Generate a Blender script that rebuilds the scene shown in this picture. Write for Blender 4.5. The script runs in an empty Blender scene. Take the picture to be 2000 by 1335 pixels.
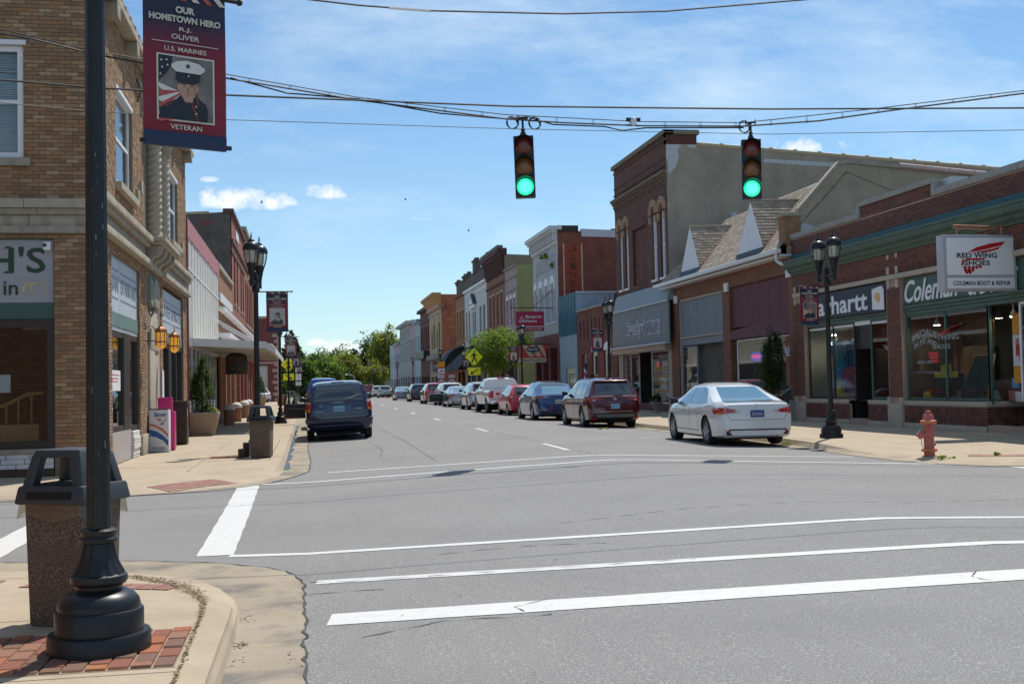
import bpy, bmesh, math, random
import numpy as np
from mathutils import Vector, Matrix
from mathutils.bvhtree import BVHTree
random.seed(7); np.random.seed(7)
R = math.radians
scn = bpy.context.scene
COL = scn.collection

# ------------------------------------------------------------ camera
cam = bpy.data.cameras.new('camera'); camo = bpy.data.objects.new('camera', cam); COL.objects.link(camo)
cam.sensor_width = 36.0; cam.lens = 40.5; cam.clip_start = .05; cam.clip_end = 6000
yaw, pit, rol = R(10.1193), R(2.1407), R(1.2)
fwd = Vector((math.sin(yaw)*math.cos(pit), math.cos(yaw)*math.cos(pit), math.sin(pit)))
rt0 = Vector((math.cos(yaw), -math.sin(yaw), 0)); up0 = rt0.cross(fwd)
rt = math.cos(rol)*rt0 - math.sin(rol)*up0; up = math.sin(rol)*rt0 + math.cos(rol)*up0
mw = Matrix((rt, up, -fwd)).transposed().to_4x4(); mw.translation = (0, 0, 1.5)
camo.matrix_world = mw
scn.camera = camo

# ------------------------------------------------------------ sun, sky, exposure
SUND = Vector((.32, .45, 1)).normalized()
sl = bpy.data.lights.new('sun', 'SUN'); sl.energy = 4.3; sl.angle = R(.53); sl.color = (1, .955, .88)
so = bpy.data.objects.new('sun', sl); COL.objects.link(so); so.location = (0, 0, 60)
so.rotation_euler = (-SUND).to_track_quat('-Z', 'Y').to_euler()
w = bpy.data.worlds.new('World'); scn.world = w; w.use_nodes = True
nt = w.node_tree; N = nt.nodes; L = nt.links
for n in list(N): N.remove(n)
def wn(t, **k):
    n = N.new(t)
    for a, b in k.items(): setattr(n, a, b)
    return n
def wmath(op, a, b=None, c=None, clamp=False):
    n = wn('ShaderNodeMath', operation=op, use_clamp=clamp)
    for i, v in enumerate((a, b, c)):
        if v is None: continue
        if isinstance(v, (int, float)): n.inputs[i].default_value = v
        else: L.new(v, n.inputs[i])
    return n.outputs[0]
sky = wn('ShaderNodeTexSky', sky_type='NISHITA', sun_disc=False)
sky.sun_elevation = math.asin(SUND.z); sky.sun_rotation = math.atan2(SUND.x, SUND.y)
sky.altitude = 120; sky.air_density = 1.0; sky.dust_density = .25; sky.ozone_density = 3.2
tc = wn('ShaderNodeTexCoord'); sp = wn('ShaderNodeSeparateXYZ'); L.new(tc.outputs['Generated'], sp.inputs[0])
ay = wmath('MAXIMUM', wmath('ABSOLUTE', sp.outputs[1]), .05)
U = wmath('DIVIDE', sp.outputs[0], ay); V = wmath('DIVIDE', sp.outputs[2], ay)
cb = wn('ShaderNodeCombineXYZ'); L.new(U, cb.inputs[0]); L.new(V, cb.inputs[1])
def noise(scale, det=8, rough=.6, stretch=(1, 1, 1), rot=0):
    mp = wn('ShaderNodeMapping'); mp.inputs['Scale'].default_value = stretch; mp.inputs['Rotation'].default_value = (0, 0, rot)
    L.new(cb.outputs[0], mp.inputs[0])
    n = wn('ShaderNodeTexNoise'); n.inputs['Scale'].default_value = scale; n.inputs['Detail'].default_value = det; n.inputs['Roughness'].default_value = rough
    L.new(mp.outputs[0], n.inputs[0]); return n.outputs[0]
n1 = noise(2.6, 10, .66, (1, 3.2, 1), R(-24)); n2 = noise(1.5, 4, .5)
veil = wmath('MULTIPLY', wmath('SUBTRACT', n1, .43, clamp=True), 4.6, clamp=True)
veil = wmath('MULTIPLY', veil, wmath('MULTIPLY', wmath('SUBTRACT', n2, .28, clamp=True), 3.0, clamp=True))
# hazy milk toward the horizon
hz_ = wmath('POWER', wmath('SUBTRACT', 1, wmath('ABSOLUTE', sp.outputs[2]), clamp=True), 9)
veil = wmath('MAXIMUM', veil, wmath('MULTIPLY', hz_, .50), clamp=True)
cum = None
nc = noise(26, 10, .62)
for (u0, v0, wu, hv, k) in [(-.050, .1605, .052, .0185, 1.0), (.0163, .1672, .020, .0115, .95), (-.0787, .1787, .012, .0045, .6), (-.012, .160, .014, .008, .8), (.4607, .2145, .048, .0125, 1.0), (.0999, .1463, .02, .0036, .35), (.0074, .0390, .012, .006, .95), (.0308, .032, .024, .012, .95), (.0705, .0428, .006, .003, .6)]:
    du = wmath('DIVIDE', wmath('SUBTRACT', U, u0), wu); dv = wmath('DIVIDE', wmath('SUBTRACT', V, v0), hv)
    # flatter base than top
    dv = wmath('ADD', dv, wmath('MULTIPLY', wmath('LESS_THAN', dv, 0), wmath('MULTIPLY', dv, 1.2)))
    r2 = wmath('ADD', wmath('MULTIPLY', du, du), wmath('MULTIPLY', dv, dv))
    m = wmath('SUBTRACT', wmath('ADD', wmath('SUBTRACT', 1, r2), wmath('MULTIPLY', wmath('SUBTRACT', nc, .5), 4.2)), .25)
    m = wmath('MULTIPLY', wmath('MULTIPLY', m, 1.3, clamp=True), k)
    m = wmath('MULTIPLY', m, wmath('GREATER_THAN', sp.outputs[1], 0))
    cum = m if cum is None else wmath('MAXIMUM', cum, m)
mx = wn('ShaderNodeMixRGB'); tn = wn('ShaderNodeMixRGB', blend_type='MULTIPLY'); tn.inputs[0].default_value = 1; L.new(sky.outputs[0], tn.inputs[1]); tn.inputs[2].default_value = (.80, .99, 1.05, 1)
L.new(wmath('MULTIPLY', veil, .85), mx.inputs[0]); L.new(tn.outputs[0], mx.inputs[1]); mx.inputs[2].default_value = (7.2, 8.4, 9.0, 1)
mx2 = wn('ShaderNodeMixRGB'); L.new(cum, mx2.inputs[0]); L.new(mx.outputs[0], mx2.inputs[1]); mx2.inputs[2].default_value = (8.6, 8.9, 9.2, 1)
bg = wn('ShaderNodeBackground'); bg.inputs[1].default_value = .105; L.new(mx2.outputs[0], bg.inputs[0])
wo = wn('ShaderNodeOutputWorld'); L.new(bg.outputs[0], wo.inputs[0])
vs = scn.view_settings; vs.view_transform = 'Standard'; vs.look = 'None'; vs.exposure = .2; vs.gamma = 1
try: vs.use_curve_mapping = False
except Exception: pass
scn.cycles.max_bounces = 8; scn.cycles.transparent_max_bounces = 24; scn.cycles.glossy_bounces = 4; scn.cycles.diffuse_bounces = 4

# ------------------------------------------------------------ materials
MATS = {}
def mat(name, base=(.5, .5, .5), rough=.8, metal=0, noise=None, bump=None, ramp=None, emit=None, spec=None, coat=0, brick=None, speck=None, wear=None, stretch=None, random_v=0, streak=None):
    if name in MATS: return MATS[name]
    m = bpy.data.materials.new(name); m.use_nodes = True; t = m.node_tree; nd = t.nodes; lk = t.links
    b = nd['Principled BSDF']; b.inputs['Roughness'].default_value = rough; b.inputs['Metallic'].default_value = metal
    if spec is not None: b.inputs['Specular IOR Level'].default_value = spec
    if coat: b.inputs['Coat Weight'].default_value = coat; b.inputs['Coat Roughness'].default_value = .03
    c4 = (*base, 1)
    tcn = nd.new('ShaderNodeTexCoord'); vec = tcn.outputs['Object']
    if stretch:
        mp = nd.new('ShaderNodeMapping'); mp.inputs['Scale'].default_value = stretch; lk.new(vec, mp.inputs[0]); vec2 = mp.outputs[0]
    else: vec2 = vec
    cur = None
    def mixc(fac, a, bcol, mode='MIX'):
        n = nd.new('ShaderNodeMixRGB'); n.blend_type = mode
        for i, v in ((0, fac), (1, a), (2, bcol)):
            if isinstance(v, (int, float)): n.inputs[i].default_value = v
            elif isinstance(v, tuple): n.inputs[i].default_value = (*v[:3], 1)
            else: lk.new(v, n.inputs[i])
        return n.outputs[0]
    def nz(scale, det=4, rg=.6, v=None):
        n = nd.new('ShaderNodeTexNoise'); n.inputs['Scale'].default_value = scale; n.inputs['Detail'].default_value = det; n.inputs['Roughness'].default_value = rg
        lk.new(v or vec2, n.inputs[0]); return n.outputs[0]
    def mr(v, a, bb, c=0., d=1.):
        n = nd.new('ShaderNodeMapRange'); lk.new(v, n.inputs[0]); n.inputs[1].default_value = a; n.inputs[2].default_value = bb; n.inputs[3].default_value = c; n.inputs[4].default_value = d; return n.outputs[0]
    if ramp:
        oi = nd.new('ShaderNodeObjectInfo'); ge = nd.new('ShaderNodeNewGeometry')
        ad = nd.new('ShaderNodeMath'); ad.operation = 'ADD'; lk.new(oi.outputs['Random'], ad.inputs[0]); lk.new(ge.outputs['Random Per Island'], ad.inputs[1])
        fr = nd.new('ShaderNodeMath'); fr.operation = 'FRACT'; lk.new(ad.outputs[0], fr.inputs[0])
        cr = nd.new('ShaderNodeValToRGB'); lk.new(fr.outputs[0], cr.inputs[0]); e = cr.color_ramp; e.interpolation = 'CONSTANT'
        k = len(ramp)
        while len(e.elements) < k: e.elements.new(.5)
        for i, col in enumerate(ramp): e.elements[i].position = i/k; e.elements[i].color = (*col, 1)
        cur = cr.outputs[0]
    if brick:   # (c1, c2, mortar, mode, w, h)
        c1, c2, mo, mode, bw, bh = brick
        sx = nd.new('ShaderNodeSeparateXYZ'); lk.new(vec, sx.inputs[0]); cx = nd.new('ShaderNodeCombineXYZ')
        lk.new(sx.outputs[1 if mode == 'x' else 0], cx.inputs[0]); lk.new(sx.outputs[2], cx.inputs[1])
        bt = nd.new('ShaderNodeTexBrick'); lk.new(cx.outputs[0], bt.inputs[0]); bt.inputs['Scale'].default_value = 1
        bt.inputs['Color1'].default_value = (*c1, 1); bt.inputs['Color2'].default_value = (*c2, 1); bt.inputs['Mortar'].default_value = (*mo, 1)
        bt.inputs['Brick Width'].default_value = bw; bt.inputs['Row Height'].default_value = bh; bt.inputs['Mortar Size'].default_value = .006; bt.inputs['Bias'].default_value = 0
        bt.inputs['Mortar Smooth'].default_value = .2
        cur = bt.outputs[0]; bfac = bt.outputs[1]
    src = cur if cur is not None else c4
    if noise:
        sc, am = noise
        f = mr(nz(sc), .3, .7)
        lo = mixc(1.0, src, (1-am,)*3, 'MULTIPLY'); hi = mixc(1.0, src, (1+am,)*3, 'MULTIPLY')
        cur = mixc(f, lo, hi); src = cur
    if speck:   # (scale, colour, threshold)
        sc, col, th = speck
        f = mr(nz(sc, 2, .5, vec), th, th+.06); cur = mixc(f, src, col); src = cur
    if wear:    # stains (scale, colour, threshold, strength)
        sc, col, th, st = wear
        f = mr(nz(sc, 8, .68), th, th+.16, 0, st); cur = mixc(f, src, col); src = cur
    if streak:  # vertical streaks
        sc, col, th, st = streak
        mp = nd.new('ShaderNodeMapping'); mp.inputs['Scale'].default_value = (1, 1, .12); lk.new(vec, mp.inputs[0])
        f = mr(nz(sc, 5, .6, mp.outputs[0]), th, th+.25, 0, st); cur = mixc(f, src, col); src = cur
    if cur is None: b.inputs['Base Color'].default_value = c4
    else: lk.new(cur, b.inputs['Base Color'])
    if bump or brick:
        bn = nd.new('ShaderNodeBump'); h = None
        if bump: bn.inputs['Strength'].default_value = bump[1]; bn.inputs['Distance'].default_value = bump[2] if len(bump) > 2 else .01; h = nz(bump[0], 5, .65)
        if brick:
            inv = mr(bfac, 0, 1, 1, 0); bn.inputs['Strength'].default_value = .7; bn.inputs['Distance'].default_value = .012
            if h is not None:
                a2 = nd.new('ShaderNodeMath'); a2.operation = 'MULTIPLY_ADD'; lk.new(h, a2.inputs[0]); a2.inputs[1].default_value = .35; lk.new(inv, a2.inputs[2]); h = a2.outputs[0]
            else: h = inv
        lk.new(h, bn.inputs['Height']); lk.new(bn.outputs[0], b.inputs['Normal'])
    if emit: b.inputs['Emission Color'].default_value = (*emit[0], 1); b.inputs['Emission Strength'].default_value = emit[1]
    MATS[name] = m; return m
def glassmat(name, tint=(.75, .8, .8), k=1.0, rough=.0, ior=1.52):
    m = bpy.data.materials.new(name); m.use_nodes = True; t = m.node_tree; nd = t.nodes; lk = t.links
    for n in list(nd): nd.remove(n)
    o = nd.new('ShaderNodeOutputMaterial'); mx = nd.new('ShaderNodeMixShader'); tr = nd.new('ShaderNodeBsdfTransparent'); gl = nd.new('ShaderNodeBsdfGlossy')
    tr.inputs[0].default_value = (*tint, 1); gl.inputs[0].default_value = (1, 1, 1, 1); gl.inputs['Roughness'].default_value = rough
    fr = nd.new('ShaderNodeLayerWeight'); fr.inputs[0].default_value = .5
    # Schlick-like: f0 + (1-f0)*facing^5
    p = nd.new('ShaderNodeMath'); p.operation = 'POWER'; lk.new(fr.outputs['Facing'], p.inputs[0]); p.inputs[1].default_value = 4.6
    q = nd.new('ShaderNodeMath'); q.operation = 'MULTIPLY_ADD'; lk.new(p.outputs[0], q.inputs[0]); q.inputs[1].default_value = .75; q.inputs[2].default_value = .045*k; q.use_clamp = True
    lk.new(q.outputs[0], mx.inputs[0]); lk.new(tr.outputs[0], mx.inputs[1]); lk.new(gl.outputs[0], mx.inputs[2]); lk.new(mx.outputs[0], o.inputs[0])
    MATS[name] = m; return m

# ------------------------------------------------------------ mesh helpers
OFF = {}
def tag(o, label=None, cat=None, group=None, kind=None):
    if label: o['label'] = label
    if cat: o['category'] = cat
    if group: o['group'] = group
    if kind: o['kind'] = kind
    return o
def thing(name, label, cat, loc=(0, 0, 0), group=None, rz=0):
    o = bpy.data.objects.new(name, None); COL.objects.link(o); o.location = loc; o.rotation_euler = (0, 0, rz); o.empty_display_size = .2
    OFF[o.name] = Vector(loc); return tag(o, label, cat, group)
class Fr:   # wall frames: u along the wall, z up, d out of the wall
    def __init__(s, kind, pos): s.k = kind; s.p = pos
    def __call__(s, u, z, d=0.):
        if s.k == 'R': return (s.p - d, u, z)      # facade on the right side of the street, faces -X
        if s.k == 'L': return (s.p + d, u, z)      # left side, faces +X
        if s.k == 'F': return (u, s.p - d, z)      # faces the camera, -Y
        return (u, s.p + d, z)                     # faces +Y
class MB:
    def __init__(s, T=None): s.v = []; s.f = []; s.m = []; s.T = T
    def pt(s, p):
        s.v.append(tuple(s.T(*p)) if s.T else tuple(p)); return len(s.v)-1
    def face(s, idx, m=0): s.f.append(tuple(idx)); s.m.append(m)
    def quad(s, a, b, c, d, m=0): s.face([s.pt(a), s.pt(b), s.pt(c), s.pt(d)], m)
    def poly(s, pts, m=0): s.face([s.pt(p) for p in pts], m)
    def box(s, a0, a1, b0, b1, c0, c1, m=0):
        i = [s.pt((x, y, z)) for z in (c0, c1) for y in (b0, b1) for x in (a0, a1)]
        for q in ((0, 2, 3, 1), (4, 5, 7, 6), (0, 1, 5, 4), (2, 6, 7, 3), (0, 4, 6, 2), (1, 3, 7, 5)): s.face([i[k] for k in q], m)
        return s
    def hexa(s, bot, top, m=0):
        n = len(bot); a = [s.pt(p) for p in bot]; b = [s.pt(p) for p in top]
        s.face(a[::-1], m); s.face(b, m)
        for k in range(n): s.face([a[k], a[(k+1) % n], b[(k+1) % n], b[k]], m)
        return s
    def lathe(s, prof, c=(0, 0), seg=24, m=0, flute=None, zoff=0, caps=True):
        rows = []
        for j, (r, z) in enumerate(prof):
            row = []
            for k in range(seg):
                a = 2*math.pi*k/seg; rr = r
                if flute and flute[0] <= j <= flute[1]: rr = r*(1 - flute[3]*(.5+.5*math.cos(a*flute[2])))
                row.append(s.pt((c[0]+rr*math.cos(a), c[1]+rr*math.sin(a), z+zoff)))
            rows.append(row)
        for j in range(len(rows)-1):
            for k in range(seg): s.face([rows[j][k], rows[j][(k+1) % seg], rows[j+1][(k+1) % seg], rows[j+1][k]], m)
        if caps: s.face(rows[0][::-1], m); s.face(rows[-1], m)
        return s
    def tube(s, pts, r, seg=6, m=0, caps=True):
        pts = [Vector(p) for p in pts]; rows = []; n = len(pts)
        rad = r if isinstance(r, (list, tuple)) else [r]*n
        for i, p in enumerate(pts):
            d = (pts[min(i+1, n-1)] - pts[max(i-1, 0)]).normalized()
            a = d.cross(Vector((0, 0, 1)) if abs(d.z) < .9 else Vector((1, 0, 0))).normalized(); b = d.cross(a)
            rows.append([s.pt(p + rad[i]*(a*math.cos(2*math.pi*k/seg) + b*math.sin(2*math.pi*k/seg))) for k in range(seg)])
        for j in range(n-1):
            for k in range(seg): s.face([rows[j][k], rows[j][(k+1) % seg], rows[j+1][(k+1) % seg], rows[j+1][k]], m)
        if caps: s.face(rows[0][::-1], m); s.face(rows[-1], m)
        return s
    def ball(s, c, r, seg=10, rings=6, m=0, sq=(1, 1, 1)):
        rows = []
        for j in range(1, rings):
            th = math.pi*j/rings
            rows.append([s.pt((c[0]+sq[0]*r*math.sin(th)*math.cos(2*math.pi*k/seg), c[1]+sq[1]*r*math.sin(th)*math.sin(2*math.pi*k/seg), c[2]+sq[2]*r*math.cos(th))) for k in range(seg)])
        t = s.pt((c[0], c[1], c[2]+sq[2]*r)); b = s.pt((c[0], c[1], c[2]-sq[2]*r))
        for k in range(seg): s.face([t, rows[0][k], rows[0][(k+1) % seg]], m); s.face([b, rows[-1][(k+1) % seg], rows[-1][k]], m)
        for j in range(len(rows)-1):
            for k in range(seg): s.face([rows[j][k], rows[j+1][k], rows[j+1][(k+1) % seg], rows[j][(k+1) % seg]], m)
        return s
    def prism(s, pts2, d0, d1, m=0, ax='z'):   # 2-D outline pushed along third axis (in T space: (u,z) outline, d depth)
        n = len(pts2)
        a = [s.pt((p[0], p[1], d0)) for p in pts2]; b = [s.pt((p[0], p[1], d1)) for p in pts2]
        s.face(a[::-1], m); s.face(b, m)
        for k in range(n): s.face([a[k], a[(k+1) % n], b[(k+1) % n], b[k]], m)
        return s
    def obj(s, name, mats, parent=None, smooth=False, fix=True, bevel=0, kind=None, angle=35):
        me = bpy.data.meshes.new(name)
        off = OFF.get(parent.name, Vector((0, 0, 0))) if parent else Vector((0, 0, 0))
        vv = s.v if off.length == 0 else [(x-off.x, y-off.y, z-off.z) for x, y, z in s.v]
        me.from_pydata(vv, [], s.f)
        if not isinstance(mats, (list, tuple)): mats = [mats]
        for mm in mats: me.materials.append(mm)
        if len(mats) > 1: me.polygons.foreach_set('material_index', s.m)
        if fix:
            b = bmesh.new(); b.from_mesh(me); bmesh.ops.recalc_face_normals(b, faces=b.faces)
            if bevel: bmesh.ops.bevel(b, geom=[e for e in b.edges if len(e.link_faces) == 2 and e.calc_face_angle(0) > .6], offset=bevel, segments=2, affect='EDGES', profile=.6)
            b.to_mesh(me); b.free()
        if smooth or bevel:
            me.polygons.foreach_set('use_smooth', [True]*len(me.polygons)); me.set_sharp_from_angle(angle=R(angle))
        me.update()
        o = bpy.data.objects.new(name, me); COL.objects.link(o)
        if parent: o.parent = parent; OFF[o.name] = off
        if kind: o['kind'] = kind
        return o
def copy_tree(o, parent=None):
    c = o.copy(); COL.objects.link(c); c.parent = parent
    if o.name in OFF: OFF[c.name] = OFF[o.name]
    for ch in o.children: copy_tree(ch, c)
    return c
def clone(o, loc, label, rz=0, sc=1):
    c = copy_tree(o); c.location = loc; c.rotation_euler = (0, 0, rz); c.scale = (sc,)*3; c['label'] = label; return c
def text(body, name, m, T, u0, u1, z0, z1, d, parent, flip=False, depth=.006, bold=0., shear=0., arch=0., spacing=1., warp=None):
    cu = bpy.data.curves.new('t', 'FONT'); cu.body = body; cu.size = 1; cu.extrude = 0; cu.offset = bold; cu.shear = shear; cu.align_x = 'CENTER'; cu.resolution_u = 3; cu.space_character = spacing; cu.space_line = .85
    o = bpy.data.objects.new('t', cu); COL.objects.link(o); bpy.context.view_layer.update()
    me = bpy.data.meshes.new_from_object(o.evaluated_get(bpy.context.evaluated_depsgraph_get())); bpy.data.objects.remove(o)
    vs_ = [v.co.copy() for v in me.vertices]
    if not vs_: return None
    xa, xb = min(v.x for v in vs_), max(v.x for v in vs_); ya, yb = min(v.y for v in vs_), max(v.y for v in vs_)
    b = MB(T); n = len(vs_)
    for lay in (depth, 0):
        for v in vs_:
            s = (v.x-xa)/(xb-xa); t = (v.y-ya)/(max(yb-ya, 1e-6))
            zz = z0 + t*(z1-z0) + arch*(1-(2*s-1)**2)
            if flip: s = 1-s
            uu = u0+s*(u1-u0)
            if warp: uu, zz = warp(uu, zz)
            b.pt((uu, zz, d+lay))
    for p in me.polygons: b.face(list(p.vertices)); b.face([i+n for i in p.vertices][::-1])
    cnt = {}
    for p in me.polygons:
        k = list(p.vertices)
        for i in range(len(k)): e = (k[i], k[(i+1) % len(k)]); cnt[e] = 1
    for (a, c) in cnt:
        if (c, a) not in cnt: b.face([a, c, c+n, a+n])
    bpy.data.meshes.remove(me)
    return b.obj(name, m, parent, fix=False)
def wall(T, u0, u1, z0, z1, holes, d=0., rev=.2, m=0, mb=None):
    b = mb or MB(T); us = sorted({u0, u1, *[min(max(h[i], u0), u1) for h in holes for i in (0, 1)]}); zs = sorted({z0, z1, *[min(max(h[i], z0), z1) for h in holes for i in (2, 3)]})
    for i in range(len(us)-1):
        for j in range(len(zs)-1):
            cu, cz = (us[i]+us[i+1])/2, (zs[j]+zs[j+1])/2
            if any(h[0] < cu < h[1] and h[2] < cz < h[3] for h in holes): continue
            b.quad((us[i], zs[j], d), (us[i+1], zs[j], d), (us[i+1], zs[j+1], d), (us[i], zs[j+1], d), m)
    for h in holes:
        a, c, e, f = h[:4]
        b.quad((a, e, d), (a, f, d), (a, f, d-rev), (a, e, d-rev), m); b.quad((c, e, d), (c, f, d), (c, f, d-rev), (c, e, d-rev), m)
        b.quad((a, e, d), (c, e, d), (c, e, d-rev), (a, e, d-rev), m); b.quad((a, f, d), (c, f, d), (c, f, d-rev), (a, f, d-rev), m)
    return b
def brick_rects(u0, u1, z0, z1, holes, bl=.213, bh=.0677, mo=.01):
    out = []; j = 0; z = z0
    while z + bh*.6 < z1:
        zt = min(z+bh-mo, z1); u = u0 - (bl/2 if j % 2 else 0)
        while u < u1:
            a, c = max(u, u0), min(u+bl-mo, u1)
            segs = [(a, c)] if c-a > .03 else []
            for h in holes:
                if h[2] < (z+zt)/2 < h[3]:
                    ns = []
                    for s in segs:
                        if s[1] <= h[0] or s[0] >= h[1]: ns.append(s)
                        else:
                            if h[0]-s[0] > .03: ns.append((s[0], h[0]))
                            if s[1]-h[1] > .03: ns.append((h[1], s[1]))
                    segs = ns
            out += [(s[0], s[1], z, zt) for s in segs]; u += bl
        z += bh; j += 1
    return out
def brick_mesh(T, rects, d=.0, out=.011, jit=.003):
    b = MB(T); rr = random.random
    for (a, c, e, f) in rects:
        o = d+out+jit*(2*rr()-1); k = .002
        i = [b.pt(p) for p in ((a, e, d), (c, e, d), (c, f, d), (a, f, d), (a+k, e+k, o), (c-k, e+k, o), (c-k, f-k, o), (a+k, f-k, o))]
        for q in ((4, 5, 6, 7), (0, 1, 5, 4), (1, 2, 6, 5), (2, 3, 7, 6), (3, 0, 4, 7)): b.face([i[x] for x in q])
    return b
UNITB = {}
def brick_parts(T, rects, m, parent, d=0., out=.011, name='brick', jit=.003):
    key = (m.name, name)
    if key not in UNITB:
        k = .004; b = MB(); b.hexa([(0, 0, 0), (1, 0, 0), (1, 0, 1), (0, 0, 1)], [(k*2, -1, k*5), (1-k*2, -1, k*5), (1-k*2, -1, 1-k*5), (k*2, -1, 1-k*5)])
        me = bpy.data.meshes.new(name); me.from_pydata(b.v, [], b.f); me.materials.append(m); me.update(); UNITB[key] = me
    me = UNITB[key]; off = OFF.get(parent.name, Vector((0, 0, 0)))
    for (a, c, e, f) in rects:
        o = bpy.data.objects.new(name, me); COL.objects.link(o); o.parent = parent
        p0 = Vector(T(a, e, d)); uu = Vector(T(c, e, d))-p0; zz = Vector(T(a, f, d))-p0; dd = Vector(T(a, e, d-(out+jit*(2*random.random()-1))))-p0
        M4 = Matrix((uu, dd, zz)).transposed().to_4x4(); M4.translation = p0-off; o.matrix_basis = M4
def window(T, parent, u0, u1, z0, z1, frame, pane, d=-.12, fw=.06, mun=(1, 2), sill=None, lintel=None, name='window', mw_=.035, panedepth=.03, back=None):
    b = MB(T); fd = .07
    b.box(u0, u0+fw, z0, z1, d-fd, d); b.box(u1-fw, u1, z0, z1, d-fd, d); b.box(u0+fw, u1-fw, z0, z0+fw, d-fd, d); b.box(u0+fw, u1-fw, z1-fw, z1, d-fd, d)
    nx, nz = mun
    for i in range(1, nx): x = u0+(u1-u0)*i/nx; b.box(x-mw_/2, x+mw_/2, z0+fw, z1-fw, d-fd*.8, d-.012)
    for j in range(1, nz): z = z0+(z1-z0)*j/nz; b.box(u0+fw, u1-fw, z-mw_*.7, z+mw_*.7, d-fd*.8, d-.006)
    if sill: b.box(u0-.06, u1+.06, z0-.1, z0, d, .07, 1)
    if lintel: b.box(u0-.08, u1+.08, z1, z1+.16, -.02, .03, 1)
    o = b.obj(name, [frame, sill or lintel or frame], parent)
    p = MB(T); p.box(u0+fw, u1-fw, z0+fw, z1-fw, d-panedepth-.008, d-panedepth); p.obj('pane', pane, o)
    return o
def drape(o):
    dg = bpy.context.evaluated_depsgraph_get(); return BVHTree.FromObject(o, dg)

# ------------------------------------------------------------ colours in use
C_asph = mat('asphalt', (.20, .193, .187), .9, noise=(.45, .07), bump=(110, .6, .002), speck=(95, (.36, .35, .33), .56), wear=(120, (.085, .082, .08), .54, .75), streak=(.5, (.165, .16, .156), .5, .5))
C_asph.node_tree.nodes['Principled BSDF'].inputs['Specular IOR Level'].default_value = .3
C_conc = mat('concrete', (.40, .32, .225), .9, noise=(2.2, .10), bump=(90, .4, .0012), speck=(130, (.33, .265, .19), .56), wear=(1.3, (.27, .22, .165), .53, .65), streak=(.9, (.33, .265, .19), .5, .5))
C_gut = mat('gutter_concrete', (.33, .275, .20), .9, noise=(3, .12), bump=(80, .4, .0015), wear=(1.5, (.12, .11, .10), .47, .85), speck=(120, (.27, .22, .15), .55))
C_line = mat('road_paint', (.56, .55, .53), .7, noise=(9, .06), bump=(150, .4, .001), wear=(7, (.27, .26, .25), .60, .6), speck=(60, (.30, .29, .28), .66))
C_dirt = mat('debris', (.12, .09, .06), 1, noise=(40, .5), bump=(200, 1, .01))
C_grass = mat('grass', (.09, .12, .04), 1, noise=(.8, .3))
C_bred = mat('paver', rough=.9, ramp=[(.30, .10, .045), (.34, .13, .055), (.22, .08, .05), (.17, .09, .06), (.32, .11, .05), (.25, .12, .075)], noise=(14, .22), bump=(90, .5, .002))
C_pad = mat('tactile_paver', rough=.9, ramp=[(.30, .15, .12), (.33, .18, .14), (.27, .145, .12)], noise=(20, .15))
C_mort = mat('mortar_sand', (.34, .28, .19), 1, noise=(30, .2), bump=(120, .6, .002))

def rise(y): t = min(max((y-40)/60, 0), 1); return .13*t*t*(3-2*t)
def zr(x, y):
    k = 1-abs(x-5.2)/5.25
    if k <= 0: c = 0
    else: c = .18*k if k < .93 else .18*(.93+(k-.93)*(1-(k-.93)/.14)) 
    return c + rise(y)

xs = sorted({-70, -30, -15, -8, *[round(-4+.35*i, 2) for i in range(50)], 16, 25, 45, 90}); ys = [-12, -6, 0] + [2*i for i in range(1, 21)] + [40+5*i for i in range(1, 16)] + [130, 160, 200, 240, 300]
b = MB(); idx = [[b.pt((x, y, zr(x, y))) for x in xs] for y in ys]
for j in range(len(ys)-1):
    for i in range(len(xs)-1): b.face([idx[j][i], idx[j][i+1], idx[j+1][i+1], idx[j+1][i]])
tag(b.obj('road', C_asph, smooth=True, fix=False), kind='structure')
b = MB(); b.quad((-3000, -60, -.12), (3000, -60, -.12), (3000, 4000, -.12), (-3000, 4000, -.12)); tag(b.obj('ground', C_grass, fix=False), kind='structure')

def strip(name, pts, wd, m=C_line, up_=.004, step=.35):
    """painted strip draped on the road; pts = centre line, wd = width"""
    b = MB(); P = []
    for (x0, y0), (x1, y1) in zip(pts, pts[1:]):
        n = max(1, int(math.hypot(x1-x0, y1-y0)/step)); P += [(x0+(x1-x0)*i/n, y0+(y1-y0)*i/n) for i in range(n)]
    P.append(pts[-1]); rows = []
    for i, (x, y) in enumerate(P):
        a = P[max(i-1, 0)]; c = P[min(i+1, len(P)-1)]; tx, ty = c[0]-a[0], c[1]-a[1]; l = math.hypot(tx, ty); nx, ny = -ty/l, tx/l; e = .006*math.sin(i*2.3)
        rows.append([b.pt((x+nx*(wd/2+e)*s, y+ny*(wd/2+e)*s, zr(x+nx*wd/2*s, y+ny*wd/2*s)+up_)) for s in (-1, 0, 1)])
    for i in range(len(rows)-1):
        for k in (0, 1): b.face([rows[i][k], rows[i][k+1], rows[i+1][k+1], rows[i+1][k]])
    return tag(b.obj(name, m, fix=False), kind='structure')
strip('crosswalk_line', [(-.72, 10.83), (4.95, 10.13), (10.9, 10.05)], .14)
strip('crosswalk_line', [(.05, 9.12), (4.95, 8.38), (10.9, 8.3)], .16)
strip('stop_line', [(.12, 7.62), (4.95, 7.02), (10.9, 6.9)], .36)
strip('crosswalk_line', [(-.9, 18.84), (2.0, 19.15), (5.2, 19.33), (11.3, 18.1)], .15)
strip('crosswalk_line', [(.34, 20.8), (5.2, 20.75), (10.1, 20.3)], .14)
strip('crosswalk_line', [(11.35, 17.9), (11.55, 14), (11.6, 10.4)], .32)
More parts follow.
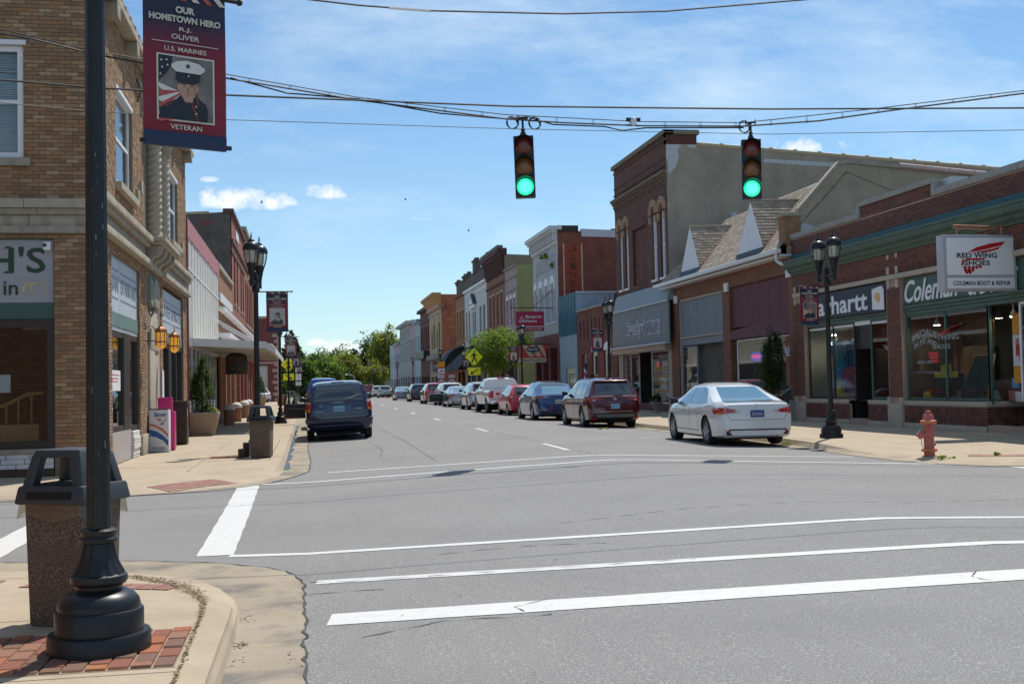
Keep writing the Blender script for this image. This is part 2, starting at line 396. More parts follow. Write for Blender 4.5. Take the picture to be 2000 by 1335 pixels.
strip('crosswalk_line', [(-.85, 10.9), (-.88, 14.6), (-.93, 18.7)], .33)
strip('stop_line', [(-3.0, 11.3), (-3.05, 17.2)], .36)
for y in [24.0, 34.5, 46.7, 57.5, 69, 81, 93, 105, 117, 129]: strip('lane_dash', [(5.15, y-1.35), (5.2, y+1.4)], .11)
for (x, y, a) in [(9.0, 29.2, .9), (8.9, 33.5, .7)]: strip('parking_mark', [(x-a/2, y), (x+a/2, y)], .09)
# cracks / tar seams
C_tar = mat('crack', (.05, .048, .045), .8)
def crack(pts, wd=.012, m=C_tar, up_=.0045):
    P = [pts[0]]
    for a, c in zip(pts, pts[1:]):
        n = max(2, int(math.hypot(c[0]-a[0], c[1]-a[1])/.12))
        for i in range(1, n+1): P.append((a[0]+(c[0]-a[0])*i/n+random.uniform(-.02, .02), a[1]+(c[1]-a[1])*i/n+random.uniform(-.03, .03)))
    strip('road_crack', P, wd, m, up_, .5)
crack([(.0, 9.15), (.15, 9.13)]); crack([(0, 8.62), (.55, 8.6)], .01); crack([(1.1, 10.05), (1.9, 10.15), (2.6, 9.95)], .01); crack([(.3, 7.0), (.8, 7.25), (1.5, 7.15)], .008)
crack([(2.5, 11.5), (4, 11.9), (6.5, 11.6), (9, 12.1)], .008); crack([(5.3, 21), (5.25, 30), (5.35, 40)], .012); crack([(2.4, 22), (2.5, 30), (2.45, 45)], .01)
crack([(0.1, 23.2), (1.2, 23.6), (2.4, 23.3), (3.5, 23.5)], .012)

for x in (1.35, 4.4): yy = 7.62-.122*(x-.12); crack([(x, yy-.17), (x+random.uniform(-.2, .25), yy), (x+random.uniform(-.1, .3), yy+.17)], .0035, up_=.0085)
crack([(.2, 9.06), (1.6, 8.9), (3.0, 8.7)], .006, up_=.0085); crack([(1.5, 24.5), (1.7, 27), (1.6, 31)], .01); crack([(8, 22), (8.1, 30), (8, 36)], .01)
# kerbed blocks: rows run outer lip -> foot -> kerb top -> kerb back -> walk
def block(name, rows, mats_rows, fillpts=None, fillz=.135):
    b = MB(); n = len(rows[0]); ids = [[b.pt(p) for p in r] for r in rows]
    for j in range(len(rows)-1):
        for i in range(n-1): b.face([ids[j][i], ids[j][i+1], ids[j+1][i+1], ids[j+1][i]], mats_rows[j])
    if fillpts is not None:
        f = [ids[-1][i] for i in range(n)] + [b.pt((x, y, fillz)) for x, y in fillpts]
        b.face(f, 0)
    return tag(b.obj(name, [C_conc, C_gut], fix=True), kind='structure')
def row(pts, zs): return [(x, y, z) for (x, y), z in zip(pts, zs)]
O = [(-.03, -6), (-.03, 6), (-.03, 7.6), (-.03, 8.6), (-.06, 9.25), (-.19, 9.73), (-.45, 10.09), (-.9, 10.47), (-1.36, 10.68), (-2.06, 10.90), (-2.76, 11.05), (-6, 11.6)]
Fo = [(-.455, -6), (-.455, 6), (-.45, 7.3), (-.46, 7.9), (-.54, 8.55), (-.68, 9.05), (-.88, 9.5), (-1.16, 9.8), (-1.5, 10.05), (-2.15, 10.3), (-2.85, 10.48), (-6.1, 11.0)]
To = [(-.495, -6), (-.495, 6), (-.49, 7.28), (-.51, 7.85), (-.61, 8.45), (-.75, 8.9), (-.94, 9.34), (-1.2, 9.63), (-1.55, 9.88), (-2.18, 10.13), (-2.88, 10.3), (-6.12, 10.82)]
Ba = [(-.635, -6), (-.635, 6), (-.65, 7.3), (-.68, 7.95), (-.76, 8.4), (-.89, 8.74), (-1.07, 9.05), (-1.3, 9.33), (-1.62, 9.56), (-2.23, 9.8), (-2.93, 9.96), (-6.15, 10.48)]
Wk = [(-1.2, -6), (-1.2, 6), (-1.2, 6.9), (-1.2, 7.1), (-1.22, 7.3), (-1.3, 7.5), (-1.4, 7.6), (-1.6, 7.7), (-1.9, 7.8), (-2.4, 7.9), (-3, 8), (-6.2, 8.2)]
zO = [.004]*12; zF = [-.012]*6+[0]*6
zT = [.13, .13, .125, .085, .05, .04, .03, .03, .03, .035, .05, .12]; zB = [.135, .135, .13, .105, .085, .075, .07, .07, .07, .08, .09, .13]
O = [(x, y) for x, y in O]; zO = [zr(x, y)+.008 for x, y in O]; zF = [max(zr(x, y), 0)+.010 for i, (x, y) in enumerate(Fo)]
zF = [z if z < t-.01 else t-.01 for z, t in zip(zF, zT)]
# round the kerb nose with an extra row
Tn = [(x*.86+u*.14, y*.86+v*.14) for (x, y), (u, v) in zip(To, Fo)]; zN = [t-.022*(t > .06)-.004 for t in zT]
Fn = [(x*.35+u*.65, y*.35+v*.65) for (x, y), (u, v) in zip(To, Fo)]
block('sidewalk_near_corner', [row(O, zO), row(Fo, zF), row(Fn, [f*.45+t*.55-.01*(t > .06) for f, t in zip(zF, zT)]), row(Tn, zN), row(To, zT), row(Ba, zB), row(Wk, [.135]*12)], [1, 0, 0, 0, 0, 0], [(-14, 8.2), (-14, -6)])
crack([(-.03, 3.5), (-.03, 8.6), (-.06, 9.25), (-.19, 9.73), (-.45, 10.09), (-.9, 10.47), (-1.36, 10.68), (-2.06, 10.9), (-2.76, 11.05)], .016, up_=.013); crack([(.02, 46), (.0, 28.7), (.06, 24), (0, 21.2), (-.22, 20.3), (-.55, 19.2)], .014, up_=.013)
# far left block
O = [(.02, 260), (.02, 49), (.0, 28.7), (.06, 24), (0.0, 21.2), (-.22, 20.3), (-.55, 19.2), (-.95, 18.45), (-1.6, 17.9), (-2.6, 17.55), (-3.7, 17.35), (-14, 17.3)]
Fo = [(-.45, 260), (-.45, 49), (-.45, 28.7), (-.45, 24), (-.46, 21.4), (-.52, 20.4), (-.78, 19.5), (-1.12, 18.75), (-1.7, 18.15), (-2.65, 17.75), (-3.7, 17.55), (-14, 17.5)]
To = [(-.52, 260), (-.52, 49), (-.52, 28.7), (-.52, 24), (-.53, 21.5), (-.6, 20.6), (-.88, 19.7), (-1.22, 18.95), (-1.78, 18.3), (-2.7, 17.9), (-3.7, 17.68), (-14, 17.6)]
Ba = [(-.74, 260), (-.74, 49), (-.74, 28.7), (-.74, 24), (-.76, 21.8), (-.84, 20.9), (-1.1, 20.0), (-1.42, 19.3), (-1.92, 18.65), (-2.8, 18.25), (-3.75, 18.0), (-14, 17.85)]
zT = [.13+rise(260), .13+rise(49), .13, .13, .12, .07, .04, .035, .035, .04, .06, .12]; zB = [.135+rise(260), .135+rise(49), .135, .135, .13, .1, .075, .07, .07, .075, .09, .13]
Wk = [(-1.5, 260), (-1.5, 49), (-1.5, 28.7), (-1.5, 24), (-1.6, 22.6), (-1.7, 22), (-1.9, 21.4), (-2.1, 21), (-2.4, 20.5), (-3.0, 20.2), (-3.8, 20.1), (-14, 20.1)]

def dens(rws):   # insert stations along the long straight so the rise is followed
    out = []
    for r in rws:
        a, c = r[0], r[1]; ext = []
        for y in (140, 115, 100, 90, 80, 70, 60): 
            t = (y-c[1])/(a[1]-c[1]); ext.append((a[0]*t+c[0]*(1-t), y))
        out.append([r[0]]+ext+list(r[1:]))
    return out
O, Fo, To, Ba, Wk = dens([O, Fo, To, Ba, Wk]); ex = [140, 115, 100, 90, 80, 70, 60]
zO = [zr(x, y)+.008 for x, y in O]; zF = [rise(y)+.010 for x, y in Fo]; zT = [zT[0]]+[.13+rise(y) for y in ex]+zT[1:]; zB = [zB[0]]+[.135+rise(y) for y in ex]+zB[1:]
zW = [.135+rise(y) for x, y in Wk]
Wl = [(-14, y if x > -2.2 else 24) for x, y in Wk]; Wl = [(-14, y) for x, y in Wk[:12]]+[(-14, 23), (-14, 22.4), (-14, 21.8), (-14, 21.2), (-14, 20.6), (-14.1, 20.2), (-14.2, 20.1)][:len(Wk)-12]
block('sidewalk_left', [row(O, zO), row(Fo, zF), row(To, zT), row(Ba, zB), row(Wk, zW), row(Wl, [.135+rise(y) for x, y in Wl])], [1, 0, 0, 0, 0])
# right block
O = [(10.5, 260), (10.5, 49), (10.5, 30), (10.45, 25), (10.42, 23.1), (10.36, 21.2), (10.3, 19.9), (10.36, 18.9), (10.62, 18.0), (11.1, 17.25), (11.8, 16.8), (24, 16.6)]
Fo = [(10.85, 260), (10.85, 49), (10.85, 30), (10.82, 25), (10.72, 23.2), (10.6, 21.4), (10.5, 20.0), (10.55, 19.1), (10.78, 18.25), (11.2, 17.5), (11.85, 17.0), (24, 16.8)]
To = [(10.91, 260), (10.91, 49), (10.91, 30), (10.88, 25), (10.8, 23.4), (10.7, 21.7), (10.62, 20.3), (10.68, 19.3), (10.9, 18.5), (11.3, 17.7), (11.9, 17.15), (24, 16.95)]
Ba = [(11.1, 260), (11.1, 49), (11.1, 30), (11.07, 25), (11.0, 23.5), (10.92, 21.9), (10.86, 20.6), (10.9, 19.6), (11.1, 18.8), (11.45, 18.0), (12, 17.4), (24, 17.15)]
Wk = [(16.2, 260), (16.2, 49), (16.2, 30), (16.2, 25), (16.2, 23.6), (16.2, 22.2), (16.2, 21.2), (16.2, 20.4), (16.2, 19.8), (16.2, 19.2), (16.4, 18.6), (24, 18.6)]
O, Fo, To, Ba, Wk = dens([O, Fo, To, Ba, Wk])
zT = [.13+rise(260)]+[.13+rise(y) for y in ex]+[.13+rise(49), .13, .13, .12, .075, .05, .05, .05, .05, .055, .11]; zB = [.135+rise(260)]+[.135+rise(y) for y in ex]+[.135+rise(49), .135, .135, .13, .1, .08, .075, .075, .075, .08, .12]
block('sidewalk_right', [row(O, [zr(x, y)+.008 for x, y in O]), row(Fo, [rise(y)+.010 for x, y in Fo]), row(To, zT), row(Ba, zB), row(Wk, [.135+rise(y) for x, y in Wk])], [1, 0, 0, 0])

# slab joints and debris on the sidewalks
C_joint = mat('joint_dirt', (.16, .13, .095), 1)
jb = MB()
def joint(p, q, z=.1365, wd=.012, b=jb):
    (x0, y0), (x1, y1) = p, q; l = math.hypot(x1-x0, y1-y0); n = max(1, int(l/.4)); nx, ny = -(y1-y0)/l*wd/2, (x1-x0)/l*wd/2
    for i in range(n):
        a, c = i/n, (i+1)/n; A = (x0+(x1-x0)*a, y0+(y1-y0)*a); Cc = (x0+(x1-x0)*c, y0+(y1-y0)*c); za, zc = z+rise(A[1]), z+rise(Cc[1])
        b.quad((A[0]-nx, A[1]-ny, za), (A[0]+nx, A[1]+ny, za), (Cc[0]+nx, Cc[1]+ny, zc), (Cc[0]-nx, Cc[1]-ny, zc))
for y in [23.3, 26.2, 28.2, 31, 34, 37, 40, 43, 46, 49, 53, 57, 61, 66, 71, 76, 81]: joint((-3.5, y), (-.75, y))
joint((-2.05, 20.6), (-2.05, 82)); joint((-.755, 23.2), (-.745, 82), wd=.02)
for y in [24.6, 27, 30, 33, 36, 39, 42, 45, 49, 53, 57, 61]: joint((11.1, y), (15.9, y))
joint((13.1, 20.5), (13.1, 60)); joint((11.12, 24.2), (11.1, 80), wd=.02)
for y in [4.6, 5.9]: joint((-6, y), (-.64, y), wd=.008)
joint((-6, 7.45), (-1.2, 7.45), wd=.008); joint((-1.95, -2), (-1.95, 7.5), wd=.008)
tag(jb.obj('slab_joint', C_joint, fix=False), kind='structure')
# leaf litter lying along the kerb joint of the near corner
lb = MB(); pts = [(-.635, 5.2), (-.64, 6), (-.655, 7.3), (-.70, 8.0), (-.80, 8.45), (-.95, 8.85), (-1.12, 9.12), (-1.36, 9.4), (-1.75, 9.62)]
zz_ = [.137, .137, .133, .108, .09, .08, .077, .076, .078]
for k in range(2400):
    s = random.random()**.75*(len(pts)-1); i = min(int(s), len(pts)-2); f = s-i; th = [.010, .012, .02, .04, .075, .07, .05, .03, .02][i]
    x = pts[i][0]*(1-f)+pts[i+1][0]*f+random.gauss(0, th*.55); y = pts[i][1]*(1-f)+pts[i+1][1]*f+random.gauss(0, th*.6); z = zz_[i]*(1-f)+zz_[i+1]*f+.002+abs(random.gauss(0, .005))
    a = random.random()*6.28; l = random.uniform(.004, .016); ww = l*random.uniform(.2, .6); ca, sa = math.cos(a), math.sin(a); t = random.uniform(-.004, .006)
    lb.quad((x-l*ca, y-l*sa, z), (x+ww*sa, y-ww*ca, z+t), (x+l*ca, y+l*sa, z+t*.5), (x-ww*sa, y+ww*ca, z), 0)
C_litter = mat('leaf_litter', rough=.9, ramp=[(.22, .15, .08), (.14, .09, .05), (.33, .24, .11), (.10, .07, .05), (.40, .33, .20)])
for (cx, cy, n, sp_) in [(-.41, 7.0, 70, .03), (-.40, 6.6, 12, .03), (-.42, 7.8, 30, .04), (-.1, 6.6, 10, .05), (.2, 8.6, 6, .3), (3, 12, 30, 2.5), (1, 14, 20, 2)]:
    for k in range(n):
        x, y = cx+random.gauss(0, sp_), cy+random.gauss(0, sp_*1.6); z = max(zr(x, y), 0)+.008; a = random.random()*6.28; l = random.uniform(.006, .014); ca, sa = math.cos(a), math.sin(a)
        lb.quad((x-l*ca, y-l*sa, z), (x+l*.4*sa, y-l*.4*ca, z+.006), (x+l*ca, y+l*sa, z+.003), (x-l*.4*sa, y+l*.4*ca, z))
tag(lb.obj('leaf_litter', C_litter, fix=False), 'dry brown leaf litter gathered along the kerb joint of the near corner', 'leaf litter', kind='stuff')

# brick paving by the near lamp (laid as single bricks in the walk)
pv = MB(); pv.quad((-3.2, 5.99, .1372), (-.665, 5.99, .1372), (-.665, 6.95, .1372), (-3.2, 6.95, .1372))
pave = tag(pv.obj('brick_paving', C_mort, fix=False), kind='structure')
def pbrick(par, x0, x1, y0, y1, z, m=C_bred, h=.012, name='brick', rz=0.):
    key = (m.name, 'p'+name)
    if key not in UNITB:
        k = .03; bb = MB(); bb.hexa([(0, 0, 0), (1, 0, 0), (1, 1, 0), (0, 1, 0)], [(k, k*2, 1), (1-k, k*2, 1), (1-k, 1-k*2, 1), (k, 1-k*2, 1)])
        me = bpy.data.meshes.new(name); me.from_pydata(bb.v, [], bb.f); me.materials.append(m); UNITB[key] = me
    o = bpy.data.objects.new(name, UNITB[key]); COL.objects.link(o); o.parent = par
    o.location = (x0, y0, z); o.scale = (x1-x0, y1-y0, h); o.rotation_euler = (0, 0, rz+random.gauss(0, .012)); return o
for c in range(23):
    x1 = -.675-c*.108
    y = 6.0-(.1 if c % 2 else 0)
    while y < 6.93:
        ya, yb_ = max(y, 6.0), min(y+.195, 6.94)
        if yb_-ya > .03: pbrick(pave, x1-.099, x1, ya, yb_, .137, h=.010+random.random()*.006)
        y += .205
bpy.context.view_layer.update()
WALKS = [drape(bpy.data.objects[n]) for n in ('sidewalk_near_corner', 'sidewalk_left', 'sidewalk_right')]
def wz(x, y):
    best = -1
    for t in WALKS:
        h = t.ray_cast(Vector((x, y, 3)), Vector((0, 0, -1)))
        if h[0] is not None: best = max(best, h[0].z)
    return best if best > -1 else zr(x, y)
def pad(x0, y0, x1, y1, wd, nx, ny, stuff=True):
    l = math.hypot(x1-x0, y1-y0); tx, ty = (x1-x0)/l, (y1-y0)/l; px_, py_ = -ty, tx
    P = lambda s, t, h: (x0+tx*s+px_*t, y0+ty*s+py_*t, wz(x0+tx*s+px_*t, y0+ty*s+py_*t)+h)
    b = MB()
    for i in range(nx):
        for j in range(ny): c = [P(l*(i+a)/nx, wd*(j+e)/ny, .0022) for a, e in ((0, 0), (1, 0), (1, 1), (0, 1))]; b.quad(*c)
    bo = tag(b.obj('tactile_pad', C_mort, fix=False), kind='structure'); b = MB()
    for i in range(nx):
        for j in range(ny):
            g = .006; s0, s1, t0, t1 = l*i/nx+g, l*(i+1)/nx-g, wd*j/ny+g*(1 if wd > 0 else -1), wd*(j+1)/ny-g*(1 if wd > 0 else -1)
            if not stuff: b = MB()
            b.hexa([P(s0, t0, .002), P(s1, t0, .002), P(s1, t1, .002), P(s0, t1, .002)], [P(s0, t0, .008), P(s1, t0, .008), P(s1, t1, .008), P(s0, t1, .008)])
            if not stuff: b.obj('paver', C_pad, bo)
    if stuff: o = b.obj('paver', C_pad, bo, fix=False); o['kind'] = 'stuff'
pad(-2.02, 17.95, -1.12, 18.95, .55, 10, 5)
pad(-2.1, 8.98, -1.0, 8.62, .26, 9, 3)
pad(-3.1, 9.2, -2.3, 9.12, .26, 7, 3)
pad(11.42, 18.6, 13.1, 17.55, .45, 8, 1, stuff=False)
# red brick band across the left walk beside the far bin
bb = MB(); bb.quad((-2.0, 24.15, .1372), (-.76, 24.15, .1372), (-.76, 24.75, .1372), (-2.0, 24.75, .1372)); bo = tag(bb.obj('brick_band', C_mort, fix=False), kind='structure')
for i in range(6):
    for j in range(5): pbrick(bo, -1.98+.205*i, -1.98+.205*i+.192, 24.16+.118*j, 24.16+.118*j+.108, .137)
# water lying in the left gutter
C_wet = mat('water', (.05, .06, .07), .12, spec=.6, bump=(25, .6, .01))
wb = MB(); prev = None
for i in range(60):
    y = 22+i*.45; wl = -.46; wr = -.37+.03*math.sin(i*.9)+.02*math.sin(i*2.1)
    cur = [wb.pt((wl, y, rise(y)+.0175)), wb.pt((wr, y, rise(y)+.0175))]
    if prev: wb.face([prev[0], prev[1], cur[1], cur[0]])
    prev = cur
tag(wb.obj('gutter_water', C_wet, fix=False), kind='structure')
# ------------------------------------------------------------ shared building materials
C_glass = glassmat('shop_glass', (.80, .84, .84))
C_gdark = mat('dark_glass', (.020, .024, .028), .06, spec=.9)
C_glite = mat('pale_glass', (.30, .34, .38), .12, spec=.7)
C_blind = mat('blind', (.62, .64, .66), .6, noise=(6, .06))
C_white = mat('white_paint', (.74, .76, .78), .55, noise=(4, .05))
C_black = mat('black_metal', (.012, .013, .015), .38, spec=.6)
C_bronze = mat('bronze_frame', (.035, .028, .024), .45)
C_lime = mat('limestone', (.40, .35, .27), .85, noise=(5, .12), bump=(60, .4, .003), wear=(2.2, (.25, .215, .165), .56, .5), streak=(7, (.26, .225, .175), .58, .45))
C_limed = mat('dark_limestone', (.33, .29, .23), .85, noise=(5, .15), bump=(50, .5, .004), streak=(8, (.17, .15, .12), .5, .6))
C_bufb = mat('buff_brick', rough=.9, ramp=[(0.3, 0.178, 0.094), (0.251, 0.147, 0.081), (0.337, 0.215, 0.116), (0.22, 0.131, 0.078), (0.362, 0.237, 0.131), (0.275, 0.162, 0.088), (0.319, 0.181, 0.091), (0.263, 0.162, 0.097), (0.399, 0.28, 0.168), (0.288, 0.171, 0.094), (0.232, 0.134, 0.075), (0.325, 0.199, 0.106), (0.337, 0.168, 0.081)], noise=(40, .16), bump=(70, .6, .004), streak=(2.2, (.17, .11, .07), .55, .3))
C_mortb = mat('buff_mortar', (.20, .155, .11), 1, noise=(20, .2))
C_redbk = mat('shop_red_brick', rough=.85, ramp=[(.13, .045, .032), (.16, .055, .036), (.10, .036, .028), (.145, .05, .034), (.085, .033, .028), (.12, .048, .038)], noise=(30, .15), bump=(60, .5, .003))
C_mortr = mat('pale_mortar', (.36, .26, .21), 1, noise=(15, .15))
C_green = mat('green_trim', (.045, .105, .085), .5, noise=(5, .12), wear=(3, (.03, .07, .06), .6, .4))
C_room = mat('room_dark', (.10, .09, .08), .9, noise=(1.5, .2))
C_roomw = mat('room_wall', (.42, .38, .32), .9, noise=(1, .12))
C_tar2 = mat('roof_tar', (.10, .10, .10), .9)
C_sign = mat('pale_sign', (.34, .335, .36), .5, noise=(1.2, .05))
C_dkgreen = mat('letter_green', (.02, .055, .03), .6)
C_wood = mat('oak', (.50, .27, .10), .45, noise=(12, .15))

# ============================================================ LEFT: buff brick corner building
LB = thing('corner_brick_building', 'two storey buff brick corner building with limestone cornice and twisted stone columns', 'building', (-3.6, 20.46, .13))
TF, TL = Fr('F', 20.46), Fr('L', -3.6)
top = 9.0
fh = [(-9.5, -4.18, .60, 4.16), (-5.85, -4.66, 5.50, 7.42), (-9.2, -8.0, 5.50, 7.42)]
stone_f = [(-12, -3.6, 4.22, 4.80)]
b = MB(TF); wall(TF, -12, -3.6, .13, top+.5, fh, d=0, rev=.22, mb=b)
sh = [(22.6, 26.25, .15, 4.18), (30.35, 35.2, .15, 4.28), (23.2, 25.35, 5.60, 7.52), (32.0, 34.0, 5.62, 7.52), (27.55, 29.7, .15, 2.9)]
wall(TL, 20.46, 36.3, .13, top+.5, sh, d=0, rev=.22, mb=b2) if False else None
b.T = TL; wall(TL, 20.46, 36.3, .13, top+.5, sh, d=0, rev=.25, mb=b)
b.T = None
b.quad((-12, 36.3, .13), (-3.6, 36.3, .13), (-3.6, 36.3, top+.5), (-12, 36.3, top+.5)); b.quad((-12, 20.46, .13), (-12, 36.3, .13), (-12, 36.3, top+.5), (-12, 20.46, top+.5))
b.quad((-12, 20.46, top+.2), (-3.6, 20.46, top+.2), (-3.6, 36.3, top+.2), (-12, 36.3, top+.2))
b.obj('wall', C_mortb, LB, fix=False)
rf = brick_rects(-6.0, -3.59, .62, 9.5, fh+stone_f, mo=.009)
rf = [r for r in rf if not (3.0 > 99)]
vis = sorted(rf, key=lambda r: (r[0] < -5.15, abs(r[2]-3.6)))
brick_parts(TF, vis[:300], C_bufb, LB, jit=.004)
o = brick_mesh(TF, vis[300:], jit=.004).obj('brick', C_bufb, LB, fix=False); o['kind'] = 'stuff'
rs = brick_rects(20.455, 36.3, .16, 9.5, sh+[(20, 36.4, 4.35, 5.02), (27.0, 30.0, 5.0, 8.9), (27.3, 29.9, 0, 4.4)], mo=.009)
o = brick_mesh(TL, rs, jit=.005).obj('brick', C_bufb, LB, fix=False); o['kind'] = 'stuff'
# limestone bands on the front, in separate blocks
def blocks(T, par, u0, u1, z0, z1, d1, n, m=C_lime, name='stone_block', d0=-.02, bev=.006):
    w_ = (u1-u0)/n
    for i in range(n):
        q = MB(T); q.box(u0+w_*i+.004, u0+w_*(i+1)-.004, z0, z1, d0, d1+random.uniform(-.002, .002)); q.obj(name, m, par, bevel=bev)
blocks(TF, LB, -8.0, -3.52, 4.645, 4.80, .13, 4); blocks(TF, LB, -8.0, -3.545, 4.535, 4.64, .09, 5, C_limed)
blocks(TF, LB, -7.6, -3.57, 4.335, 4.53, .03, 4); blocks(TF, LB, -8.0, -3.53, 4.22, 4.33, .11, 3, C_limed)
for cx in (-4.90, -4.32, -3.78+.02, -5.5):   # carved scrolls in the frieze
    q = MB(TF)
    for sx in (-1, 1):
        pts = [(cx+sx*(.012+.05*math.sin(t*2.4)*(1-.25*t)), 4.36+.145*t if t < 1 else 4.5, .034) for t in [i/9 for i in range(10)]]
        q.tube(pts, .0075, 5); q.tube([(cx+sx*(.055+.03*math.cos(a)), 4.395+.028*math.sin(a), .034) for a in [k*.7 for k in range(9)]], .006, 5)
    q.tube([(cx, 4.355, .034), (cx, 4.43, .036), (cx, 4.505, .034)], .008, 5); q.obj('carved_scroll', C_limed, LB, smooth=True)
# side facade cornice mouldings
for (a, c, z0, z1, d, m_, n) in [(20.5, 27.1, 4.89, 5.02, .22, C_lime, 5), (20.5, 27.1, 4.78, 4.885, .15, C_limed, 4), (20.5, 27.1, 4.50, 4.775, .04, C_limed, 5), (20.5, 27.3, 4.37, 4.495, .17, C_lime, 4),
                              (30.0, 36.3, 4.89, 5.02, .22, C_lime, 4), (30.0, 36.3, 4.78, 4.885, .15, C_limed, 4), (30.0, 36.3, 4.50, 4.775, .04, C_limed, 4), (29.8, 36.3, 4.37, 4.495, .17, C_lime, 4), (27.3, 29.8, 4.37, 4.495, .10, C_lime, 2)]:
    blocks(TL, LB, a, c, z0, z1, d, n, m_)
# balcony shelf on scroll corbels
q = MB(TL); q.box(27.0, 30.1, 4.93, 5.03, 0, .48); q.box(27.05, 30.05, 4.86, 4.925, 0, .42); q.obj('corbel_shelf', C_lime, LB, bevel=.01)
for u in (27.15, 27.95, 28.75, 29.55):
    q = MB(TL); prof = [(0, 4.4), (.06, 4.4), (.12, 4.47), (.16, 4.56), (.28, 4.62), (.36, 4.70), (.38, 4.80), (.38, 4.85), (0, 4.85)]
    a = [q.pt((u, z, d)) for d, z in prof]; c = [q.pt((u+.34, z, d)) for d, z in prof]; q.face(a); q.face(c[::-1])
    for k in range(len(prof)): q.face([a[k], a[(k+1) % len(prof)], c[(k+1) % len(prof)], c[k]])
    q.obj('corbel', C_limed, LB, bevel=.006)
# twisted column pair
for u in (27.45, 29.0):
    q = MB(); rows = []; H0, H1, n = 5.03, 7.5, 170
    for j in range(n+1):
        z = H0+.12+(H1-H0-.3)*j/n; row = []
        for k in range(20):
            a = 2*math.pi*k/20; r = .18*(1+.085*math.cos(3*a - z*40))
            row.append(q.pt((-3.47+r*math.cos(a), u+.35+r*math.sin(a), z)))
        rows.append(row)
    for j in range(n):
        for k in range(20): q.face([rows[j][k], rows[j][(k+1) % 20], rows[j+1][(k+1) % 20], rows[j+1][k]])
    q.obj('twisted_column', C_lime, LB, smooth=True, angle=80)
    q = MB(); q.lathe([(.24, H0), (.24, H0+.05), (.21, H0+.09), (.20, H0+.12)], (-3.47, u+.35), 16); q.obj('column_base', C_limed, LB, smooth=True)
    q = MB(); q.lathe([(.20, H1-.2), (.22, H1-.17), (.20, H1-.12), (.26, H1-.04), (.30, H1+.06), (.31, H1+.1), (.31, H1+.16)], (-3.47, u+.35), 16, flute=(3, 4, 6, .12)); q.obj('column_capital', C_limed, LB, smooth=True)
q = MB(TL); q.box(27.2, 30.0, 7.68, 8.0, 0, .34); q.obj('column_entablature', C_lime, LB, bevel=.01)
q = MB(TL); q.box(28.15, 28.95, 5.5, 7.3, .0, .02); q.obj('brick_panel', C_mortb, LB)
# parapet with finial blocks
for i in range(16):
    u = 20.5+i*1.0
    q = MB(TL); q.box(u, u+.985, 8.72, 8.86, 0, .26); q.box(u+.02, u+.965, 8.86, 9.02, 0, .16); q.obj('cornice_block', C_lime, LB, bevel=.008)
for i in range(26):
    u = 20.6+i*.62; q = MB(TL); q.box(u, u+.3, 9.02, 9.2, .0, .16); q.obj('parapet_block', C_limed, LB, bevel=.012)
for u in (21.9, 24.4, 26.9, 30, 33, 35.6): q = MB(TL); q.box(u, u+.36, 8.44, 8.71, 0, .26); q.obj('cornice_bracket', C_limed, LB, bevel=.012)
# windows upstairs
def blinds(T, par, u0, u1, z0, z1, d, n):
    q = MB(T)
    for i in range(n): z = z0+(z1-z0)*i/n; q.hexa([(u0, z, d-.008), (u1, z, d-.008), (u1, z, d+.01), (u0, z, d+.01)], [(u0, z+(z1-z0)/n*.86, d-.014), (u1, z+(z1-z0)/n*.86, d-.014), (u1, z+(z1-z0)/n*.86, d-.006), (u0, z+(z1-z0)/n*.86, d-.006)])
    o = q.obj('blind', C_blind, par, fix=False); o['kind'] = 'stuff'
for (u0, u1) in ((-5.85, -4.66), (-9.2, -8.0)):
    wo_ = window(TF, LB, u0, u1, 5.5, 7.42, C_white, C_glass, d=-.03, fw=.10, mun=(1, 2), mw_=.05)
    q = MB(TF); q.box(u0-.03, u1+.05, 7.42, 7.50, -.02, .06); q.obj('window_head', C_white, wo_)
    q = MB(TF); q.box((u0+u1)/2-.015, (u0+u1)/2+.015, 5.6, 6.4, -.08, -.05); q.obj('sash_bar', C_white, wo_)
    blinds(TF, wo_, u0+.1, u1-.1, 5.6, 7.32, -.17, 42)
    q = MB(TF); q.box(u0-.08, u1+.12, 5.36, 5.49, -.05, .10); q.obj('window_sill', C_limed, wo_)
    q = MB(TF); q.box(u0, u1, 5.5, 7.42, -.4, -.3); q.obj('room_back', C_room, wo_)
for (u0, u1) in ((23.2, 25.35), (32.0, 34.0)):
    wo_ = window(TL, LB, u0, u1, 5.6, 7.52, C_white, C_gdark, d=-.06, fw=.13, mun=(1, 2), mw_=.05)
    q = MB(TL); q.box(u0-.02, u1+.02, 7.44, 7.52, -.05, .03); q.obj('window_head', C_white, wo_)
    q = MB(TL); q.box(u0-.1, u1+.15, 5.46, 5.595, -.05, .13); q.obj('window_sill', C_lime, wo_)
for (u, z) in ((25.8, 5.62), (26.3, 5.9), (31.2, 5.62), (34.9, 5.6), (26.2, 8.1)): q = MB(TL); q.box(u, u+.22, z, z+.28, 0, .07); q.obj('stone_accent', C_lime, LB, bevel=.006)
# iron anchor hooks
q = MB(TL); q.tube([(26.0, 8.35, .02), (26.0, 8.1, .12), (26.0, 7.85, .03)], .018, 6); q.obj('iron_hook', C_black, LB)
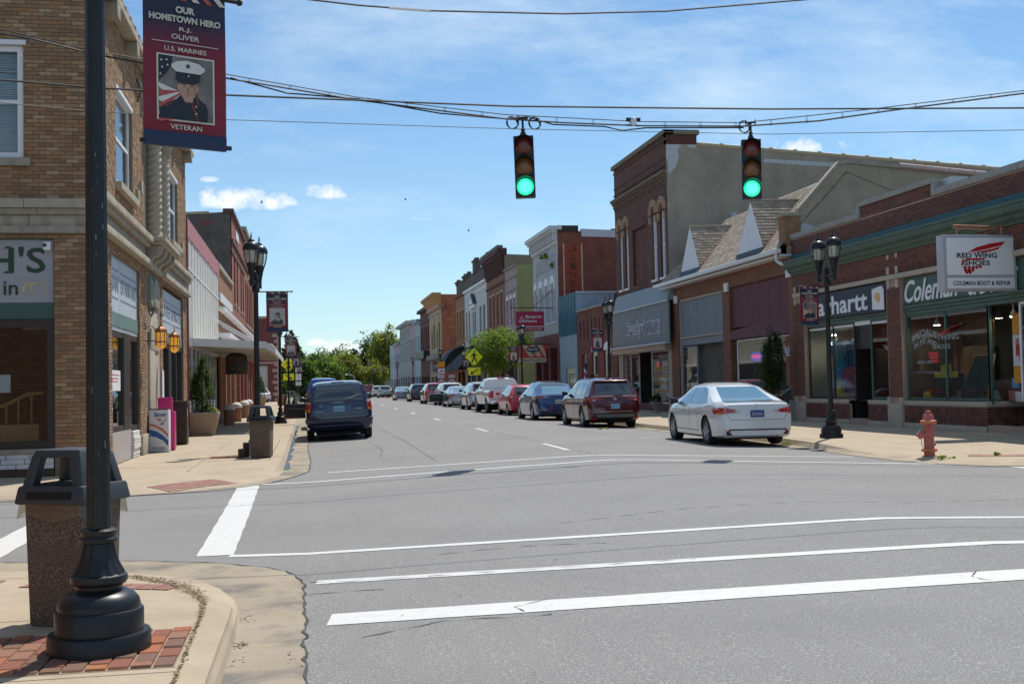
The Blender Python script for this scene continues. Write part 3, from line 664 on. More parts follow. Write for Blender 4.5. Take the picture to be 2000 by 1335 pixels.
# front ground floor: sign panel, green band, window
q = MB(TF); q.box(-9.5, -4.20, 3.06, 4.12, -.10, -.05); sg = q.obj('sign_panel', C_sign, LB)
q = MB(TF); q.box(-9.5, -4.185, 4.12, 4.165, -.15, -.03); q.box(-9.5, -4.185, 2.78, 3.06, -.15, -.06); q.obj('green_band', C_green, LB)
text("H'S", 'lettering', C_dkgreen, TF, -5.27, -4.33, 3.56, 4.00, -.045, sg, depth=.006, bold=.012)
for (u, z, w_) in ((-4.92, 3.57, .17), (-4.92, 3.985, .15), (-5.22, 3.57, .17)):   # serifs
    q = MB(TF); q.prism([(u-w_/2, z-.012), (u+w_/2, z-.012), (u+w_*.22, z+.02), (u-w_*.22, z+.02)], -.05, -.038); q.obj('lettering', C_dkgreen, sg)
text("in", 'lettering', C_dkgreen, TF, -5.0, -4.77, 3.19, 3.42, -.045, sg, depth=.006, bold=.01)
q = MB(TF); C_yel = mat('sign_cream_yellow', (.55, .52, .30), .6)
for i in range(5): a0 = i*.55+.6; q.tube([(-4.62+.09*math.cos(a)*(1-.1*i), 3.28+.085*math.sin(a), -.045) for a in [a0+k*.35 for k in range(7)]], .007, 5)
q.tube([(-4.44+.13*math.cos(a), 3.29+.105*math.sin(a), -.045) for a in [k*.4-1 for k in range(14)]], .012, 5)
for i in range(4): q.tube([(-4.72+.03*i, 3.22+.02*i, -.045), (-4.66+.035*i, 3.37-.005*i, -.045), (-4.58+.03*i, 3.40, -.045)], .008, 5)
q.obj('painted_emblem', C_yel, sg)
cam_box = thing('security_camera', 'small white security camera box on the pale green lettered sign corner', 'camera', (-4.29, 20.5, 4.0))
q = MB(TF); q.box(-4.35, -4.23, 3.94, 4.08, -.05, .05); q.obj('housing', C_white, cam_box, bevel=.015)
q = MB(); q.ball((-4.32, 20.40, 4.02), .03, 10, 6); q.obj('lens', C_black, cam_box, smooth=True)
wo_ = window(TF, LB, -9.5, -4.18, .60, 2.77, C_bronze, C_glass, d=-.03, fw=.13, mun=(2, 1), mw_=.06)
q = MB(TF); q.box(-9.5, -4.18, .52, .60, -.1, .05); q.obj('window_sill', C_limed, wo_)
# room behind the front window
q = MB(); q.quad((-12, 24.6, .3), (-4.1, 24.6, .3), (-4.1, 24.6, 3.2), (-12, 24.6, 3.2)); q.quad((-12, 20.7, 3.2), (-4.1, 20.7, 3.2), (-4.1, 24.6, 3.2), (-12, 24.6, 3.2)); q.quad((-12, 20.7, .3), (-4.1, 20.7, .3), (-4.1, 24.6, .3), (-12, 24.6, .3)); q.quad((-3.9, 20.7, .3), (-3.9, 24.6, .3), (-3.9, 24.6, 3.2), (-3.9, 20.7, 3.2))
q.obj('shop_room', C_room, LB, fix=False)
o = brick_mesh(Fr('F', 24.6), brick_rects(-6.4, -4.1, .6, 3.1, []), jit=.004).obj('inner_brick', C_bufb, LB, fix=False); o['kind'] = 'stuff'
bn_ = thing('wooden_bench', 'oak bench with curved spindle back behind the corner building window', 'bench', (-4.9, 21.2, .6))
q = MB(TF); q.prism([(-6.2, 1.0), (-4.55, 1.0), (-4.55, .62), (-6.2, .62)], -.9, -.5); q.obj('seat', C_wood, bn_)
q = MB(TF); pts = [(-5.9, 1.22), (-5.2, 1.32), (-5.0, 1.42), (-4.8, 1.52), (-4.55, 1.53)]; q.tube([(x, z, -.85) for x, z in pts], .035, 8); q.obj('top_rail', C_wood, bn_, smooth=True)
for x, z in ((-5.6, 1.26), (-5.38, 1.28), (-5.16, 1.33), (-4.96, 1.44), (-4.74, 1.52)): q = MB(TF); q.tube([(x, .98, -.85), (x, z, -.85)], .02, 6); q.obj('spindle', C_wood, bn_)
q = MB(TF); q.box(-5.12, -4.92, 1.55, 1.85, -.14, -.136); tag(q.obj('paper_notice', mat('paper', (.75, .75, .76), .8)), 'blank white paper notice taped inside the corner front window', 'notice')
q = MB(TF); q.box(-5.15, -4.93, .95, 1.0+.1, -.2, -.15); 
# foundation of white split stone, block by block
C_wst = mat('white_stone', (.62, .62, .63), .8, noise=(5, .08), bump=(20, .8, .01))
zr_ = [(.27, .345), (.35, .43), (.435, .515)]
q = MB(TF); q.box(-9.5, -4.19, .13, .52, -.12, .0); q.obj('footing', C_limed, LB)
for r, (z0, z1) in enumerate(zr_):
    u = -4.2
    while u > -6.6:
        w_ = random.choice([.22, .3, .38, .46]); q = MB(TF); q.box(u-w_+.006, u-.006, z0, z1, -.02, .03+random.random()*.01); q.obj('stone', C_wst, LB, bevel=.006); u -= w_
q = MB(TF); q.box(-6.6, -4.2, .14, .262, -.02, .035); q.obj('plinth', mat('brown_plinth', (.07, .035, .025), .7), LB)

# side ground floor : bay 1 and bay 2
C_ls = mat('sign_bluewhite', (.50, .54, .58), .5, noise=(1.5, .08), streak=(6, (.40, .44, .49), .55, .5))
C_lst = mat('sign_grey_letter', (.22, .28, .35), .6)
for (u0, u1, split, words, nm) in ((22.6, 26.25, 23.85, ("MAN", "OF MAIN AND"), 'a'), (30.35, 35.2, 32.6, ("PLATES", "SPIRITS"), 'b')):
    q = MB(TL); q.box(u0, split-.01, 3.08, 4.17, -.12, -.05); s1 = q.obj('sign_panel', C_ls, LB)
    q = MB(TL); q.box(split+.01, u1, 3.08, 4.17, -.12, -.05); s2 = q.obj('sign_panel', C_ls, LB)
    for s, a, c, t in ((s1, u0+.1, split-.15, words[0]), (s2, split+.15, u1-.15, words[1])):
        text(t, 'lettering', C_lst, TL, a, c, 3.48, 3.78, -.045, s, depth=.004)
        q = MB(TL); q.box(a, c, 3.88, 3.91, -.05, -.044); q.box(a, c, 3.34, 3.37, -.05, -.044); q.obj('sign_rule', C_lst, s)
    q = MB(TL); q.box(u0, u1, 2.80, 3.07, -.2, -.03); q.obj('green_band', mat('pale_green_trim', (.16, .24, .22), .5, noise=(4, .15)), LB)
# bay 1 recessed entry
q = MB(TL); q.box(22.6, 26.25, 2.72, 2.79, -1.6, -.05); q.obj('entry_soffit', C_white, LB)
q = MB(TL); q.box(22.6, 25.3, .76, 2.72, -.26, -.20, 0)
q = MB(TL)
for (a, c) in ((22.6, 22.7), (24.25, 25.05), (26.13, 26.25)): q.box(a, c, .76, 2.72, -.14, -.03)
q.box(22.7, 24.25, 2.6, 2.72, -.14, -.04); q.box(25.05, 26.13, 2.6, 2.72, -.14, -.04); q.box(22.7, 24.25, .76, .86, -.14, -.04); q.box(25.05, 26.13, .72, .82, -.14, -.04)
fo = q.obj('shopfront_frame', C_bronze, LB)
q = MB(TL); q.box(22.7, 24.25, .86, 2.6, -.1, -.09); q.obj('pane', C_glass, fo); q = MB(TL); q.box(25.05, 26.13, .82, 2.6, -.1, -.09); q.obj('pane', C_glass, fo)
q = MB(TL); q.box(22.8, 24.1, 1.55, 1.95, -.085, -.08); nt_ = q.obj('window_notice', mat('paper', (.75, .75, .76), .8), fo)
for i, z in enumerate((1.87, 1.80, 1.74)): q = MB(TL); q.box(22.95+.05*i, 23.95-.08*i, z-.018, z, -.08, -.077); q.obj('notice_line', mat('notice_red', (.5, .12, .14), .7), nt_)
q = MB(TL); q.box(22.6, 25.05, .14, .75, -.2, -.02); q.obj('kick_panel', mat('grey_panel', (.42, .38, .36), .6, noise=(3, .1)), LB)
for i in range(9):
    q = MB(TL); q.box(25.15, 26.1, .15+i*.062, .15+i*.062+.055, -.15, -.01+random.uniform(0, .05)); q.obj('stone', mat('white_ledge_stone', (.70, .68, .64), .8, noise=(12, .12), bump=(40, .8, .01)), LB)
q = MB(); q.box(-6.5, -3.86, 22.5, 26.3, .2, .3); q.quad((-6.5, 22.4, .2), (-6.5, 26.3, .2), (-6.5, 26.3, 2.8), (-6.5, 22.4, 2.8)); q.quad((-6.5, 26.28, .2), (-3.85, 26.28, .2), (-3.85, 26.28, 2.8), (-6.5, 26.28, 2.8)); q.obj('entry_room', C_room, LB, fix=False)
# bay 2 doors
q = MB(TL)
for (a, c) in ((30.35, 30.6), (31.9, 32.5), (33.6, 33.75), (35.05, 35.2)): q.box(a, c, .2, 2.8, -.16, -.03)
q.box(30.35, 35.2, 2.66, 2.8, -.16, -.03); q.box(33.75, 35.05, .2, .5, -.16, -.03)
fo = q.obj('shopfront_frame', C_bronze, LB)
for (a, c) in ((30.6, 31.9), (32.5, 33.6), (33.75, 35.05)): q = MB(TL); q.box(a, c, .2, 2.66, -.12, -.11); q.obj('pane', C_gdark if a > 32 else C_glass, fo)
q = MB(); q.quad((-6.5, 30.3, .2), (-6.5, 35.3, .2), (-6.5, 35.3, 2.9), (-6.5, 30.3, 2.9)); q.quad((-6.5, 35.28, .2), (-3.85, 35.28, .2), (-3.85, 35.28, 2.9), (-6.5, 35.28, 2.9)); q.obj('entry_room', C_roomw, LB, fix=False)
# stone doorway surround with shield between the bays
q = MB(TL); q.box(27.62, 28.5, .15, 2.5, -.2, .04); q.box(28.5, 29.55, .15, 2.5, -.2, .015); q.obj('stone_jamb', C_lime, LB, bevel=.01)
q = MB(TL); q.prism([(27.75, 2.5), (29.45, 2.5), (29.3, 3.0), (28.6, 3.55), (27.9, 3.0)], -.02, .05); q.obj('pointed_arch', C_lime, LB, bevel=.01)
q = MB(TL); q.prism([(28.0+.6*(1+math.cos(a)), 3.85+.35*math.sin(a)) for a in [k*math.pi/10 for k in range(20)]], 0, .09); q.obj('shield', C_limed, LB, bevel=.01)
q = MB(TL); q.prism([(27.7, 3.6), (28.1, 3.5), (28.1, 4.1), (27.7, 4.2)], 0, .07); q.obj('shield_half', mat('verdigris', (.20, .30, .24), .8), LB)
for u in (27.2, 29.3): q = MB(TL); q.tube([(u+.2*math.cos(a), 3.4+.12*math.sin(a), .1) for a in [2.6+k*.45 for k in range(10)]], .014, 6); q.obj('iron_scroll', C_black, LB)
for (a, c) in ((26.25, 27.35), ): q = MB(TL); q.box(a, c, .14, .58, -.02, .06); q.obj('pier_base', C_lime, LB, bevel=.01)
q = MB(TL); q.box(35.2, 36.3, .14, .4, -.02, .05); q.obj('pier_base', C_limed, LB, bevel=.01)
# window film sheet by the second door
q = MB(TL); q.box(29.9, 30.25, .9, 2.05, .02, .04); q.obj('notice_strip', C_white, LB)
# lanterns
C_amber = mat('amber_glass', (.75, .38, .05), .3, emit=((1, .48, .06), .25)); C_ambhot = mat('lamp_flame', (1, .6, .1), .3, emit=((1, .55, .08), 2.2)); C_copper = mat('copper', (.30, .13, .06), .5, metal=.6)
def lantern(u, lab):
    t = thing('wall_lantern', lab, 'lantern', (-3.25, u, 2.55), group='amber lanterns on the corner building')
    q = MB(); q.lathe([(.02, 2.47), (.07, 2.50), (.115, 2.56), (.12, 2.64), (.12, 2.84), (.115, 2.86)], (-3.22, u), 8); q.obj('glass', C_amber, t)
    q = MB(); q.lathe([(.13, 2.85), (.14, 2.89), (.115, 2.93), (.05, 2.97), (.03, 3.0)], (-3.22, u), 8)
    q.tube([(-3.22, u, 3.0), (-3.22, u, 3.07)], .012, 6); q.ball((-3.22, u, 3.08), .02)
    for k in range(8): a = 2*math.pi*k/8; q.tube([(-3.22+.122*math.cos(a), u+.122*math.sin(a), 2.55), (-3.22+.122*math.cos(a), u+.122*math.sin(a), 2.86)], .009, 4)
    q.lathe([(.123, 2.62), (.127, 2.635), (.123, 2.65)], (-3.22, u), 8); q.obj('cage', C_copper, t)
    q = MB(); q.box(-3.275, -3.17, u-.05, u+.05, 2.68, 2.80); q.obj('flame', C_ambhot, t)
    q = MB(); q.tube([(-3.6, u, 2.66), (-3.34, u, 2.66)], .012, 6); q.tube([(-3.6, u, 2.9), (-3.45, u, 3.0), (-3.3, u, 2.9)], .010, 6); q.obj('bracket', C_black, t)
lantern(26.85, 'amber caged wall lantern nearer the street corner, beside the stone doorway'); lantern(29.5, 'amber caged wall lantern farther along, just before the second shop entrance')

# ============================================================ LEFT: panel front store with canopy
TL2 = Fr('L', -3.62)
PS = thing('panel_front_store', 'single storey store with weathered white metal panels, pink top band and flat canopy', 'building', (-3.62, 36.9, .13))
C_panel = mat('weathered_panel', (.52, .50, .45), .6, noise=(1.5, .06), wear=(2.5, (.36, .34, .30), .62, .5), streak=(5, (.38, .36, .31), .55, .4))
C_pink = mat('pink_band', (.42, .17, .18), .7, noise=(3, .15), wear=(4, (.5, .32, .32), .6, .5))
C_maroon = mat('maroon_trim', (.20, .035, .05), .5)
q = MB(TL2); q.box(36.4, 49.4, 3.0, 6.85, -8, -.02); q.box(36.4, 49.4, .13, 3.0, -8, -2.6); q.obj('wall', C_room, PS)
for i in range(25):
    u = 36.55+i*.51; q = MB(TL2); q.box(u, u+.50, 5.35, 6.3, -.02, .02+.012*(i % 2)); q.obj('metal_panel', C_panel, PS)
    q = MB(TL2); q.box(u, u+.50, 3.2, 5.33, -.02, .015+.012*(i % 2)); q.obj('metal_panel', C_panel, PS)
q = MB(TL2); q.box(36.5, 49.4, 5.325, 5.36, .0, .05); q.obj('panel_joint_trim', C_white, PS)
for i in range(13): q = MB(TL2); q.box(36.5+i, 37.49+i, 6.28+.02*math.sin(i*3), 6.86, -.02, .06); q.obj('fascia_board', C_pink, PS)
q = MB(TL2); q.box(36.38, 36.52, .13, 6.9, -.1, .07); q.obj('corner_trim', C_maroon, PS)
q = MB(TL2)  # shop window under the canopy
for i in range(9): u = 37.0+i*1.4; q.box(u-.04, u+.04, .75, 3.0, -.06, 0)
q.box(36.6, 49.3, .55, .75, -.1, .02); q.box(36.6, 49.3, 2.92, 3.2, -.1, .02); fo = q.obj('shopfront_frame', mat('aluminium', (.55, .55, .55), .35, metal=.7), PS)
q = MB(TL2); q.box(36.6, 49.3, .75, 2.95, -.04, -.03); q.obj('pane', C_glass, fo)
q = MB(TL2); q.box(36.6, 49.3, .13, .55, -.1, .0); q.obj('stall_riser', C_limed, PS)
# canopy
C_can = mat('canopy_white', (.70, .70, .69), .5, noise=(2, .06)); C_canu = mat('canopy_underside', (.55, .50, .42), .7)
q = MB(); q.hexa([(-3.6, 38.3, 3.0), (-1.1, 38.3, 2.78), (-1.1, 51.5, 2.78), (-3.6, 51.5, 3.0)], [(-3.6, 38.3, 3.03), (-1.1, 38.3, 2.81), (-1.1, 51.5, 2.81), (-3.6, 51.5, 3.03)], 1)
for y0 in (38.2, 51.5): q.hexa([(-3.6, y0, 2.97), (-1.3, y0, 2.84), (-1.3, y0+.06, 2.84), (-3.6, y0+.06, 2.97)], [(-3.6, y0, 3.22), (-1.3, y0, 3.08), (-1.3, y0+.06, 3.08), (-3.6, y0+.06, 3.22)]); q.hexa([(-1.3, y0, 2.84), (-1.02, y0, 2.70), (-1.02, y0+.06, 2.70), (-1.3, y0+.06, 2.84)], [(-1.3, y0, 3.08), (-1.02, y0, 2.86), (-1.02, y0+.06, 2.86), (-1.3, y0+.06, 3.08)])
q.hexa([(-1.04, 38.26, 2.70), (-1.0, 38.26, 2.70), (-1.0, 51.5, 2.70), (-1.04, 51.5, 2.70)], [(-1.04, 38.26, 2.90), (-1.0, 38.26, 2.88), (-1.0, 51.5, 2.88), (-1.04, 51.5, 2.90)]); q.hexa([(-3.6, 38.26, 3.16), (-1.1, 38.26, 2.98), (-1.1, 51.5, 2.98), (-3.6, 51.5, 3.16)], [(-3.6, 38.26, 3.19), (-1.1, 38.26, 3.01), (-1.1, 51.5, 3.01), (-3.6, 51.5, 3.19)])
q.obj('canopy', [C_can, C_canu], PS)
for i in range(10): q = MB(); y = 39.6+i*1.2; q.hexa([(-3.5, y, 2.95), (-1.2, y, 2.74), (-1.2, y+.06, 2.74), (-3.5, y+.06, 2.95)], [(-3.5, y, 3.0), (-1.2, y, 2.79), (-1.2, y+.06, 2.79), (-3.5, y+.06, 3.0)]); q.obj('canopy_rib', C_canu, PS)
for y in (41, 46, 51): q = MB(); q.tube([(-1.4, y, 3.0), (-3.6, y, 4.3)], .015, 6); q.obj('canopy_stay', C_white, PS)
HS = thing('hanging_shop_sign', 'black hanging shop sign with gold lettering under the white canopy', 'sign', (-2.4, 43, 2.9))
q = MB(); T3 = Fr('F', 43.0); q.T = T3
pts = [(-2.62, 2.1), (-1.86, 2.1), (-1.86, 2.75), (-2.0, 2.85), (-2.24, 2.93), (-2.48, 2.85), (-2.62, 2.75)]; q.prism([(x-.28, z) for x, z in pts], -.04, .04); q.obj('board', C_black, HS, bevel=.01)
C_gold = mat('gold_letter', (.20, .12, .03), .5); C_rletter = mat('red_letter', (.22, .03, .02), .6)
text('CAFE', 'lettering', C_rletter, T3, -2.78, -2.26, 2.42, 2.62, .042, HS); text('main street', 'lettering', C_gold, T3, -2.80, -2.24, 2.66, 2.74, .042, HS); text('OPEN DAILY', 'lettering', C_gold, T3, -2.76, -2.28, 2.26, 2.33, .042, HS)
q = MB(); q.tube([(-2.72, 43, 2.8), (-2.72, 43, 3.05)], .01); q.tube([(-2.32, 43, 2.8), (-2.32, 43, 3.05)], .01); q.obj('chain', C_black, HS)

# ============================================================ LEFT: brown brick store
def brickmat(name, c1, c2, mo, mode, **k): return mat(name, rough=.9, brick=(c1, c2, mo, mode, .213, .0677), **k)
B_or = brickmat('orange_brown_brick', (.25, .10, .045), (.32, .15, .07), (.30, .22, .15), 'x', noise=(1.5, .12))
B_red = brickmat('red_facade_brick', (.26, .07, .045), (.32, .10, .06), (.30, .18, .13), 'x', noise=(1.2, .1))
BS = thing('brown_brick_store', 'low brown brick store with white sign band and pilasters beyond the panel front store', 'building', (-3.62, 49.5, .13))
hs = [(50.0, 52.3, .3, 3.6), (52.8, 55.2, .3, 3.6), (55.8, 58.4, .3, 3.6)]
q = wall(TL2, 49.42, 58.9, .13, 6.75, hs, rev=.3); q.box(49.42, 58.9, .13, 6.7, -9, -.31); q.obj('wall', B_or, BS, fix=False)
q = MB(TL2); q.box(49.42, 58.9, 6.7, 6.86, -.2, .09); q.obj('coping', C_lime, BS)
q = MB(TL2); q.box(50.2, 58.2, 5.35, 5.7, 0, .06); q.obj('sign_band', C_can, BS)
q = MB(TL2); q.hexa([(49.4, 4.9, 0), (82, 4.9, 0), (82, 4.9, .28), (49.4, 4.9, .28)], [(49.4, 5.02, 0), (82, 5.02, 0), (82, 5.02, .28), (49.4, 5.02, .28)]); q.box(49.4, 82, 3.75, 3.93, 0, .5); q.obj('ledge', C_can, BS)
for (a, c, e, f) in hs: window(TL2, BS, a, c, e, f, C_bronze, C_gdark, d=-.15, fw=.08, mun=(2, 1))
for (u) in (49.7, 52.55, 55.5, 58.6): q = MB(TL2); q.box(u-.2, u+.2, .35, 3.7, 0, .1); q.obj('pilaster', B_or, BS); q = MB(TL2); q.box(u-.22, u+.22, .13, .48, 0, .18); q.obj('pier_base', C_lime, BS, bevel=.01)
# ============================================================ LEFT: tall dark sided red building
TB = thing('tall_red_brick_building', 'tall red brick building with dark stained blind side wall over the lower stores', 'building', (-3.6, 58.9, .13))
C_dkst = mat('dark_stained_stucco', (.11, .10, .095), .9, noise=(1.5, .25), wear=(.8, (.06, .055, .05), .5, .7), bump=(30, .5, .01), brick=None)
hh = [(60.6, 61.7, 6.0, 8.6), (62.9, 64.0, 6.0, 8.6), (66.5, 67.6, 6.0, 8.6), (68.6, 69.7, 6.0, 8.6)]
gh = [(59.6, 62.4, .3, 3.4), (63.2, 66.0, .3, 3.4), (66.8, 70.0, .3, 3.4)]
q = wall(TL2, 58.92, 70.6, .13, 10.5, hh+gh, rev=.3, m=0); q.box(58.95, 70.6, .13, 10.3, -16, -.31, 0); q.obj('wall', B_red, TB, fix=False)
q = MB(Fr('F', 58.9)); q.poly([(-3.66, .13, .02), (-3.66, 10.45, .02), (-9, 10.15, .02), (-19, 9.7, .02), (-19, .13, .02)]); q.obj('side_wall', C_dkst, TB, fix=False)
q = MB(Fr('F', 58.9)); q.hexa([(-19, 9.7, -.25), (-4.7, 10.35, -.25), (-4.7, 10.35, .06), (-19, 9.7, .06)], [(-19, 9.82, -.25), (-4.7, 10.47, -.25), (-4.7, 10.47, .06), (-19, 9.82, .06)]); q.obj('side_coping', C_lime, TB)
C_expb = mat('exposed_brick', (.22, .07, .06), .9, noise=(20, .3))
q = MB(Fr('F', 58.9))
for (x, z, a, h_) in ((-4.95, 9.9, .55, .05), (-4.85, 9.82, .45, .06), (-5.0, 9.75, .3, .05), (-4.8, 9.97, .3, .04)): q.box(x-a/2, x+a/2, z, z+h_, .02, .035)
q.obj('exposed_brick_patch', C_expb, TB)
q = MB(TL2); q.box(58.8, 70.7, 10.4, 10.6, -.4, .12); q.obj('coping', mat('dark_coping', (.10, .05, .045), .8), TB)
q = MB(TL2); q.box(58.9, 82, 8.95, 9.1, 0, .08); q.box(58.9, 70.6, 8.4, 8.5, 0, .04); q.obj('string_course', mat('dark_coping', (.10, .05, .045), .8), TB)
q = MB(TL2); q.box(62.0, 64.5, 9.5, 9.95, 0, .05); q.obj('name_stone', C_can, TB)
for h in hh: window(TL2, TB, *h, C_bronze, C_gdark, d=-.15, fw=.08, mun=(1, 2), sill=C_lime)
for h in gh: window(TL2, TB, *h, C_bronze, C_gdark, d=-.2, fw=.09, mun=(2, 1))
for u in (59.2, 62.8, 66.4, 70.3): q = MB(TL2); q.box(u-.22, u+.22, .5, 3.7, 0, .12); q.obj('pilaster', B_red, TB); q = MB(TL2); q.box(u-.25, u+.25, .13, .55, 0, .2); q.obj('pier_base', C_lime, TB, bevel=.01)
# next red building
T5 = thing('red_brick_building', 'red brick two storey building with cream sign stones at the far left corner', 'building', (-3.6, 70.7, .13))
hh = [(u, u+1.2, 5.6, 8.2) for u in (71.6, 73.6, 75.6, 77.6, 79.6)]; gh = [(u, u+3, .4, 3.4) for u in (71.5, 75.2, 78.9)]
q = wall(TL2, 70.62, 82.6, .2, 11.2, hh+gh, rev=.3); q.box(70.62, 82.6, .2, 11.0, -16, -.31); q.obj('wall', B_red, T5, fix=False)
q = MB(TL2); q.box(70.6, 82.7, 11.1, 11.35, -.4, .15); q.obj('coping', C_limed, T5)
for (a, c, z0, z1) in ((71.6, 74.2, 10.0, 10.7), (75, 81, 8.6, 9.3)): q = MB(TL2); q.box(a, c, z0, z1, 0, .05); q.obj('name_stone', mat('cream_stone', (.55, .42, .28), .8), T5)
for h in hh: window(TL2, T5, *h, C_bronze, C_gdark, d=-.15, fw=.08, mun=(1, 2), sill=C_lime)
for h in gh: window(TL2, T5, *h, C_bronze, C_gdark, d=-.2, fw=.09, mun=(2, 1))
# red building across the lot, faces the camera
RB = thing('red_garage_building', 'dark red painted building with white quoins and pale roll up door at the far left', 'building', (-4.5, 125, .2))
TR = Fr('F', 125)
C_rp = mat('red_paint_brick', (.16, .05, .045), .8, noise=(1.5, .15)); C_quoin = mat('quoin', (.42, .30, .26), .8)
q = wall(TR, -16, -3.1, .2, 9.2, [(-6.9, -4.1, .3, 4.1), (-5.55, -4.45, 5.0, 6.1)], rev=.3); q.box(-16, -3.1, .2, 9.1, -20, -.31); q.obj('wall', C_rp, RB, fix=False)
q = MB(TR); q.box(-6.9, -4.1, .3, 4.1, -.3, -.2); gd = q.obj('garage_door', mat('garage_white', (.52, .52, .52), .6), RB)
for i in range(7): q = MB(TR); q.box(-6.9, -4.1, .35+i*.53, .35+i*.53+.49, -.2, -.17); q.obj('door_slat', mat('garage_white', (.52, .52, .52), .6), gd)
window(TR, RB, -5.55, -4.45, 5.0, 6.1, C_white, mat('blue_pane', (.08, .16, .28), .15), d=-.1, fw=.08)
q = MB(TR); q.box(-16, -3.05, 4.3, 4.5, 0, .08); q.box(-16, -3.02, 9.1, 9.35, -.3, .15); q.obj('string_course', C_quoin, RB)
for i in range(14): q = MB(TR); q.box(-3.1-(.5 if i % 2 else .32), -3.08, .3+i*.62, .3+i*.62+.34, -.02, .05); q.obj('quoin', C_quoin, RB)
# urn topped brick bollards along the left walk
for i, (y, lab) in enumerate([(46.8, 'brick bollard with white domed cap, nearest of the left walk row'), (51.8, 'brick bollard with white domed cap, second along the left walk'), (58.2, 'brick bollard with white domed cap, third along the left walk'), (62.3, 'brick bollard with white domed cap, farthest of the left walk row')]):
    t = thing('brick_bollard', lab, 'bollard', (-3.0, y, .13), group='brick bollards along the left shopfronts')
    q = MB(); q.lathe([(.2, .13+rise(y)), (.21, .2+rise(y)), (.2, .75+rise(y))], (-3.05, y), 12); q.obj('drum', mat('bollard_brick', (.28, .14, .09), .9, noise=(30, .3)), t, smooth=True)
    q = MB(); q.lathe([(.23, .75+rise(y)), (.24, .82+rise(y)), (.2, .9+rise(y)), (.12, .97+rise(y)), (.02, .99+rise(y))], (-3.05, y), 12); q.obj('cap', mat('cap_white', (.66, .62, .55), .8), t, smooth=True)
# ============================================================ RIGHT: boot store (red brick, green trim)
TA = Fr('R', 16.0)
SA = thing('boot_store', 'single storey dark red brick corner store with green cornice and big shop windows', 'building', (16, 23, .13))
C_cop = mat('stone_coping', (.30, .29, .27), .85, noise=(4, .15), wear=(3, (.17, .165, .155), .55, .6))
C_teal = mat('teal_band', (.02, .10, .12), .6, noise=(3, .15), wear=(5, (.05, .16, .17), .6, .5))
C_cgreen = mat('cornice_green', (.065, .115, .09), .6, noise=(4, .15), streak=(9, (.10, .155, .12), .5, .5))
C_band = mat('pale_stone', (.42, .37, .30), .85, noise=(5, .12), wear=(4, (.30, .26, .21), .55, .4))
holesA = [(23.4, 29.06, .3, 4.20), (29.86, 35.3, .3, 4.22)]
q = wall(TA, 17.5, 36.1, .13, 6.15, holesA, rev=.25)
q.quad((27.25, 6.15, 0), (31.25, 6.15, 0), (31.25, 6.5, 0), (27.25, 6.5, 0)); q.obj('wall', C_mortr, SA, fix=False)
q = MB(); q.box(16.05, 34, 17.5, 36.05, 6.0, 6.1); q.box(33.9, 34, 17.5, 36.05, .1, 6.0); q.box(16.26, 34, 36.0, 36.05, .1, 6.1); q.box(16.26, 34, 17.5, 17.55, .1, 6.1); q.obj('roof', C_tar2, SA)
mainr = brick_rects(17.5, 36.1, 4.55, 6.14, [(17.4, 36.2, 4.93, 5.62)], mo=.011)+brick_rects(27.3, 31.2, 6.15, 6.48, [], mo=.011)
piers = brick_rects(29.1, 29.82, .95, 4.2, [(29.2, 29.7, 3.97, 4.25)], mo=.011)+brick_rects(35.34, 36.08, .95, 4.2, [(35.4, 36, 4.0, 4.25)], mo=.011)
rr_ = sorted(mainr+piers, key=lambda r: abs(r[0]-24.6))
brick_parts(TA, rr_[:300], C_redbk, SA, jit=.002)
o = brick_mesh(TA, rr_[300:], jit=.0025).obj('brick', C_redbk, SA, fix=False); o['kind'] = 'stuff'
# soldier courses
for (a, c, z0, z1) in ((17.5, 29.05, 4.47, 4.68), (29.9, 36.05, 4.47, 4.68)):
    pass
sold = [(a, a+.057, z0, z0+.2) for (u0, u1, z0) in ((17.5, 36.08, 4.34),) for a in np.arange(u0, u1, .0677)]
o = brick_mesh(TA, sold, d=.0).obj('soldier_brick', C_redbk, SA, fix=False); o['kind'] = 'stuff'
def blocksR(T, par, u0, u1, z0, z1, d1, L_, m=C_band, name='stone_block', d0=-.02, bev=.008):
    blocks(T, par, u0, u1, z0, z1, d1, max(1, int(round((u1-u0)/L_))), m, name, d0, bev)
blocksR(TA, SA, 17.5, 27.25, 6.15, 6.32, .07, 1.2, C_cop, 'coping'); blocksR(TA, SA, 31.25, 36.1, 6.15, 6.32, .07, 1.2, C_cop, 'coping'); blocksR(TA, SA, 27.2, 31.3, 6.48, 6.62, .07, 1.0, C_cop, 'coping')
for (u, z0, z1) in ((27.12, 6.15, 6.55), (31.22, 6.15, 6.5), (31.45, 6.2, 6.42)): q = MB(TA); q.box(u, u+.16, z0, z1, -.25, .05); q.obj('scroll_block', C_cop, SA, bevel=.02)
q = MB(TA); q.box(26.6, 27.1, 6.32, 6.55, -.6, -.15); q.obj('roof_vent', mat('galv', (.5, .5, .48), .4, metal=.6), SA)
q = MB(TA); q.box(17.5, 36.08, 5.40, 5.62, -.02, .03); q.obj('teal_band', C_teal, SA)
q = MB(TA)   # moulded green cornice
prof = [(0, 4.93), (.05, 4.93), (.07, 4.98), (.16, 5.05), (.19, 5.12), (.30, 5.18), (.34, 5.25), (.34, 5.31), (.38, 5.34), (.38, 5.40), (0, 5.41)]
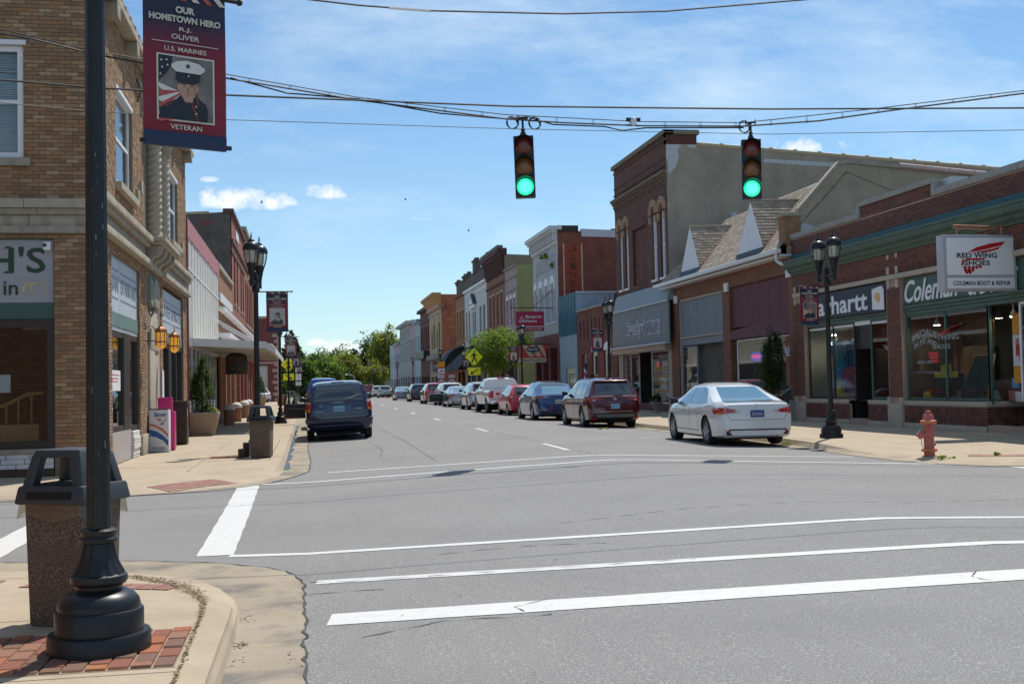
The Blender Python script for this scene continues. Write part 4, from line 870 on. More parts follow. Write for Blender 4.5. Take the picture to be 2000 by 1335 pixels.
for i in range(9):
    a0, c0 = 17.5+i*2.07, 17.5+(i+1)*2.07-.012; q = MB(TA); A = [q.pt((a0, z, d)) for d, z in prof]; B_ = [q.pt((c0, z, d)) for d, z in prof]; q.face(A); q.face(B_[::-1])
    for k in range(len(prof)): q.face([A[k], A[(k+1) % len(prof)], B_[(k+1) % len(prof)], B_[k]])
    q.obj('cornice', C_cgreen, SA)
blocksR(TA, SA, 17.5, 36.1, 4.205, 4.335, .05, 1.62)
for u in (29.14, 29.62, 35.38, 35.86): q = MB(TA); q.box(u, u+.15, 4.35, 4.55, 0, .03); q.obj('accent_stone', C_band, SA); q = MB(TA); q.box(u, u+.15, 3.95, 4.19, 0, .03); q.obj('accent_stone', C_band, SA)
for u in (29.14, 29.62): q = MB(TA); q.box(u, u+.13, 4.78, 4.9, 0, .03); q.obj('accent_stone', C_band, SA)
for (a, c) in ((29.07, 29.86), (35.31, 36.1)): q = MB(TA); q.prism([(a, .13), (c, .13), (c, .95), (c-.12, .95), (c-.12, .78), (a+.12, .78), (a+.12, .95), (a, .95)], -.1, .07); q.obj('pier_base', C_band, SA, bevel=.01)
# green fascia boards under the stone band
for (a, c) in ((23.4, 29.05), (29.87, 35.3)):
    q = MB(TA); q.box(a, c, 3.42, 4.2, -.22, -.12); q.obj('fascia_board', C_green, SA)
    for z, d, h_ in ((3.36, -.03, .06), (3.27, -.07, .08), (3.17, -.10, .09), (3.42, -.08, .03)): q = MB(TA); q.box(a, c, z, z+h_, -.22, d); q.obj('fascia_mould', C_cgreen, SA)
q = MB(TA); q.box(17.5, 23.4, .13, 4.2, -.1, -.02); q.obj('end_wall', C_green, SA)
# shop windows (bay nearest)
def frameA(uls, z0, z1, par, d=-.12, m=C_green, w_=.07):
    q = MB(TA)
    for u in uls: q.box(u-w_/2, u+w_/2, z0, z1, d-.05, d)
    q.box(min(uls), max(uls), z0, z0+.07, d-.05, d); q.box(min(uls), max(uls), z1-.05, z1, d-.05, d)
    o = q.obj('shopfront_frame', m, par); us = sorted(uls)
    for a, c in zip(us, us[1:]): q = MB(TA); q.box(a+w_/2, c-w_/2, z0+.07, z1-.05, d-.03, d-.022); q.obj('pane', C_glass, o)
    return o
frameA([25.22, 27.1, 29.0], .87, 3.16, SA, m=C_green)
frameA([23.45, 23.95], .87, 3.16, SA, m=C_white, w_=.05)
q = MB(); q.box(16.12, 16.19, 25.16, 25.26, .8, 3.2); q.box(16.15, 17.6, 25.18, 25.24, .8, .88); q.obj('corner_post', C_green, SA)
# return window of the recessed entry
q = MB(); q.box(16.2, 17.6, 25.19, 25.2, .9, 3.15); q.obj('pane', C_glass, SA)
q = MB(); q.box(17.5, 17.6, 23.9, 25.2, .8, 3.15); q.obj('entry_post', C_green, SA)
blocksR(TA, SA, 25.2, 29.05, .74, .86, .02, 1.3, C_band, 'sill_stone'); q = MB(TA); q.box(25.2, 29.05, .13, .26, -.1, .03); q.obj('base_stone', C_band, SA, bevel=.008)
blocksR(TA, SA, 29.87, 31.1, .74, .86, .02, 1.2, C_band, 'sill_stone'); q = MB(TA); q.box(29.87, 31.1, .13, .26, -.1, .03); q.obj('base_stone', C_band, SA, bevel=.008)
blocksR(TA, SA, 32.3, 35.3, .74, .86, .02, 1.4, C_band, 'sill_stone'); q = MB(TA); q.box(32.3, 35.3, .13, .26, -.1, .03); q.obj('base_stone', C_band, SA, bevel=.008)
TEn = Fr('F', 25.2)
q = MB(TEn); q.box(16.0, 17.5, .74, .86, -.05, .03); q.obj('sill_stone', C_band, SA, bevel=.008); q = MB(TEn); q.box(16.0, 17.5, .13, .26, -.05, .03); q.obj('base_stone', C_band, SA, bevel=.008)
def basket(T, u0, u1, z0, z1, par):   # basket weave bricks
    q = MB(T); q.box(u0, u1, z0, z1, -.1, -.002); q.obj('riser_backing', C_mortr, par); b = MB(T); s = .225; i = 0; u = u0
    while u < u1-.05:
        for j in range(2):
            z = z0+j*s
            for k in range(3):
                if (i+j) % 2: r = (u+.004, min(u+s-.008, u1), z+k*s/3+.003, z+(k+1)*s/3-.006)
                else: r = (u+k*s/3+.003, min(u+(k+1)*s/3-.006, u1), z+.004, z+s-.008)
                if r[1]-r[0] > .02 and r[3] < z1+.03:
                    a, c, e, f = r; b.hexa([(a, e, 0), (c, e, 0), (c, f, 0), (a, f, 0)], [(a, e, .012), (c, e, .012), (c, f, .012), (a, f, .012)])
        u += s; i += 1
    o = b.obj('riser_brick', C_redbk, par, fix=False); o['kind'] = 'stuff'
basket(TA, 25.2, 29.05, .27, .73, SA); basket(TA, 29.9, 31.1, .27, .73, SA); basket(TA, 32.3, 35.3, .27, .73, SA); basket(TEn, 16.0, 17.4, .27, .73, SA)
# window bay two
frameA([32.1, 33.5, 35.25], .87, 3.16, SA, m=C_bronze, w_=.06); frameA([29.9, 31.05], .87, 3.16, SA, m=C_green, w_=.06)
q = MB(TA); q.box(29.87, 35.3, 3.05, 3.2, -1.2, -.14); q.obj('soffit', C_white, SA)
q = MB(TA); q.box(31.1, 32.3, .13, 2.35, -.75, -.7); dr = q.obj('door', C_bronze, SA); q = MB(TA); q.box(31.25, 32.15, .5, 2.2, -.7, -.69); q.obj('door_pane', C_gdark, dr); q = MB(TA); q.box(31.1, 32.3, 2.35, 3.15, -.75, -.2); q.obj('transom_box', C_black, SA)
for u in (31.1, 32.28): q = MB(TA); q.box(u, u+.02, .13, 3.1, -.75, -.2); q.obj('door_jamb', C_bronze, SA)
# interiors
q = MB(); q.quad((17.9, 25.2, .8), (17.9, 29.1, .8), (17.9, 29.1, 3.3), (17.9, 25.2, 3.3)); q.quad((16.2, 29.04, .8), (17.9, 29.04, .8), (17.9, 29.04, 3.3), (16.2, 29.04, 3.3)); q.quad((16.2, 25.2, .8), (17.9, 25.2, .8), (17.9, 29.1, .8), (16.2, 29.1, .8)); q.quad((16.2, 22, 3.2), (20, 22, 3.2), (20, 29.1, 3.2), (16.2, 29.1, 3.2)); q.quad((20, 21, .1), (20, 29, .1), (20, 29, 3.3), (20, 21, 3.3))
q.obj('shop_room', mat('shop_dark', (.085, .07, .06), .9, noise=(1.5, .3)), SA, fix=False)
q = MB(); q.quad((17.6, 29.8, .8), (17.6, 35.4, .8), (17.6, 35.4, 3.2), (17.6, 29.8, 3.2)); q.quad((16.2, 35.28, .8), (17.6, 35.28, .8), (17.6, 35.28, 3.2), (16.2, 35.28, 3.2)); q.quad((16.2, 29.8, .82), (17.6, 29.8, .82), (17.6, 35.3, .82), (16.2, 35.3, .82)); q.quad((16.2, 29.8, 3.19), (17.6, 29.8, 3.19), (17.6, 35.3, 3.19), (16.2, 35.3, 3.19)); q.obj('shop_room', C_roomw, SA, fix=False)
# signs
C_navy = mat('navy_sign', (.018, .022, .045), .5); C_letw = mat('white_letter', (.72, .76, .80), .5); C_tan = mat('emblem_tan', (.65, .42, .15), .5)
sg = thing('workwear_sign', 'long navy shop sign with white lowercase lettering and square emblem', 'sign', (15.9, 32, 3.8))
q = MB(TA); q.box(29.92, 34.9, 3.36, 4.15, -.1, .0); q.obj('board', C_navy, sg)
text('carhartt', 'lettering', C_letw, TA, 30.95, 34.75, 3.46, 4.03, .002, sg, flip=True, depth=.012, bold=.02)
q = MB(TA); q.prism([(30.65, 3.44), (29.98, 3.40), (29.98, 4.0), (30.1, 4.08), (30.65, 4.02)], 0, .02); e_ = q.obj('emblem', C_letw, sg)
q = MB(TA); q.prism([(30.32+.17*math.cos(a), 3.76+.15*math.sin(a)) for a in [k*.42 for k in range(12)]], .02, .03); q.obj('emblem_mark', C_tan, e_)
sg = thing('painted_fascia_sign', 'green fascia with white script lettering half hidden behind the hanging box sign', 'sign', (15.9, 26, 3.8))
q = MB(TA); q.box(17.6, 29.0, 3.47, 4.17, -.115, -.09); q.obj('board', C_green, sg)
text('Coleman', 'lettering', C_letw, TA, 26.35, 28.98, 3.50, 4.10, -.085, sg, flip=True, depth=.02, bold=.012, shear=.35)
text('& BOOT', 'lettering', C_letw, TA, 23.9, 25.9, 3.46, 3.98, -.085, sg, flip=True, depth=.02, bold=.02, shear=.2)
text('E', 'lettering', C_letw, TA, 23.3, 23.62, 3.86, 4.14, -.085, sg, flip=True, depth=.02, bold=.02); text('REPAIR', 'lettering', C_letw, TA, 21.2, 23.62, 3.47, 3.78, -.085, sg, flip=True, depth=.02, bold=.02)
# window lettering: arched text and red wing
C_rwing = mat('wing_red', (.55, .03, .03), .5)
C_wl = mat('window_letter', (.30, .36, .38), .6)
text('SPECIALIST', 'window_lettering', C_wl, TA, 27.3, 28.72, 2.38, 2.55, -.10, SA, flip=True, depth=.004, arch=.2)
text('IN FIT AND', 'window_lettering', C_wl, TA, 27.45, 28.6, 2.22, 2.36, -.10, SA, flip=True, depth=.004, arch=.14)
text('SHOES', 'window_lettering', C_wl, TA, 26.85, 27.7, 2.20, 2.32, -.10, SA, flip=True, depth=.004); text('WING', 'window_lettering', C_wl, TA, 26.45, 27.3, 2.42, 2.56, -.10, SA, flip=True, depth=.004)
text('CASUAL & SPORT', 'window_lettering', C_wl, TA, 27.6, 28.5, 1.84, 1.92, -.10, SA, flip=True, depth=.004)
for i in range(4): q = MB(TA); q.prism([(27.5-.1*i, 2.55+.03*i), (26.9-.12*i, 2.60+.045*i), (26.25+.02*i, 2.82-.015*i), (26.9-.1*i, 2.66+.035*i)], -.10, -.094); q.obj('wing_feather', C_rwing, SA)
for i in range(3): q = MB(TA); q.prism([(27.95-.05*i, 2.14-.1*i), (27.45, 2.12-.1*i), (27.42, 2.04-.09*i), (27.85-.05*i, 2.05-.1*i)], -.10, -.094); q.obj('wing_feather', C_rwing, SA)
# goods in the windows
def poster(u0, u1, z0, z1, d, m, lab, lines=None, par=None):
    q = MB(TA); q.box(u0, u1, z0, z1, d-.01, d); o = q.obj('poster', m); tag(o, lab, 'poster'); return o
C_py = mat('price_yellow', (.55, .45, .08), .7); C_wp = mat('poster_white', (.6, .6, .62), .6)
poster(27.15, 27.65, 1.62, 1.80, -.28, C_py, 'yellow sale card hanging higher of the two in the boot store window'); poster(26.85, 27.95, 1.46, 1.61, -.28, C_py, 'wide yellow sale card hanging lower in the boot store window'); poster(28.05, 28.4, .92, 1.1, -.2, C_py, 'small yellow card standing on the boot store window floor')
bn_ = thing('feather_banner', 'tall orange and white vertical banner hanging in the boot store entry window', 'banner', (16.6, 24.6, 1.6))
for (z0, z1, m_) in ((2.45, 2.95, mat('banner_orange', (.60, .27, .02), .6)), (1.7, 2.44, C_wp), (1.3, 1.69, mat('banner_orange', (.60, .27, .02), .6))): q = MB(); q.box(16.5, 16.52, 24.42, 24.82, z0, z1); q.obj('cloth', m_, bn_)
text('Red Wing', 'lettering', C_rwing, Fr('R', 16.49), 24.55, 24.68, 1.8, 2.35, .005, bn_, flip=True)
sb = thing('sandwich_board', 'leaning chalkboard with wooden frame in the boot store window', 'sandwich board', (16.6, 26.3, .85))
q = MB(); A = [(16.75, 25.95, 2.0), (16.75, 26.75, 2.0), (16.35, 27.0, .85), (16.35, 25.75, .85)]
q.hexa([(x, y, z) for x, y, z in A], [(x-.03, y, z) for x, y, z in A]); q.obj('panel', mat('chalkboard', (.03, .045, .05), .7), sb)
q = MB(); q.tube([A[3], A[0], A[1], A[2]], .035, 6); q.obj('frame', C_wood, sb)
for z in (1.75, 1.55, 1.3): text('BOOTS', 'lettering', C_letw if z != 1.55 else C_rwing, Fr('R', 16.45+.35*(z-.85)), 26.15, 26.55, z, z+.07, .01, sb, flip=True)
def shirt(u, z, s, col, lab, d=-.6, long=False, m=None, name='shirt_on_display'):
    """a hanging shirt: body, two sleeves, collar opening"""
    t = thing(name, lab, 'shirt', (16-d, u, z)); m = m or mat('cloth_'+lab[:10].replace(' ', '_'), col, .9, noise=(8, .15))
    T_ = Fr('R', 16.0); q = MB(T_); w_, h_ = .28*s, .72*s
    q.hexa([(u-w_, z-h_/2, d-.08), (u+w_, z-h_/2, d-.08), (u+w_*1.05, z+h_*.42, d-.06), (u+w_*.35, z+h_*.5, d-.05), (u-w_*.35, z+h_*.5, d-.05), (u-w_*1.05, z+h_*.42, d-.06)],
           [(u-w_, z-h_/2, d+.06), (u+w_, z-h_/2, d+.06), (u+w_*1.05, z+h_*.42, d+.04), (u+w_*.35, z+h_*.5, d+.04), (u-w_*.35, z+h_*.5, d+.04), (u-w_*1.05, z+h_*.42, d+.04)]); q.obj('torso', m, t, bevel=.02)
    for sx in (-1, 1):
        q = MB(T_); L_ = .62*s if long else .30*s
        q.tube([(u+sx*w_*.95, z+h_*.36, d), (u+sx*(w_+.10*s), z+h_*.36-L_*.5, d), (u+sx*(w_+.14*s), z+h_*.36-L_, d)], [.10*s, .09*s, .075*s], 8); q.obj('sleeve', m, t, smooth=True)
    q = MB(T_); q.tube([(u-.09*s, z+h_*.5, d+.03), (u, z+h_*.44, d+.07), (u+.09*s, z+h_*.5, d+.03), (u, z+h_*.53, d-.03), (u-.09*s, z+h_*.5, d+.03)], .018*s, 6); q.obj('collar', m, t)
    return t
C_plaid = mat('plaid_cloth', (.35, .09, .13), .9, ramp=None, noise=(9, .6), wear=(14, (.05, .05, .12), .5, .8))
shirt(34.1, 2.25, 1.35, (.10, .22, .30), 'pale blue tee shirt hanging at the left of the workwear window'); shirt(32.95, 2.25, 1.25, (.03, .10, .22), 'navy long sleeved shirt hanging in the middle of the workwear window', long=True)
shirt(33.2, 1.45, 1.1, (.35, .1, .12), 'red plaid shirt lowest in the workwear window', m=C_plaid, d=-.5); shirt(33.9, 1.75, .9, (.02, .22, .34), 'teal tee shirt below the pale blue one', d=-.55)
shirt(30.9, 2.0, 1.1, (.75, .09, .02), 'hi-vis orange vest beside the shop doorway', d=-.8); shirt(30.1, 1.9, 1.1, (.45, .10, .05), 'dull orange jacket behind the dark pennant', d=-.8)
q = MB(TA); q.box(33.55, 34.0, .87, 1.27, -.55, -.35); tag(q.obj('shopping_bag', mat('bag_yellow', (.65, .60, .02), .5), bevel=.01), 'bright yellow box standing on the workwear window floor', 'box')
pn = thing('pennant', 'dark pennant cloth with white edge hung in the narrow shop window', 'pennant', (16.4, 30.4, 2.6)); q = MB(TA); q.prism([(31.0, 2.95), (29.95, 2.95), (29.95, 2.35), (30.8, 2.5)], -.42, -.41); q.obj('cloth', C_navy, pn); q = MB(TA); q.prism([(30.9, 2.44), (29.95, 2.27), (29.95, 2.16), (30.75, 2.3)], -.42, -.405); q.obj('white_edge', C_wp, pn)
for (u, z) in ((28.3, 2.98), (24.9, 3.0), (34.4, 3.0), (32.9, 3.0), (30.4, 3.0)):
    t = thing('pendant_lamp', 'small lit ceiling spot inside the boot store, '+{28.3: 'over the painted window lettering', 24.9: 'by the hanging banner', 34.4: 'above the pale blue tee shirt', 32.9: 'above the navy long sleeved shirt', 30.4: 'behind the dark pennant'}[u], 'lamp', (16.5, u, z), group='ceiling spots in the boot store')
    q = MB(); q.lathe([(.09, z-.12), (.05, z), (.02, z+.06), (.01, z+.2)], (16.6, u), 12); q.obj('shade', C_white, t, smooth=True); q = MB(); q.lathe([(.075, z-.125), (.075, z-.115)], (16.6, u), 12); q.obj('bulb', mat('bulb', (1, .95, .8), .3, emit=((1, .93, .75), 120)), t)
for i, (u, z, c) in enumerate([(24.3, 1.0, (.05, .2, .5)), (24.75, .98, (.5, .5, .55)), (24.5, 1.25, (.45, .1, .25)), (24.1, 1.3, (.6, .6, .62)), (24.85, 1.3, (.1, .3, .55)), (25.0, 1.0, (.3, .12, .08))]):
    q = MB(TA); q.box(u-.14, u+.14, z-.12, z+.12, -.75, -.55); tag(q.obj('shoe_box', mat('box_%d' % i, c, .7), bevel=.01), ['blue', 'pale grey', 'magenta', 'white', 'sky blue', 'brown'][i]+' carton in the boot store entry display', 'box')
for (u, z, c, lab) in [(28.5, .86, (.16, .07, .03), 'tan work boots at the left end of the boot store window floor'), (27.6, .86, (.07, .03, .02), 'dark brown work boots at the window floor beside the yellow card'), (27.0, .86, (.28, .12, .05), 'light leather boots right of the window mullion'), (25.9, .86, (.12, .05, .03), 'brown boots before the leaning chalkboard'), (25.5, .86, (.3, .28, .26), 'pale boots at the corner post of the boot store window')]:
    t = thing('pair_of_boots', lab, 'boots', (16.3, u, z), 'boots on the window floor')
    for o_ in (0, .16): q = MB(TA); q.prism([(u+o_, z), (u+o_-.28, z), (u+o_-.30, z+.07), (u+o_-.13, z+.13), (u+o_-.11, z+.28), (u+o_+.01, z+.28)], -.42-o_, -.32-o_); q.obj('boot', mat('leather_%d' % (u*10), c, .6), t, bevel=.02)
q = MB(TA); q.box(27.6, 28.9, 1.0, 2.3, -1.75, -1.7); tag(q.obj('display_board', mat('board_tan', (.22, .14, .09), .9, noise=(3, .3))), 'brown display board at the back of the boot store window', 'display board')
q = MB(TA); q.box(25.3, 26.6, .9, 1.35, -1.5, -1.0); tag(q.obj('display_box', mat('box_pink', (.35, .16, .15), .8), bevel=.02), 'wide pinkish display box on the boot store window floor', 'box')
# hanging box sign
RW = thing('hanging_box_sign', 'white box sign with red wing emblem hung over the walk from a copper bracket', 'sign', (15.1, 24, 3.4))
TS = Fr('F', 23.9)
C_bx = mat('sign_box_white', (.84, .84, .86), .35); C_bxe = mat('sign_box_edge', (.42, .42, .46), .4)
q = MB(TS); q.box(14.24, 16.06, 3.42, 4.70, -.3, 0); q.obj('case', C_bxe, RW, bevel=.02)
q = MB(TS); q.box(14.32, 15.99, 3.78, 4.63, -.01, .012); f1 = q.obj('face_panel', C_bx, RW, bevel=.006); q = MB(TS); q.box(14.32, 15.99, 3.48, 3.72, -.01, .012); f2 = q.obj('face_panel', C_bx, RW, bevel=.006)
q = MB(TS); q.box(14.25, 16.05, 3.73, 3.77, -.02, .02); q.obj('divider', C_bxe, RW)
C_ink = mat('sign_ink', (.012, .018, .03), .5); C_rd = mat('sign_red', (.48, .01, .02), .45)
text('RED WING', 'lettering', C_ink, TS, 14.56, 15.56, 4.17, 4.285, .018, f1, bold=.018, depth=.004); text('SHOES', 'lettering', C_ink, TS, 14.74, 15.38, 4.00, 4.11, .018, f1, bold=.018, depth=.004)
text('COLEMAN BOOT & REPAIR', 'lettering', C_ink, TS, 14.45, 15.88, 3.545, 3.645, .015, f2, bold=.01, depth=.004)
def feather(pts, d=.0125): q = MB(TS); q.prism(pts, d, d+.003); q.obj('wing_feather', C_rd, f1)
feather([(14.84, 4.30), (15.05, 4.41), (15.4, 4.50), (15.78, 4.545), (15.70, 4.46), (15.4, 4.39), (15.1, 4.33)])
feather([(14.88, 4.285), (15.12, 4.315), (15.45, 4.375), (15.68, 4.44), (15.6, 4.37), (15.4, 4.315), (15.25, 4.29)])
feather([(14.72, 4.10), (14.80, 4.16), (15.28, 4.165), (15.22, 4.12), (14.78, 4.115)]); feather([(14.66, 3.98), (14.69, 4.13), (14.735, 4.15), (14.73, 4.02)])
for i, (x, z) in enumerate([(14.70, 3.96), (14.80, 3.955), (14.90, 3.955), (14.99, 3.965), (14.71, 3.90), (14.80, 3.895), (14.89, 3.90), (14.74, 3.85), (14.82, 3.85), (15.08, 3.98)]): feather([(x, z), (x+.05, z-.05), (x+.09, z-.035), (x+.10, z+.015), (x+.05, z+.03)])
q = MB(); q.tube([(14.6, 24.05, 4.93), (15.75, 24.05, 4.9)], .022, 8); q.tube([(14.6, 24.05, 4.88), (15.75, 24.05, 4.84)], .018, 8); q.tube([(15.7, 24.05, 4.9), (16.0, 24.05, 5.0)], .02, 6)
for x in (14.68, 15.8): q.tube([(x, 24.05, 4.7), (x, 24.05, 4.92)], .015, 6)
q.obj('bracket', mat('copper_pipe', (.45, .20, .11), .45, metal=.4), RW)

# ============================================================ RIGHT: gabled shingle roof shop pair
SB = thing('gabled_shop_pair', 'low brown brick shop pair with tan shingle roof and two steep white gablets', 'building', (16, 36.2, .13))
B_br = brickmat('brown_brick', (.17, .07, .04), (.22, .095, .055), (.20, .13, .10), 'x', noise=(1.5, .15))
C_grayp = mat('grey_panel_board', (.175, .21, .24), .6, noise=(2, .06)); C_mar = mat('maroon_board', (.115, .035, .045), .7, noise=(3, .12), wear=(9, (.18, .09, .10), .68, .5))
hB = [(36.5, 42.0, .2, 5.06), (42.75, 48.2, .2, 5.06)]
q = wall(TA, 36.12, 49.2, .13, 5.75, hB, rev=.3); q.obj('wall', B_br, SB, fix=False)
for (u0, u1) in ((36.12, 36.5), (42.0, 42.75), (48.2, 49.2)):
    q = MB(TA); q.box(u0+.02, u1-.02, .14, .8, -.02, .08); q.obj('pier_base', mat('bluegrey_base', (.27, .31, .36), .7), SB)
    q = MB(TA); q.box(u0, u0+.42, 4.92, 5.26, 0, .07); q.obj('accent_stone', C_can, SB, bevel=.01)
q = MB(); q.box(16.35, 30, 36.15, 49.15, .1, 5.7); q.obj('core', C_room, SB)
for i in range(5): q = MB(TA); q.box(42.8+i*1.09, 42.8+i*1.09+1.07, 3.42, 4.95, -.2, -.12); q.obj('panel_board', C_grayp, SB)
q = MB(TA); q.box(42.75, 48.2, 4.95, 5.05, -.2, -.06); q.box(42.75, 48.2, 3.34, 3.41, -.2, -.05); q.box(48.12, 48.2, .2, 5.05, -.2, -.06); q.obj('panel_trim', C_band, SB)
q = MB(TA); q.box(42.75, 48.12, 3.04, 3.33, -.2, -.1); q.obj('head_board', C_grayp, SB)
for i in range(6): q = MB(TA); q.box(36.5+i*.92, 36.5+i*.92+.905, 3.5, 5.05, -.22, -.10); q.obj('siding_board', C_mar, SB)
q = MB(); q.hexa([(15.98, 36.5, 3.05), (15.98, 42.0, 3.05), (16.25, 42.0, 3.05), (16.25, 36.5, 3.05)], [(16.10, 36.5, 3.52), (16.10, 39.2, 3.56), (16.25, 39.2, 3.56), (16.25, 36.5, 3.52)]); q.obj('hood_board', C_mar, SB)
q = MB(); q.hexa([(15.98, 39.2, 3.05), (15.98, 42.0, 3.05), (16.24, 42.0, 3.05), (16.24, 39.2, 3.05)], [(16.10, 39.2, 3.56), (16.02, 42.0, 3.38), (16.24, 42.0, 3.38), (16.24, 39.2, 3.56)]); q.obj('hood_board', C_mar, SB)
frameA([38.5, 41.55], .6, 3.02, SB, d=-.1, m=C_white, w_=.06); frameA([36.55, 38.5], .6, 3.02, SB, d=-.1, m=C_white, w_=.06)
frameA([46.2, 48.05], .6, 3.0, SB, d=-.12, m=C_grayp, w_=.09); frameA([43.3, 46.2], .6, 3.0, SB, d=-.9, m=C_grayp, w_=.09)
q = MB(TA); q.box(36.5, 42, .14, .6, -.2, -.05); q.obj('stall_riser', C_grayp, SB); q = MB(TA); q.box(46.2, 48.2, .14, .6, -.2, -.05); q.obj('stall_riser', C_grayp, SB)
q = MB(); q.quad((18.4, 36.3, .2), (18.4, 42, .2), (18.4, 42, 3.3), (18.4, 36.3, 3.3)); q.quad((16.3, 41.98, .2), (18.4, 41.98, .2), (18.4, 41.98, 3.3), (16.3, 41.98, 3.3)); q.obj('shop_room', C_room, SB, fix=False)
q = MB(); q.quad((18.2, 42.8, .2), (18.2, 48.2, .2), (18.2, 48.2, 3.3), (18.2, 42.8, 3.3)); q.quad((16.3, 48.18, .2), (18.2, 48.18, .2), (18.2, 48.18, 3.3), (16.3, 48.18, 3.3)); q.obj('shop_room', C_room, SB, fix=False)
q = MB(TA)  # multi pane garage style door seen through the grey framed window
q.box(43.4, 46.1, .3, 1.75, -1.0, -.95); q.obj('panel_door', C_grayp, SB)
for i in range(3):
    for j in range(2): q = MB(TA); u = 43.45+i*.9; z = 1.62+j*.38; q.box(u, u+.86, z, z+.34, -.87, -.86); q.obj('door_pane', C_gdark, SB); q = MB(TA); q.box(u-.04, u+.9, z-.04, z, -.88, -.84); q.box(u-.04, u, z, z+.34, -.88, -.84); q.obj('door_muntin', C_white, SB)
for u in (37.4, 40.5): q = MB(); q.lathe([(.09, 2.68), (.05, 2.78), (.01, 2.95)], (16.9, u), 10); o = q.obj('ceiling_spot', mat('bulb_warm', (1, .8, .6), .3, emit=((1, .7, .45), .9)), SB, smooth=True)
on = thing('open_sign', 'oval blue and red neon open sign in the maroon shop window', 'sign', (16.2, 40, 2.35))
C_nb = mat('neon_blue', (.02, .03, .6), .4, emit=((.05, .06, 1), .45)); C_nr = mat('neon_red', (1, .02, .02), .4, emit=((1, .03, .04), 1.3))
q = MB(TA); q.prism([(40.0+.55*math.cos(a), 2.36+.17*math.sin(a)) for a in [k*math.pi/12 for k in range(24)]], -.24, -.22); q.obj('board', C_nb, on); text('OPEN', 'lettering', C_nr, TA, 39.6, 40.4, 2.29, 2.43, -.215, on, flip=True, bold=.015)
text('Feather Your Nest', 'window_lettering', C_letw, TA, 36.7, 38.35, 2.28, 2.62, -.095, SB, flip=True, shear=.3)
# display junk in that window: quilt panel + round clock
q = MB(TA); q.box(38.7, 41.0, .7, 2.1, -1.2, -1.15); tag(q.obj('quilt', mat('quilt', (.22, .19, .15), .9, noise=(5, .5), wear=(7, (.04, .035, .03), .5, .9)), SB)); q = MB(TA); q.box(41.05, 41.5, .3, 2.9, -1.1, -.8); q.obj('column', C_white, SB)
q = MB(TA); q.prism([(40.2+.42*math.cos(a), 1.12+.30*math.sin(a)) for a in [k*math.pi/12 for k in range(24)]], -.8, -.75); q.obj('round_plaque', mat('plaque_brown', (.16, .08, .03), .6), SB)
# topiary by the door: see vegetation
# ---- shingle roof
C_shg = mat('shingle', rough=.95, ramp=[(.34, .285, .225), (.28, .235, .185), (.38, .325, .26), (.25, .21, .165), (.32, .26, .205)], noise=(20, .15))
C_shd = mat('shingle_under', (.12, .10, .075), 1); C_felt = mat('dark_flashing', (.035, .045, .05), .6)
eX, eZ, rX, rZ = 15.55, 5.86, 18.1, 8.5     # eave and ridge
def plane_shingles(P0, Pu, Pv, nu, nv, clip, par, rowstep=None):
    """P(u,v)=P0+u*Pu+v*Pv ; clip(u,v)->bool ; shingle tabs as thin wedges"""
    P0, Pu, Pv = Vector(P0), Vector(Pu), Vector(Pv); nrm = Pu.cross(Pv).normalized()
    if nrm.z < 0: nrm = -nrm
    b = MB()
    for j in range(nv):
        for i in range(-1, nu+1):
            a0 = (i+(.5 if j % 2 else 0)+(.13*((j*7) % 3)))/nu; a1 = a0+.96/nu; a0, a1 = max(a0, 0), min(a1, 1)
            if a1-a0 < .2/nu: continue
            v0, v1 = j/nv, (j+1.06)/nv
            if not clip((a0+a1)/2, (v0+v1)/2): continue
            A = P0+Pu*a0+Pv*v0; B_ = P0+Pu*a1+Pv*v0; C_ = P0+Pu*a1+Pv*min(v1, 1); D = P0+Pu*a0+Pv*min(v1, 1); h0 = .028+random.random()*.008
            b.hexa([A, B_, C_, D], [A+nrm*h0, B_+nrm*h0, C_+nrm*.012, D+nrm*.012])
    o = b.obj('shingle', C_shg, par, fix=False); o['kind'] = 'stuff'
gab = [(37.8, 40.25, 38.85), (44.4, 46.75, 45.5)]   # base u0,u1, apex u
q = MB(); q.quad((eX, 36.15, eZ-.03), (eX, 49.3, eZ-.03), (rX, 49.3, rZ-.03), (rX, 36.15, rZ-.03)); q.quad((rX, 36.15, rZ-.03), (rX, 49.3, rZ-.03), (24, 49.3, 6.2), (24, 36.15, 6.2)); q.obj('roof_deck', C_shd, SB, fix=False)
def inG(u, v):
    y = 36.15+13.15*u
    for (a, c, m_) in gab:
        # valley lines: gablet roof meets the main roof from (base corners at low v) to the ridge point at v=.95
        if v < .06: hw = (c-a)/2
        hw = (c-a)/2*(1-min(max((v-.08)/.70, 0), 1))-.12; mid = (a+c)/2*(1-min(v, 1))+m_*min(v, 1)
        if abs(y-mid) < hw: return False
    return True
plane_shingles((eX, 36.15, eZ), (0, 13.15, 0), (rX-eX, 0, rZ-eZ), 44, 27, inG, SB)
